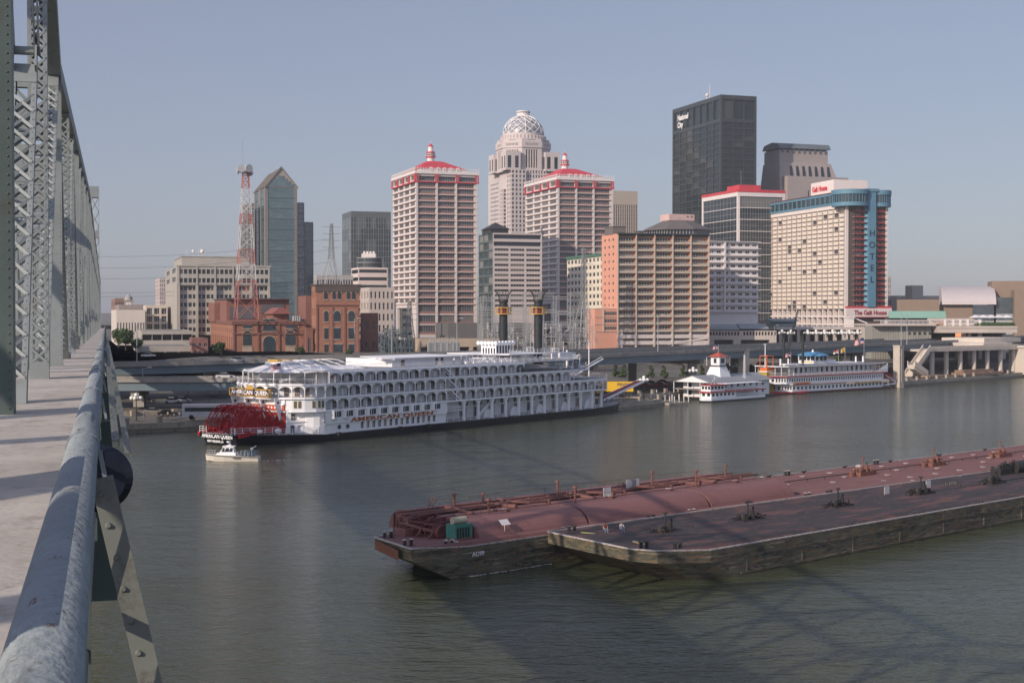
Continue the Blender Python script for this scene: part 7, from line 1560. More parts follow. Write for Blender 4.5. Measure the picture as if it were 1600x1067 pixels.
# --- wharf boat with lantern tower and small excursion boat
def wharfboat():
    c = gp(1116, 625); hd = R(46); T = thing('wharf_boat', 'white two storey wharf boat with grey roof and lighthouse style lookout tower', 'wharf boat', (c.x, c.y, 0), hd); ob = lambda n, mb, m, p=None, **k: mb.build(n, m, p or T, **k); L, D = 29, 11.5
    m = MB(); m.box(-2.5, L+1, -1.5, D+1.5, -1, .7); ob('hull', m, bblk); m = MB()
    m.wall((0, 0), (1, 0), (0, -1), L, .7, 5.2, [(1.8+3.3*k, 2.9+3.3*k) for k in range(8)], [(1.4, 2.6), (3.6, 4.8)], .15); m.wall((0, D), (0, -1), (-1, 0), D, .7, 5.2, [(2, 3.2), (7.6, 8.8)], [(1.2, 2.7), (3.5, 4.9)], .15); m.box(L-.2, L, 0, D, .7, 5.2); m.box(0, L, D-.2, D, .7, 5.2)
    w = ob('wall', m, bwht); g_ = MB(); g_.box(.2, L-.3, .2, D-.3, .8, 5.0); ob('window_band', g_, bdoor, w)
    m = MB(); m.prismx([(-1.4, 5.2), (D+1.4, 5.2), (D/2, 7.2)], -3.2, L+.8); rf = ob('roof', m, mat('roof_grey_blue', (.27, .29, .31), .7)); m = MB(); m.prismx([(-.3, 5.22), (D+.3, 5.22), (D/2, 6.95)], -3.35, -3.21); m.box(-3.2, 0, -1.4, D+1.4, 2.95, 3.2, 1); [m.cyl((-3, y, .7), (-3, y, 5.2), .13, .13, 6) for y in (-1.2, 3, 7.5, D+1.2)]; ob('gable', m, [bwht, deckg])
    tx, ty = 10, D/2; m = MB(); q = 2.9; r = 1.7
    m.add([(tx+sx*a, ty+sy*a, z) for a, z in ((q, 6.0), (r, 9.7)) for sx, sy in ((-1, -1), (1, -1), (1, 1), (-1, 1))], [(0, 1, 5, 4), (1, 2, 6, 5), (2, 3, 7, 6), (3, 0, 4, 7)], 0); m.box(tx-2.2, tx+2.2, ty-2.2, ty+2.2, 9.7, 9.95, 2)
    for (x, y) in ((-2.1, 0), (0, -2.1)): pass
    m.box(tx-1.6, tx+1.6, ty-1.6, ty+1.6, 9.95, 12.5, 0); m.box(tx-.9, tx+.9, ty-1.68, ty-1.61, 10.6, 12.0, 2); m.box(tx-1.68, tx-1.61, ty-.5, ty+.5, 10.6, 12.0, 2); [m.bar((tx+sx*2.9, ty+sy*2.2, 9.8), (tx+sx*2.9, ty+sy*2.2, 12.4), .1) for sx in (-1, 1) for sy in (-1, 1)]; m.add([(tx+sx*2.4, ty+sy*2.4, 12.5) for sx, sy in ((-1, -1), (1, -1), (1, 1), (-1, 1))]+[(tx, ty, 13.9)], [(0, 1, 4), (1, 2, 4), (2, 3, 4), (3, 0, 4), (3, 2, 1, 0)], 1)
    ob('lookout_tower', m, [bwht, mat('tower_red', (.42, .09, .06), .6), w_dark]); m = MB(); lattice(m, 8, .7, .3, 1.6, .03); v = m.v; m.v = [(x+17, y+1, z+5) for x, y, z in v]; ob('aerial', m, bwht)
    return T, c, hd
WB, wc_, whd = wharfboat()
def wl(x, y, z): return (wc_.x+x*cos(whd)-y*sin(whd), wc_.y+x*sin(whd)+y*cos(whd), z)
flag('flag', 'red and white flag on top of the wharf boat tower', wl(10, 5.75, 13.5), 2.6, 1.7, 1.0, 'us')
def excursion():
    c = gp(1117, 629); T = thing('excursion_boat', 'small white excursion boat with red trim moored alongside the wharf boat', 'boat', (c.x-1, c.y, 0), R(45)); ob = lambda n, mb, m, p=None, **k: mb.build(n, m, p or T, **k); L = 27
    m = MB(); m.prism([(-1.5, 1.5), (0, -.2), (L, -.2), (L, 4.5), (0, 4.5), (-1.5, 3)], -.8, .5, 0); ob('hull', m, bblk); m = MB(); m.prism([(-1.2, 1.5), (0, 0), (L-.2, 0), (L-.2, 4.3), (0, 4.3), (-1.2, 3)], .5, 1.3, 0); ob('bulwark', m, bwht)
    m = MB(); m.wall((.3, .3), (1, 0), (0, -1), 12, 1.3, 2.9, [(.5+1.9*k, 1.6+1.9*k) for k in range(6)], [(1.7, 2.6)], .1); m.wall((.3, 4), (0, -1), (-1, 0), 3.7, 1.3, 2.9, [(.4, 1.5), (2.2, 3.3)], [(1.7, 2.6)], .1); m.box(.45, 12, .45, 3.9, 1.35, 2.8, 1); m.box(12.3, L-1, 3.6, 3.8, 1.3, 2.9); ob('lower_cabin', m, [bwht, bdoor])
    m = MB(); m.box(-.4, L, -.1, 4.5, 2.9, 3.1, 0); m.box(-.5, L, -.16, -.1, 2.8, 3.15, 1); m.box(-.5, -.4, -.1, 4.5, 2.8, 3.15, 1); ob('deck', m, [deckg, bred2])
    m = MB(); m.wall((.2, .5), (1, 0), (0, -1), 7, 3.1, 4.9, [(.4+1.6*k, 1.6+1.6*k) for k in range(4)], [(3.7, 4.6)], .1); m.wall((.2, 3.9), (0, -1), (-1, 0), 3.4, 3.1, 4.9, [(.3+1.1*k, 1.1+1.1*k) for k in range(3)], [(3.7, 4.6)], .1); m.box(.35, 7, .65, 3.8, 3.15, 4.85, 1); ob('wheel_house', m, [bwht, bdoor])
    m = MB(); m.box(-.2, 8, .1, 4.2, 4.9, 5.05, 0); m.box(-.25, 8, .05, .1, 4.85, 5.1, 0); m.box(8, L-.5, .2, 4.2, 5.0, 5.15, 1); [m.bar((x, .3, 3.1), (x, .3, 5), .1, m=1) for x in range(9, 27, 3)]; ob('roof', m, [bred2, bwht]); m = MB(); rail(m, (7.5, .1), (L-.3, .1), 3.1, .9, .3); rail_h(m, (12, 0), (L-.3, 0), 1.3, .8); ob('railing', m, bwht)
    m = MB(); m.cyl((4, 2, 5), (4, 2, 7.5), .08, .05, 6); m.bar((3, 2, 6), (5.5, 2, 7), .15); ob('mast', m, bwht)
excursion()
def docks():
    for i, (u, v, w, lb) in enumerate(((1040, 630, 12, 'low timber landing float with white posts right of the steamer bow'), (1062, 632, 8, 'tan landing float touching the wharf boat'), (1022, 627, 7, 'dark work skiff tied at the landing float'))):
        c = gp(u, v); T = thing('landing_float', lb, 'dock', (c.x, c.y, 0), R(42)); m = MB(); m.box(-w/2, w/2, 0, 3, -.4, .6 if i < 2 else .4); m.build('deck', wc if i != 2 else bblk, T); m = MB()
        for k in range(5): m.cyl((-w/2+w*k/4, .2, .5), (-w/2+w*k/4, .2, 2.4), .16, .16, 6)
        m.build('post', w_white, T) if i < 2 else None
docks()
def patrol():
    T = thing('patrol_boat', 'small white patrol boat with blue rear seats beside the big paddle wheel', 'boat', (-48.9, 246.6, 0), 0); ob = lambda n, mb, m, p=None, **k: mb.build(n, m, p or T, **k); w = 1.5
    st = [(-4.9, .05, 1.25, .35), (-4.3, .6, 1.22, .3), (-3.2, 1.1, 1.15, .2), (-1.5, 1.45, 1.05, .0), (1.5, 1.5, .9, -.1), (4.5, 1.4, .8, -.1)]; m = MB(); n = len(st); vs = []
    for x, b, zt, zb in st: vs += [(x, -b, zt), (x+.15, -b*.8, zb-.2), (x+.3, 0, zb-.4), (x+.15, b*.8, zb-.2), (x, b, zt)]
    fs = [(5*i+k, 5*(i+1)+k, 5*(i+1)+k+1, 5*i+k+1) for i in range(n-1) for k in range(4)]+[tuple(5*(n-1)+k for k in range(5))]; m.add(vs, fs, 0); m.add(vs, [(5*i, 5*i+4, 5*i+9, 5*i+5) for i in range(n-1)], 0); m.v = [(x, y, z-.0) for x, y, z in m.v]; ob('hull', m, mat('patrol_cream', (.66, .62, .54), .4, var=.05), smooth=False)
    m = MB(); [m.bar((a[0], s_*a[1]*1.02, a[2]-.12), (b[0], s_*b[1]*1.02, b[2]-.12), .06, .1) for a, b in zip(st[:-1], st[1:]) for s_ in (-1, 1)]; ob('stripe', m, w_dark)
    m = MB(); m.add([(-3.2, -.8, 1.1), (-3.2, .8, 1.1), (.6, 1.1, 1.0), (.6, -1.1, 1.0), (-2.6, -.75, 1.45), (-2.6, .75, 1.45), (.6, 1.0, 1.45), (.6, -1.0, 1.45)], [(0, 1, 5, 4), (4, 5, 6, 7), (0, 4, 7, 3), (1, 2, 6, 5), (3, 7, 6, 2)]); m.add([(-2.3, -.85, 1.45), (-2.3, .85, 1.45), (.3, .95, 1.45), (.3, -.95, 1.45), (-1.6, -.75, 2.45), (-1.6, .75, 2.45), (.1, .8, 2.45), (.1, -.8, 2.45)], [(0, 1, 5, 4), (0, 4, 7, 3), (1, 2, 6, 5), (3, 7, 6, 2)], 0); m.box(-1.8, .3, -.85, .85, 2.45, 2.6); cb = ob('cabin', m, bwht)
    g_ = MB(); g_.add([(-2.2, -.7, 1.65), (-2.2, .7, 1.65), (-1.75, .65, 2.35), (-1.75, -.65, 2.35)], [(0, 1, 2, 3)]); ob('window', g_, cglass, cb, loc=(-.04, 0, 0))
    for x0, x1 in ((-1.75, -1.35), (-1.2, -.55), (-.45, .1)): g_ = MB(); g_.add([(x0-.15, -.93, 1.65), (x1-.05, -.93, 1.65), (x1, -.83, 2.3), (x0+.1, -.83, 2.3)], [(0, 1, 2, 3)]); ob('window', g_, cglass, cb)
    m = MB(); m.cyl((-.7, 0, 2.6), (-.7, 0, 3.5), .06, .05, 6); m.cyl((-.5, 0, 2.6), (-.5, 0, 4.6), .03, .02, 5); m.sphere((-.9, 0, 3.3), .3, 10, sz=.6); m.box(-1.1, -.3, -.5, .5, 2.6, 2.75); ob('radar_mast', m, bwht)
    m = MB(); rail_h(m, (-4.5, -.5), (-2.9, -.95), 1.2, .75, post=.5, n=2); rail_h(m, (1.0, -1.4), (4.4, -1.35), .9, .8, post=.6, n=2); rail_h(m, (1.0, 1.4), (4.4, 1.35), .9, .8, post=.6, n=2); m.v = [(x, y, z) for x, y, z in m.v]; ob('railing', m, w_grey)
    for k in range(4): s_ = MB(); x = 1.2+.75*k; s_.box(x, x+.4, -1, .9, 1.0, 1.3); s_.box(x+.32, x+.42, -1, .9, 1.3, 1.8); ob('seat', s_, mat('seat_blue', (.10, .20, .30), .7))
    m = MB(); m.bar((3.4, -.9, 1), (3.4, -.9, 2.2), .08); m.bar((3.4, -.9, 2.2), (4.2, -1, 2.7), .14); m.box(3.2, 3.6, -1.1, -.7, 2.0, 2.4); ob('searchlight', m, bwht)
    text('lettering', 'POLICE', .42, w_dark, T, (.2, -1.54, .42), (pi/2, 0, 0), .01, .01)
    return T
patrol()
# ---------------- barges, people
BH = R(41.7)
def bloc(x, y): return (x*cos(BH)-y*sin(BH), x*sin(BH)+y*cos(BH), 0)
def barge_hull_mat():
    m = mat('barge_hull', (.085, .085, .062), .85, var=.55, scale=.5, dirt=(.20, .115, .06), dirt_amt=.45, bump=.5, stretch=(.3, .3, 1.8)); t = m.node_tree; N = t.nodes; L = t.links; b = N["Principled BSDF"]
    src = b.inputs["Base Color"].links[0].from_socket; tc = N.new("ShaderNodeTexCoord"); o = src
    for (sc, st, lo, hi, col) in ((2.0, (.14, .14, 2.4), .54, .62, (.25, .215, .155)), (.55, (1.6, 1.6, .18), .52, .70, (.13, .135, .07)), (2.4, (.25, .25, 1.0), .50, .62, (.042, .043, .036)), (2.2, (2.2, 2.2, .25), .60, .72, (.22, .10, .05))):
        mp = N.new("ShaderNodeMapping"); mp.inputs["Scale"].default_value = st; L.new(tc.outputs["Object"], mp.inputs[0]); n = N.new("ShaderNodeTexNoise"); n.inputs["Scale"].default_value = sc; n.inputs["Detail"].default_value = 9; n.inputs["Roughness"].default_value = .72; L.new(mp.outputs[0], n.inputs["Vector"])
        r = N.new("ShaderNodeMapRange"); r.inputs[1].default_value = lo; r.inputs[2].default_value = hi; L.new(n.outputs["Fac"], r.inputs[0]); x = N.new("ShaderNodeMix"); x.data_type = 'RGBA'; x.inputs[7].default_value = (*col, 1); L.new(r.outputs[0], x.inputs[0]); L.new(o, x.inputs[6]); o = x.outputs[2]
    L.new(o, b.inputs["Base Color"]); return m
hullm = barge_hull_mat(); rustd = mat('barge_deck_rust', (.205, .095, .085), .85, var=.14, scale=.25, dirt=(.13, .07, .065), dirt_amt=.2, stretch=(.4, 1, 1)); blackd = mat('barge_deck_black', (.036, .031, .031), .7, var=.3, scale=.35, dirt=(.15, .075, .06), dirt_amt=.30, stretch=(.5, 1.6, 1))
edge = mat('barge_edge_paint', (.48, .44, .41), .8, var=.2, scale=1.5, dirt=(.14, .09, .075), dirt_amt=.5); trunkm = mat('trunk_red', (.225, .105, .095), .6, var=.08, scale=.2, dirt=(.16, .075, .07), dirt_amt=.15); rustp = mat('pipe_rust', (.165, .075, .062), .7, var=.2, scale=1)
oil = mat('oily_black', (.022, .021, .02), .5, var=.4, scale=1.5, dirt=(.10, .05, .03), dirt_amt=.2); orangr = mat('rust_orange', (.22, .09, .05), .85, var=.25, scale=.8, dirt=(.06, .05, .04), dirt_amt=.4); rope = mat('wood_tan', (.40, .30, .18), .9)
worn(blackd, ((.35, (.35, 1.2, 1), .50, .60, (.135, .062, .05)), (1.2, (.25, 1.6, 1), .57, .68, (.08, .066, .06)), (2.5, (1, 1, 1), .60, .68, (.02, .018, .018))))
worn(rustd, ((.5, (.2, 1.3, 1), .56, .70, (.145, .07, .062)), (3, (1, 1, 1), .64, .70, (.10, .05, .045))))
worn(trunkm, ((.3, (.5, 1, 1), .55, .68, (.19, .085, .078)), (2.5, (.3, .3, 1.5), .66, .74, (.12, .055, .045))))
def bitts(T, x, y, z, m=None, cap=True):
    b = MB(); b.box(x-.7, x+.7, y-.25, y+.25, z, z+.06, 0)
    for dx in (-.4, .4): b.cyl((x+dx, y, z+.06), (x+dx, y, z+.62), .17, .17, 10, 0); b.cyl((x+dx, y, z+.62), (x+dx, y, z+.7), .23, .23, 10, 1 if cap else 0)
    b.build('bitts', [m or oil, edge], T)
def cleat(T, x, y, z): b = MB(); b.box(x-.15, x+.15, y-.1, y+.1, z, z+.18); b.bar((x-.55, y, z+.3), (x, y, z+.14), .14); b.bar((x+.55, y, z+.3), (x, y, z+.14), .14); b.build('cleat', oil, T)
def hatch(T, x, y, z, mats): b = MB(); b.cyl((x, y, z), (x, y, z+.14), .42, .42, 12, 0); b.cyl((x, y, z+.14), (x, y, z+.2), .46, .4, 12, 1); b.build('deck_hatch', mats, T)
def bulwark_cap(T, x, y, z): b = MB(); b.lathe([(.5, z), (.45, z+.2), (.25, z+.32), (.01, z+.34)], 10, x, y); b.build('vent_cap', edge, T)
def barge(label, x0, y0, L, fr, deckm, top):
    T = thing('barge', label, 'barge', bloc(x0, y0), BH); H = 9.0; dz = 2.8; n = len(top)
    bot = [(x+(7-.4*max(0, x)) if x < 14 else x, y*.985) for x, y in top]
    sh = lambda x: dz+max(0, (9-x)/9)**1.5*.45; mid = [(a[0]+.05, a[1]) for a in top]; m = MB()
    vs = [(*p, -.9) for p in bot]+[(*p, sh(p[0])-1.15) for p in mid]+[(*p, sh(p[0])) for p in top]
    m.add(vs, [(i, (i+1) % n, n+(i+1) % n, n+i)[::-1] for i in range(n)]+[(n+i, n+(i+1) % n, 2*n+(i+1) % n, 2*n+i)[::-1] for i in range(n)], 0)
    m.m[-1] = m.m[-1]
    hu = m.build('hull', [hullm], T)
    r = MB()
    ys = top[-2][1]
    for a, b in (((4.7, ys-.06, dz-.95), (L, ys-.06, dz-.95)), ((9, ys-.05, .25), (L, ys-.05, .25))): r.bar(a, b, .12, .2)
    for k in range(int(L/9)): x = 10+9*k; r.bar((x, ys-.04, .2), (x, ys-.04, dz-.2), .1, .16, up=(1, 0, 0))
    r.build('rub_strake', hullm, hu)
    if fr: q = MB(); a, b = top[2], top[3]; q.add([(a[0]-.01, a[1], 2.15), (b[0]-.01, b[1]+2, 2.15), (b[0]-.03, b[1]+2, 3.15), (a[0]-.03, a[1], 3.15)], [(0, 1, 2, 3)]); q.build('bow_plate', orangr, hu)
    d = MB(); tp = [(p[0], p[1], sh(p[0])+.004) for p in top]; d.add(tp, [tuple(range(n))[::-1]]); dk = d.build('deck', deckm, T)
    e = MB()
    for a, b in zip(top, top[1:]+top[:1]): e.bar((a[0], a[1]*.988, sh(a[0])+.05), (b[0], b[1]*.988, sh(b[0])+.05), .26, .12)
    e.build('edge_strip', edge, T)
    return T, dz, H, sh
def tank_barge():
    T, dz, H, sh = barge('red tank barge with long rounded trunk deck and green engine at its bow', 84.5, 115.0, 160, True, rustd, [(14, 9), (3, 1.8), (-.7, -.2), (-2.9, -9.0), (4, -9.2), (160, -9.2), (160, 9)])
    # trunk: rounded shoulders, three lengths separated by dark joints
    x0, xe = 6.6, 58; m = MB(); top = 2.15; prof = [(-8.0, 0)]+[(-8.0+2.8*(1-cos(pi/2*i/8)), top*sin(pi/2*i/8)) for i in range(1, 9)]+[(-.9, top), (-.85, top-.5), (.85, top-.5), (.9, top)]+[(7.3-2.6*(1-cos(pi/2*i/8)), top*sin(pi/2*i/8)) for i in range(8, 0, -1)]+[(7.3, 0)]
    prof = [(y, z+dz) for y, z in prof]
    for a, b in ((x0, 21.8), (22.2, 41.8), (42.2, xe)): q = MB(); q.prismx(prof, a, b); q.build('trunk', trunkm, T)
    q = MB(); q.prismx([(y*.97, dz+(z-dz)*.96) for y, z in prof], x0+.1, xe-.1); q.build('trunk_joint', oil, T)
    q = MB()
    for k in range(10): q.box(x0-.25, x0-.01, -7.4+1.5*k, -7.3+1.5*k, dz, dz+1.7)
    q.build('stiffener', rustp, T)
    p = MB()
    for y in (-.55, .55): p.tube([(x0-3, y, dz+top+.2), (xe+2, y, dz+top+.15)], .14, 8)
    p.tube([(x0-2.5, 2.8, dz+top+.12), (xe+1, 2.8, dz+top+.1)], .10, 8); p.tube([(x0, -3.9, dz+top+.25), (xe, -3.9, dz+top+.25)], .06, 6)
    for x in range(10, 58, 4): p.bar((x, -.9, dz+top), (x, -.9, dz+top+.4), .1); p.bar((x, .9, dz+top), (x, .9, dz+top+.4), .1); p.bar((x, -.6, dz+top+.3), (x, .6, dz+top+.3), .08)
    for x in (17, 29, 37, 50): p.tube([(x, -.5, dz+top+.45), (x+1.5, -2.2, dz+top+.4), (x+4.2, -2.4, dz+top+.35)], .14, 8); p.tube([(x, .5, dz+top+.45), (x+1.2, 2.6, dz+top+.45)], .12, 8); p.cyl((x+4.2, -2.4, dz+top), (x+4.2, -2.4, dz+top+.5), .25, .25, 8)
    p.build('cargo_pipe', rustp, T)
    for x, y, h in ((11, 1.5, 1.5), (12, -3.0, 1.3), (24.5, -3.2, 1.6), (26, 1.2, 1.7), (42.5, 1.8, 1.5), (45, -3.1, 1.8), (16, 2.6, 1.0), (56, 1.5, 1.3)): v = MB(); v.cyl((x, y, dz+top), (x, y, dz+top+h), .14, .14, 8); v.cyl((x, y, dz+top+h), (x, y, dz+top+h+.18), .3, .26, 8); v.build('vent_pipe', rustp, T)
    q = MB(); rn = random.Random(2)
    for k in range(40): x = 9+k*1.25; y = rn.choice((-3.7, 3.9, 3.9)); q.bar((x, y, dz+top), (x, y, dz+top+.75), .035)
    for k in range(16): x = 10+k*3; q.cyl((x, rn.choice((-2.9, 1.6)), dz+top), (x, rn.choice((-2.9, 1.6)), dz+top+.25), .25, .25, 8)
    q.tube([(9, -3.7, dz+top+.75), (57.8, -3.7, dz+top+.75)], .02, 4); q.tube([(9, 3.9, dz+top+.75), (57.8, 3.9, dz+top+.75)], .02, 4)
    q.build('stanchion', rustp, T)
    for x, y in ((14, -3.4), (30, -3.4), (40, -3.2), (52, -3.5)): v = MB(); v.cyl((x, y, dz+top), (x, y, dz+top+.22), .45, .45, 10, 0); v.cyl((x, y, dz+top+.22), (x, y, dz+top+.28), .5, .3, 10, 1); v.build('trunk_hatch', [rustp, edge], T)
    n_before = set(S.collection.objects)
    # pump frame, tank, box, pipes at the bow
    f = MB()
    for x in (4.2, 5.6, 7.0, 8.3):
        for y in (-2.6, -.6, 1.5, 3.4): f.bar((x, y, dz), (x, y, dz+1.9), .13)
    for y in (-2.6, -.6, 1.5, 3.4): f.bar((4.2, y, dz+1.9), (8.4, y, dz+2.2), .16); f.tube([(3.6, y, dz+.5), (4.4, y, dz+1.5), (8.6, y, dz+2.2)], .12, 8)
    for x in (4.2, 6.4, 8.3): f.bar((x, -2.7, dz+1.85), (x, 3.5, dz+1.85), .14)
    for k in range(26): x = 4+rn.random()*4.5; y = -3+rn.random()*7; z = dz+rn.random()*2.2; f.cyl((x, y, z), (x+rn.gauss(0, .7), y+rn.gauss(0, .7), z+rn.random()*.5), .12+.1*rn.random(), .13, 8)
    f.cyl((6, 0, dz+1.2), (7.6, 0, dz+1.2), .75, .75, 14); f.cyl((5.0, -3.2, dz+1.0), (5.0, -2.2, dz+1.0), .85, .85, 16); f.build('pump_frame', mat('pump_rust', (.14, .05, .045), .7, var=.3, scale=1.5), T)
    lad = MB(); lad.bar((8.2, 4.5, dz), (10.2, 4.5, dz+3.4), .08); lad.bar((8.2, 5.1, dz), (10.2, 5.1, dz+3.4), .08); [lad.bar((8.2+.22*k, 4.5, dz+.37*k), (8.2+.22*k, 5.1, dz+.37*k), .06) for k in range(10)]; lad.build('ladder', rustp, T)
    t = MB(); t.cyl((3.6, 4.0, dz+1.35), (6.8, 4.0, dz+1.35), .85, .85, 18, 0); t.cyl((3.45, 4.0, dz+1.35), (3.6, 4.0, dz+1.35), .6, .85, 18, 0); t.box(4.0, 4.3, 3.3, 4.7, dz, dz+.8, 0); t.box(6.1, 6.4, 3.3, 4.7, dz, dz+.8, 0); t.box(3.5, 3.8, 3.3, 3.5, dz+1.4, dz+1.7, 1); t.build('fuel_tank', [mat('tank_rust', (.16, .06, .055), .6, var=.2), edge], T, smooth=False)
    b = MB(); bx, by = 4.3, 2.6; [b.box(*q) for q in ((bx, bx+2.2, by-.9, by-.82, dz+.3, dz+1.2), (bx, bx+2.2, by+.82, by+.9, dz+.3, dz+1.2), (bx, bx+.08, by-.819, by+.819, dz+.3, dz+1.2), (bx+2.12, bx+2.2, by-.819, by+.819, dz+.3, dz+1.2), (bx, bx+2.2, by-.9, by+.9, dz+.22, dz+.299))]; b.build('steel_bin', trunkm, T)
    q = MB(); q.tube([(2.6, 3.2, dz+1.5), (3.4, -2.2, dz+1.0)], .19, 10); q.bar((2.7, 2.8, dz+.3), (2.7, 2.8, dz+1.5), .15); q.bar((3.0, .4, dz+.2), (3.0, .4, dz+1.2), .15); q.bar((3.1, -.2, dz+.2), (3.1, -.2, dz+1.2), .15); q.cyl((2.5, 3.3, dz+1.5), (2.5, 3.3, dz+2.2), .16, .16, 8); q.box(2.9, 5.2, -5.3, -3.6, dz, dz+.75); q.build('bow_pipe', rustp, T)
    text('lettering', 'AO99', .85, mat('letter_white', (.7, .7, .7), .6), T, (3.42, -6.3, dz+.12), (pi/2, 0, -pi/2), .02, .02); text('lettering', 'AO99', .62, mat('letter_white', (.7, .7, .7), .6), hu_last(T), (4.4, -9.36, dz-.8), (pi/2, 0, 0), .02, .01)
    # green engine
    g = MB(); gr = mat('engine_green', (.055, .20, .155), .5, var=.12, scale=1.2, dirt=(.03, .06, .05), dirt_amt=.25); ex, ey = 6.0, -5.4; g.box(ex, ex+2.2, ey-.75, ey+.75, dz+.35, dz+2.1, 0); [g.box(ex+2.2, ex+2.24, ey-.6+.25*k, ey-.5+.25*k, dz+.7, dz+1.9, 1) for k in range(5)]; [g.box(ex+.2+.35*k, ex+.4+.35*k, ey-.79, ey-.751, dz+.6, dz+1.8, 1) for k in range(5)]; g.box(ex-.1, ex+2.3, ey-.85, ey+.85, dz+.1, dz+.35, 1); en = g.build('engine', [gr, oil], T); k_ = MB(); k_.cyl((ex+.2, ey, dz+2.45), (ex+1.9, ey, dz+2.45), .36, .36, 12); k_.build('muffler', mat('muffler_cream', (.42, .38, .28), .7, var=.15), en)
    for o_ in S.collection.objects:
        if o_ not in n_before and o_.parent == T and not o_.name.startswith('lettering'): o_.location = {'engi': (-2.1, -1.2, 0), 'bow_': (.6, -2.6, 0), 'stee': (-1.9, -2.8, 0), 'fuel': (-.2, -3.6, 0)}.get(o_.name[:4], (-.7, -1.8, 0))
    s_ = MB(); s_.add([(9.5, -8.0, dz+1.6), (10.7, -8.0, dz+1.6), (10.7, -7.4, dz+2.1), (9.5, -7.4, dz+2.1)], [(0, 1, 2, 3)]); s_.bar((10.1, -7.7, dz), (10.1, -7.7, dz+1.7), .06); s_.build('notice_board', mat('board_white', (.62, .60, .58), .6), T)
    for x, z in ((29, .9), (36.5, .8), (37.5, .9), (37, .9)): s_ = MB(); y = -3.2 if x < 30 else .4; s_.box(x, x+1.2, y, y+.05, dz+top+.2, dz+top+1.2); s_.build('notice_board', mat('board_white', (.62, .60, .58), .6), T)
    for x, y in ((.6, -.6), (-1.6, -6.8), (2.2, -8.4), (18, -H+.5), (38, -H+.5), (30, H-.5), (60, -H+.6), (78, H-.6), (100, H-.6), (62, H-.6)): bitts(T, x, y, sh(x))
    for x in (66, 74, 82, 92, 104, 118, 132): cleat(T, x, H-.5, dz); cleat(T, x+3, -H+.5, dz)
    for i in range(11):
        for y in (-5.2, 1.2 if i % 2 else -1.5, 5.4): hatch(T, 62+6.5*i+(2.5 if y > 3 else 0), y, dz, [rustp, edge])
    q = MB(); q.tube([(58, 2.0, dz+.35), (140, 2.0, dz+.35)], .07, 6); q.tube([(57, -3, dz+.4), (61, -5, dz+.3), (60, -7, dz+.3)], .16, 8); [q.bar((x, 2, dz), (x, 2, dz+.35), .06) for x in range(58, 140, 4)]; q.build('deck_line', oil, T)
    for x in (86.5, 105, 124.5): deck_pump(T, x, 1.6, dz, mat('pump_orange_rust', (.19, .082, .06), .75, var=.2, scale=1))
    for x, y in ((64, -H+.9), (72, H-.9), (84, -H+.9), (95, H-.9), (110, -H+.9)): bulwark_cap(T, x, y, dz)
def hu_last(T): return [o for o in S.collection.objects if o.parent == T and o.name.startswith('hull')][0]
def deck_pump(T, x, y, z, m, s=1.0):
    rn = random.Random(int(x)); b = MB(); b.box(x-1.9, x+1.9, y-1.0, y-.9, z, z+.55); b.box(x-1.9, x+1.9, y+.9, y+1.0, z, z+.55); b.box(x-1.9, x-1.8, y-.9, y+.9, z, z+.55); b.box(x+1.8, x+1.9, y-.9, y+.9, z, z+.55)
    b.cyl((x-.6, y, z+.2), (x-.6, y, z+1.1), .5, .45, 12); b.cyl((x+.5, y-.3, z+.2), (x+.5, y-.3, z+1.4), .25, .22, 10); b.cyl((x+.2, y+.1, z+.9), (x+.2, y+.1, z+2.3), .13, .09, 8); b.cyl((x+1.3, y+.2, z), (x+1.3, y+.2, z+1.7), .1, .1, 8); b.cyl((x+.2, y+.1, z+2.3), (x+.2, y+.1, z+2.45), .25, .25, 10)
    for k in range(9): a = (x+rn.uniform(-1.6, 1.6), y+rn.uniform(-.8, .8)); b.tube([(a[0], a[1], z+.2), (a[0], a[1], z+.7+rn.random()*.4), (a[0]+rn.uniform(-.8, .8), a[1]+rn.uniform(-.5, .5), z+.8)], .09, 7)
    b.tube([(x-3.2, y-.3, z+.3), (x-1.9, y, z+.5), (x+1.6, y, z+.6)], .15, 8); b.tube([(x-3.2, y-.3, z), (x-3.2, y-.3, z+.55)], .3, 8)
    b.build('deck_pump', m, T)
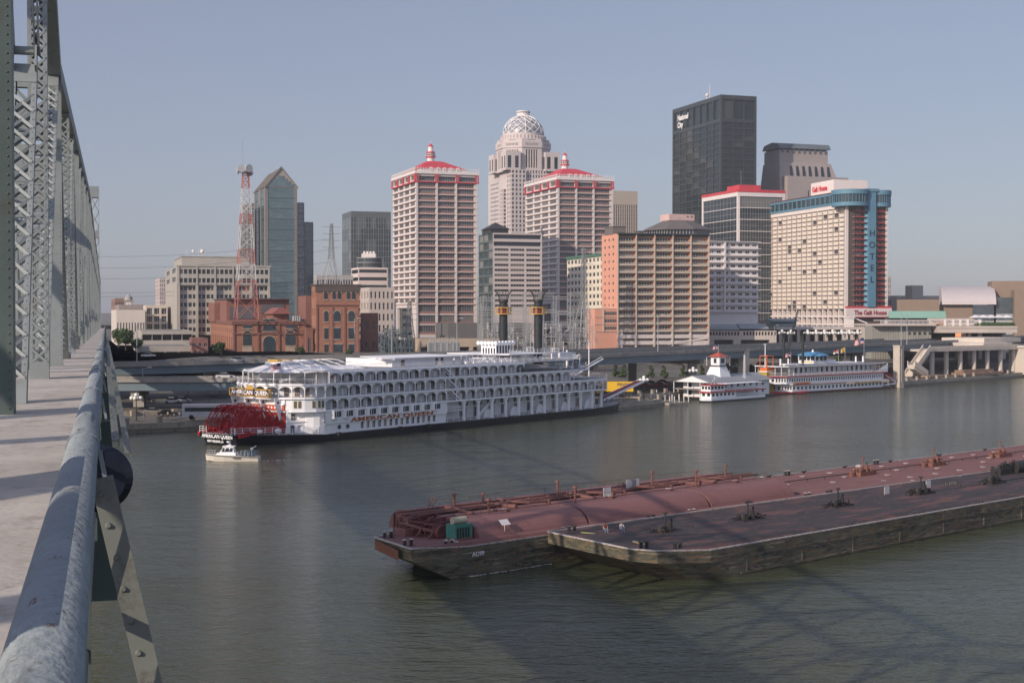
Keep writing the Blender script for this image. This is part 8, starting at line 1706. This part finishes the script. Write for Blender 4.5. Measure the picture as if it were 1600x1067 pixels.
def deck_barge():
    T, dz, H, sh = barge('near black decked barge with rusty sides and two seated people on it', 100.3, 97.7, 140, False, blackd, [(-1.2, 8.0), (-3.3, -5.8), (-1.6, -7.6), (4.4, -9.1), (140, -9.0), (140, 8.0)]); x = 1
    for i, px in enumerate((8.5, 22, 38.8, 56.5, 74, 91.5, 109)): deck_pump(T, px, .6, dz, oil)
    q = MB(); q.tube([(8, .6, dz+.28), (139, .6, dz+.28)], .08, 6); [q.bar((x, .6, dz), (x, .6, dz+.3), .1) for x in range(10, 139, 5)]; [q.bar((x, .6, dz+.2), (x, .6, dz+.75), .06) for x in (13, 47, 66, 83)]; q.build('cargo_pipe', oil, T)
    for x, y in ((1.2, 6.9), (-1.3, -5.6), (1.5, -7.4), (32, H-.6), (15, H-.5), (48, H-.6)): bitts(T, x, y, sh(x), None, False)
    for x in (8, 28, 42, 55, 68, 82, 96): cleat(T, x, -H+.45, dz); cleat(T, x+4, H-.4, dz)
    for x, y in ((9.5, -H+1.0), (36, -H+1.0), (54, -H+1), (72, -H+1), (21, H-1), (43, H-1), (60, H-1), (78, H-1)): bulwark_cap(T, x, y, dz)
    for x in (61.5, 52): s_ = MB(); s_.box(x, x+1.1, 2.9, 2.95, dz+.35, dz+1.3); s_.bar((x+.1, 2.92, dz), (x+.1, 2.92, dz+.4), .05); s_.bar((x+1, 2.92, dz), (x+1, 2.92, dz+.4), .05); s_.build('notice_board', mat('board_white', (.62, .60, .58), .6), T)
    s_ = MB(); s_.box(66, 69, 2.9, 2.95, dz+.2, dz+.8, 0); [s_.box(66.1+.5*k, 66.3+.5*k, 2.87, 2.9, dz+.25, dz+.75, 1) for k in range(6)]; s_.build('striped_board', [oil, edge], T)
    s_ = MB(); s_.bar((.9, -2.2, sh(.9)+.15), (.2, -4.2, sh(.3)+.15), .3, .3); s_.build('timber', rope, T); s_ = MB(); s_.bar((1.2, 5.6, sh(1)+.12), (2.0, 3.8, sh(2)+.12), .25, .2); s_.build('timber', mat('timber_yellow', (.45, .45, .12), .8), T)
    # next tow barge machinery at the far right edge
    m = MB(); m.cyl((88, 5.2, dz+.9), (92, 5.2, dz+.9), .9, .9, 14); m.box(83, 86, 4.4, 6, dz, dz+1.1); [m.cyl((84+.8*k, 5.2, dz+.5), (84+.8*k, 5.2, dz+1.6+.2*(k % 3)), .25, .2, 8) for k in range(6)]; m.build('winch', oil, T)
    w = MB(); rn = random.Random(9)
    return T
tank_barge(); deck_barge()
def foam(label, pts, w):
    m = MB(); rn = random.Random(3)
    for a, b in zip(pts[:-1], pts[1:]):
        a, b = Vector(a), Vector(b); n = max(2, int((b-a).length/.12))
        for k in range(n): p = a.lerp(b, k/n); s_ = .05+.11*rn.random(); q = (p.x+rn.gauss(0, w), p.y+rn.gauss(0, w)); m.add([(q[0]-s_, q[1]-s_*.5, .03), (q[0]+s_, q[1]-s_*.6, .03), (q[0]+s_*.7, q[1]+s_*.5, .05), (q[0]-s_*.8, q[1]+s_*.6, .04)], [(0, 1, 2, 3)])
    o = m.build('foam', mat('foam_white', (.62, .60, .54), .9), None); tag(o, kind='structure')
def bw2(x0, y0, x, y): p = bloc(x0+x, y0+y); return (p[0], p[1], 0)
foam('', [bw2(84.5, 115, 5.6, -2.0), bw2(84.5, 115, 4.0, -9.1), bw2(84.5, 115, 9, -9.3), bw2(84.5, 115, 15, -9.35)], .1)
foam('', [(-43.6, 246.4, 0), (-40.5, 246.8, 0), (-37, 247.6, 0)], .25)
foam('', [bw2(100.3, 97.7, 3.0, -1.0), bw2(100.3, 97.7, 3.4, -6.2)], .09)
# ---- people: one continuous skinned body each
skin = mat('skin', (.45, .27, .19), .6, var=.05)
def person(label, loc, rz, shirt, trousers, seated=True, hair=(.05, .03, .02), lean=0.12, arms=0, group=None):
    T = thing('person', label, 'person', loc, rz, group)
    hip = .50 if seated else .93; J = {'pel': (0, 0, hip), 'waist': (0, .02*0, hip+.16), 'chest': (0, .02-lean*.4, hip+.38), 'neck': (0, -lean*.7, hip+.53), 'head': (0, -lean*.9-.01, hip+.62), 'top': (0, -lean*.95-.02, hip+.80)}
    E = [('pel', 'waist'), ('waist', 'chest'), ('chest', 'neck'), ('neck', 'head'), ('head', 'top')]; Rr = {'pel': .155, 'waist': .135, 'chest': .15, 'neck': .062, 'head': .088, 'top': .085}
    for s_, sd in ((-1, 'l'), (1, 'r')):
        cz = hip+.46; J['sh'+sd] = (s_*.19, -lean*.5, cz); 
        if seated: J['el'+sd] = (s_*.25, -.16-lean*.4, hip+.22); J['ha'+sd] = (s_*.15, -.40, hip+.10); J['kn'+sd] = (s_*.12, -.44, hip+.03); J['an'+sd] = (s_*.13, -.50-.06*s_, hip-.38); J['to'+sd] = (s_*.14, -.70-.06*s_, hip-.44); J['hp'+sd] = (s_*.10, -.02, hip-.02)
        else: J['el'+sd] = (s_*.25, .02, hip+.18); J['ha'+sd] = (s_*.24, -.10-.08*arms, hip-.02+.1*arms); J['hp'+sd] = (s_*.10, 0, hip-.04); J['kn'+sd] = (s_*.12, -.03*s_, .48); J['an'+sd] = (s_*.13, .03*s_, .08); J['to'+sd] = (s_*.15, -.18+.03*s_, .04)
        E += [('chest', 'sh'+sd), ('sh'+sd, 'el'+sd), ('el'+sd, 'ha'+sd), ('pel', 'hp'+sd), ('hp'+sd, 'kn'+sd), ('kn'+sd, 'an'+sd), ('an'+sd, 'to'+sd)]
        Rr.update({'sh'+sd: .075, 'el'+sd: .05, 'ha'+sd: .035, 'hp'+sd: .10, 'kn'+sd: .065, 'an'+sd: .045, 'to'+sd: .035})
        h = Vector(J['ha'+sd])
        for f in range(5):
            d = Vector((s_*(-.03+.018*f), -.085+.008*abs(f-2), -.035)) if f else Vector((-s_*.05, -.04, -.01)); J['f%d%s' % (f, sd)] = tuple(h+d*.6); J['g%d%s' % (f, sd)] = tuple(h+d+Vector((0, 0, -.03))); E += [('ha'+sd, 'f%d%s' % (f, sd)), ('f%d%s' % (f, sd), 'g%d%s' % (f, sd))]; Rr['f%d%s' % (f, sd)] = .010; Rr['g%d%s' % (f, sd)] = .008
    J['nose'] = (0, J['head'][1]-.105, J['head'][2]+.03); E.append(('head', 'nose')); Rr['nose'] = .018
    names = list(J); me = bpy.data.meshes.new('body'); me.from_pydata([J[n] for n in names], [(names.index(a), names.index(b)) for a, b in E], [])
    o = bpy.data.objects.new('tmpbody', me); S.collection.objects.link(o); sk = o.modifiers.new('s', 'SKIN'); me.skin_vertices or None
    for i, n in enumerate(names): me.skin_vertices[0].data[i].radius = (Rr[n], Rr[n]*(.72 if n in ('chest', 'waist', 'pel') else 1))
    me.skin_vertices[0].data[0].use_root = True; sb = o.modifiers.new('d', 'SUBSURF'); sb.levels = 1; sb.render_levels = 1
    dg = bpy.context.evaluated_depsgraph_get(); nm = bpy.data.meshes.new_from_object(o.evaluated_get(dg)); bpy.data.objects.remove(o)
    nm.materials.clear(); [nm.materials.append(x) for x in (skin, shirt, trousers, mat('shoe', (.03, .025, .02), .7), mat('hair%.2f' % hair[0], hair, .8))]
    for p in nm.polygons:
        c = p.center; hy = J['neck'][2]; mi = 0
        if c.z > J['head'][2]+.09 or (c.z > J['head'][2]-.0 and c.y > J['head'][1]+.02): mi = 4
        elif c.z > hy-.01: mi = 0
        elif c.z > hip+.04 and (abs(c.x) < .23 or c.z > hip+.32) and not (seated and c.y < -.22): mi = 1
        elif abs(c.x) > .2 and not seated and c.z > hip-.15: mi = 0
        elif seated and c.z > hip+.07 and c.y < -.15: mi = 0
        elif c.z < (hip-.40 if seated else .10): mi = 3
        else: mi = 2
        p.material_index = mi; p.use_smooth = True
    b = put('body', nm, T); return T
pr, pn = mat('shirt_red', (.40, .06, .05), .85), mat('jeans_blue', (.16, .22, .32), .85)
def bb(x, y, z): p = bloc(100.3+x, 97.7+y); return (p[0], p[1], z)
for (x, y, lb, sh_) in ((3.4, 4.3, 'person in orange red top and pale jeans sitting on the barge, left one', mat('shirt_orange', (.42, .12, .07), .85)), (4.5, 3.0, 'person in white shirt with red life vest sitting on the barge, right one', mat('shirt_white', (.66, .62, .60), .85))):
    person(lb, bb(x, y, 3.15), BH-R(20), sh_, pn, True)
vest = MB(); 
def stool(x, y, lb): T = thing('deck_box', lb, 'box', bb(x, y, 2.92), BH); m = MB(); m.box(-.25, .25, -.2, .2, 0, .38, 0); m.box(-.28, .28, -.23, .23, .38, .42, 0); m.build('box', oil, T)
stool(3.4, 4.35, 'low dark box under the left seated person on the barge'); stool(4.5, 3.05, 'low dark box under the right seated person on the barge')
ws = [mat('shirt_white', (.66, .62, .60)), pr, mat('shirt_blue', (.10, .16, .30), .85), mat('shirt_tan', (.45, .36, .22), .85)]
dk = mat('trousers_dark', (.05, .05, .06), .85)
def wperson(u, v, z, k, lb, Y=None):
    c = gp(u, v, z); person(lb, (c.x, c.y, z), k*1.3, ws[k % 4], dk if k % 2 else pn, False, arms=k % 2, group='people on the wharf')
wl_ = [(958, 617, 'person in blue standing under the yellow truck tail'), (967, 618, 'person in tan shirt standing below the yellow truck'), (976, 618, 'person in white at the fence right of the yellow truck'), (992, 617, 'person in red by the wharf fence, behind the boarding ramp'), (1026, 617, 'person in white standing alone on the wharf left of the floats'), (1040, 618, 'person in red near the yellow signs on the wharf'), (225, 655, 'person left of the tan parapet on the left bank'), (262, 654, 'person by the parapet posts on the left bank, middle'), (281, 654, 'person in white top walking on the left bank'), (1567, 585, 'person standing on the riverside terrace at far right')]
for k, (u, v, lb) in enumerate(wl_): wperson(u, v, 2.1, k, lb)

pas = [(3, 1.1, 11.8, 'person in red on the stern sun deck of the large steamer'), (9, 1.2, 11.8, 'person in blue at the rail just forward of the stern awning'), (17.5, .9, 6.5, 'person in red standing in the lowest arcade above the ship name'), (41, .9, 14.3, 'person in tan at the top of the side stairs'), (90.5, 2.5, 11.8, 'person in white on the forward open deck, nearest the arcade end'), (92.5, 4.0, 11.8, 'person in red on the forward open deck'), (95, 2.6, 11.8, 'person in blue leaning at the forward deck rail'), (98.5, 5.0, 9.1, 'person in tan on the lower forward deck'), (102, 6.5, 2.4, 'person in white on the bow beside the bollards'), (106, 8.5, 2.5, 'person in red walking towards the boarding ramp')]
for k, (x, y, z, lb) in enumerate(pas): person(lb, aq(x, y, z), k*1.1, ws[(k+1) % 4] if 'red' not in lb else pr, dk if k % 2 else pn, False, group='passengers on the large paddle steamer')
def fence():
    a, b = gp(955, 624, 1.9), gp(1046, 619, 1.9); T = thing('wharf_fence', 'grey railing fence on the wharf between steamer bow and landing floats', 'fence', tuple(a), 0); m = MB(); d = b-a; n = int(d.length/2.4)
    for k in range(n+1): p = d*(k/n); m.bar(p, p+Vector((0, 0, 1.5)), .1); 
    for z in (.5, 1.0, 1.45): m.bar(Vector((0, 0, z)), d+Vector((0, 0, z)), .05)
    m.build('rail', w_grey, T)
fence()
# ---------------- summer haze
def haze(den):
    m = bpy.data.materials.new('haze_air'); m.use_nodes = True; N = m.node_tree.nodes; L = m.node_tree.links
    N.remove(N["Principled BSDF"]); v = N.new("ShaderNodeVolumePrincipled"); v.inputs["Color"].default_value = (.86, .89, .97, 1); v.inputs["Density"].default_value = den; v.inputs["Anisotropy"].default_value = .0
    L.new(v.outputs[0], N["Material Output"].inputs["Volume"]); b = MB(); b.box(-900, 1300, -300, 2600, -4, 260); tag(b.build('haze', m), kind='stuff')
haze(0.00011)
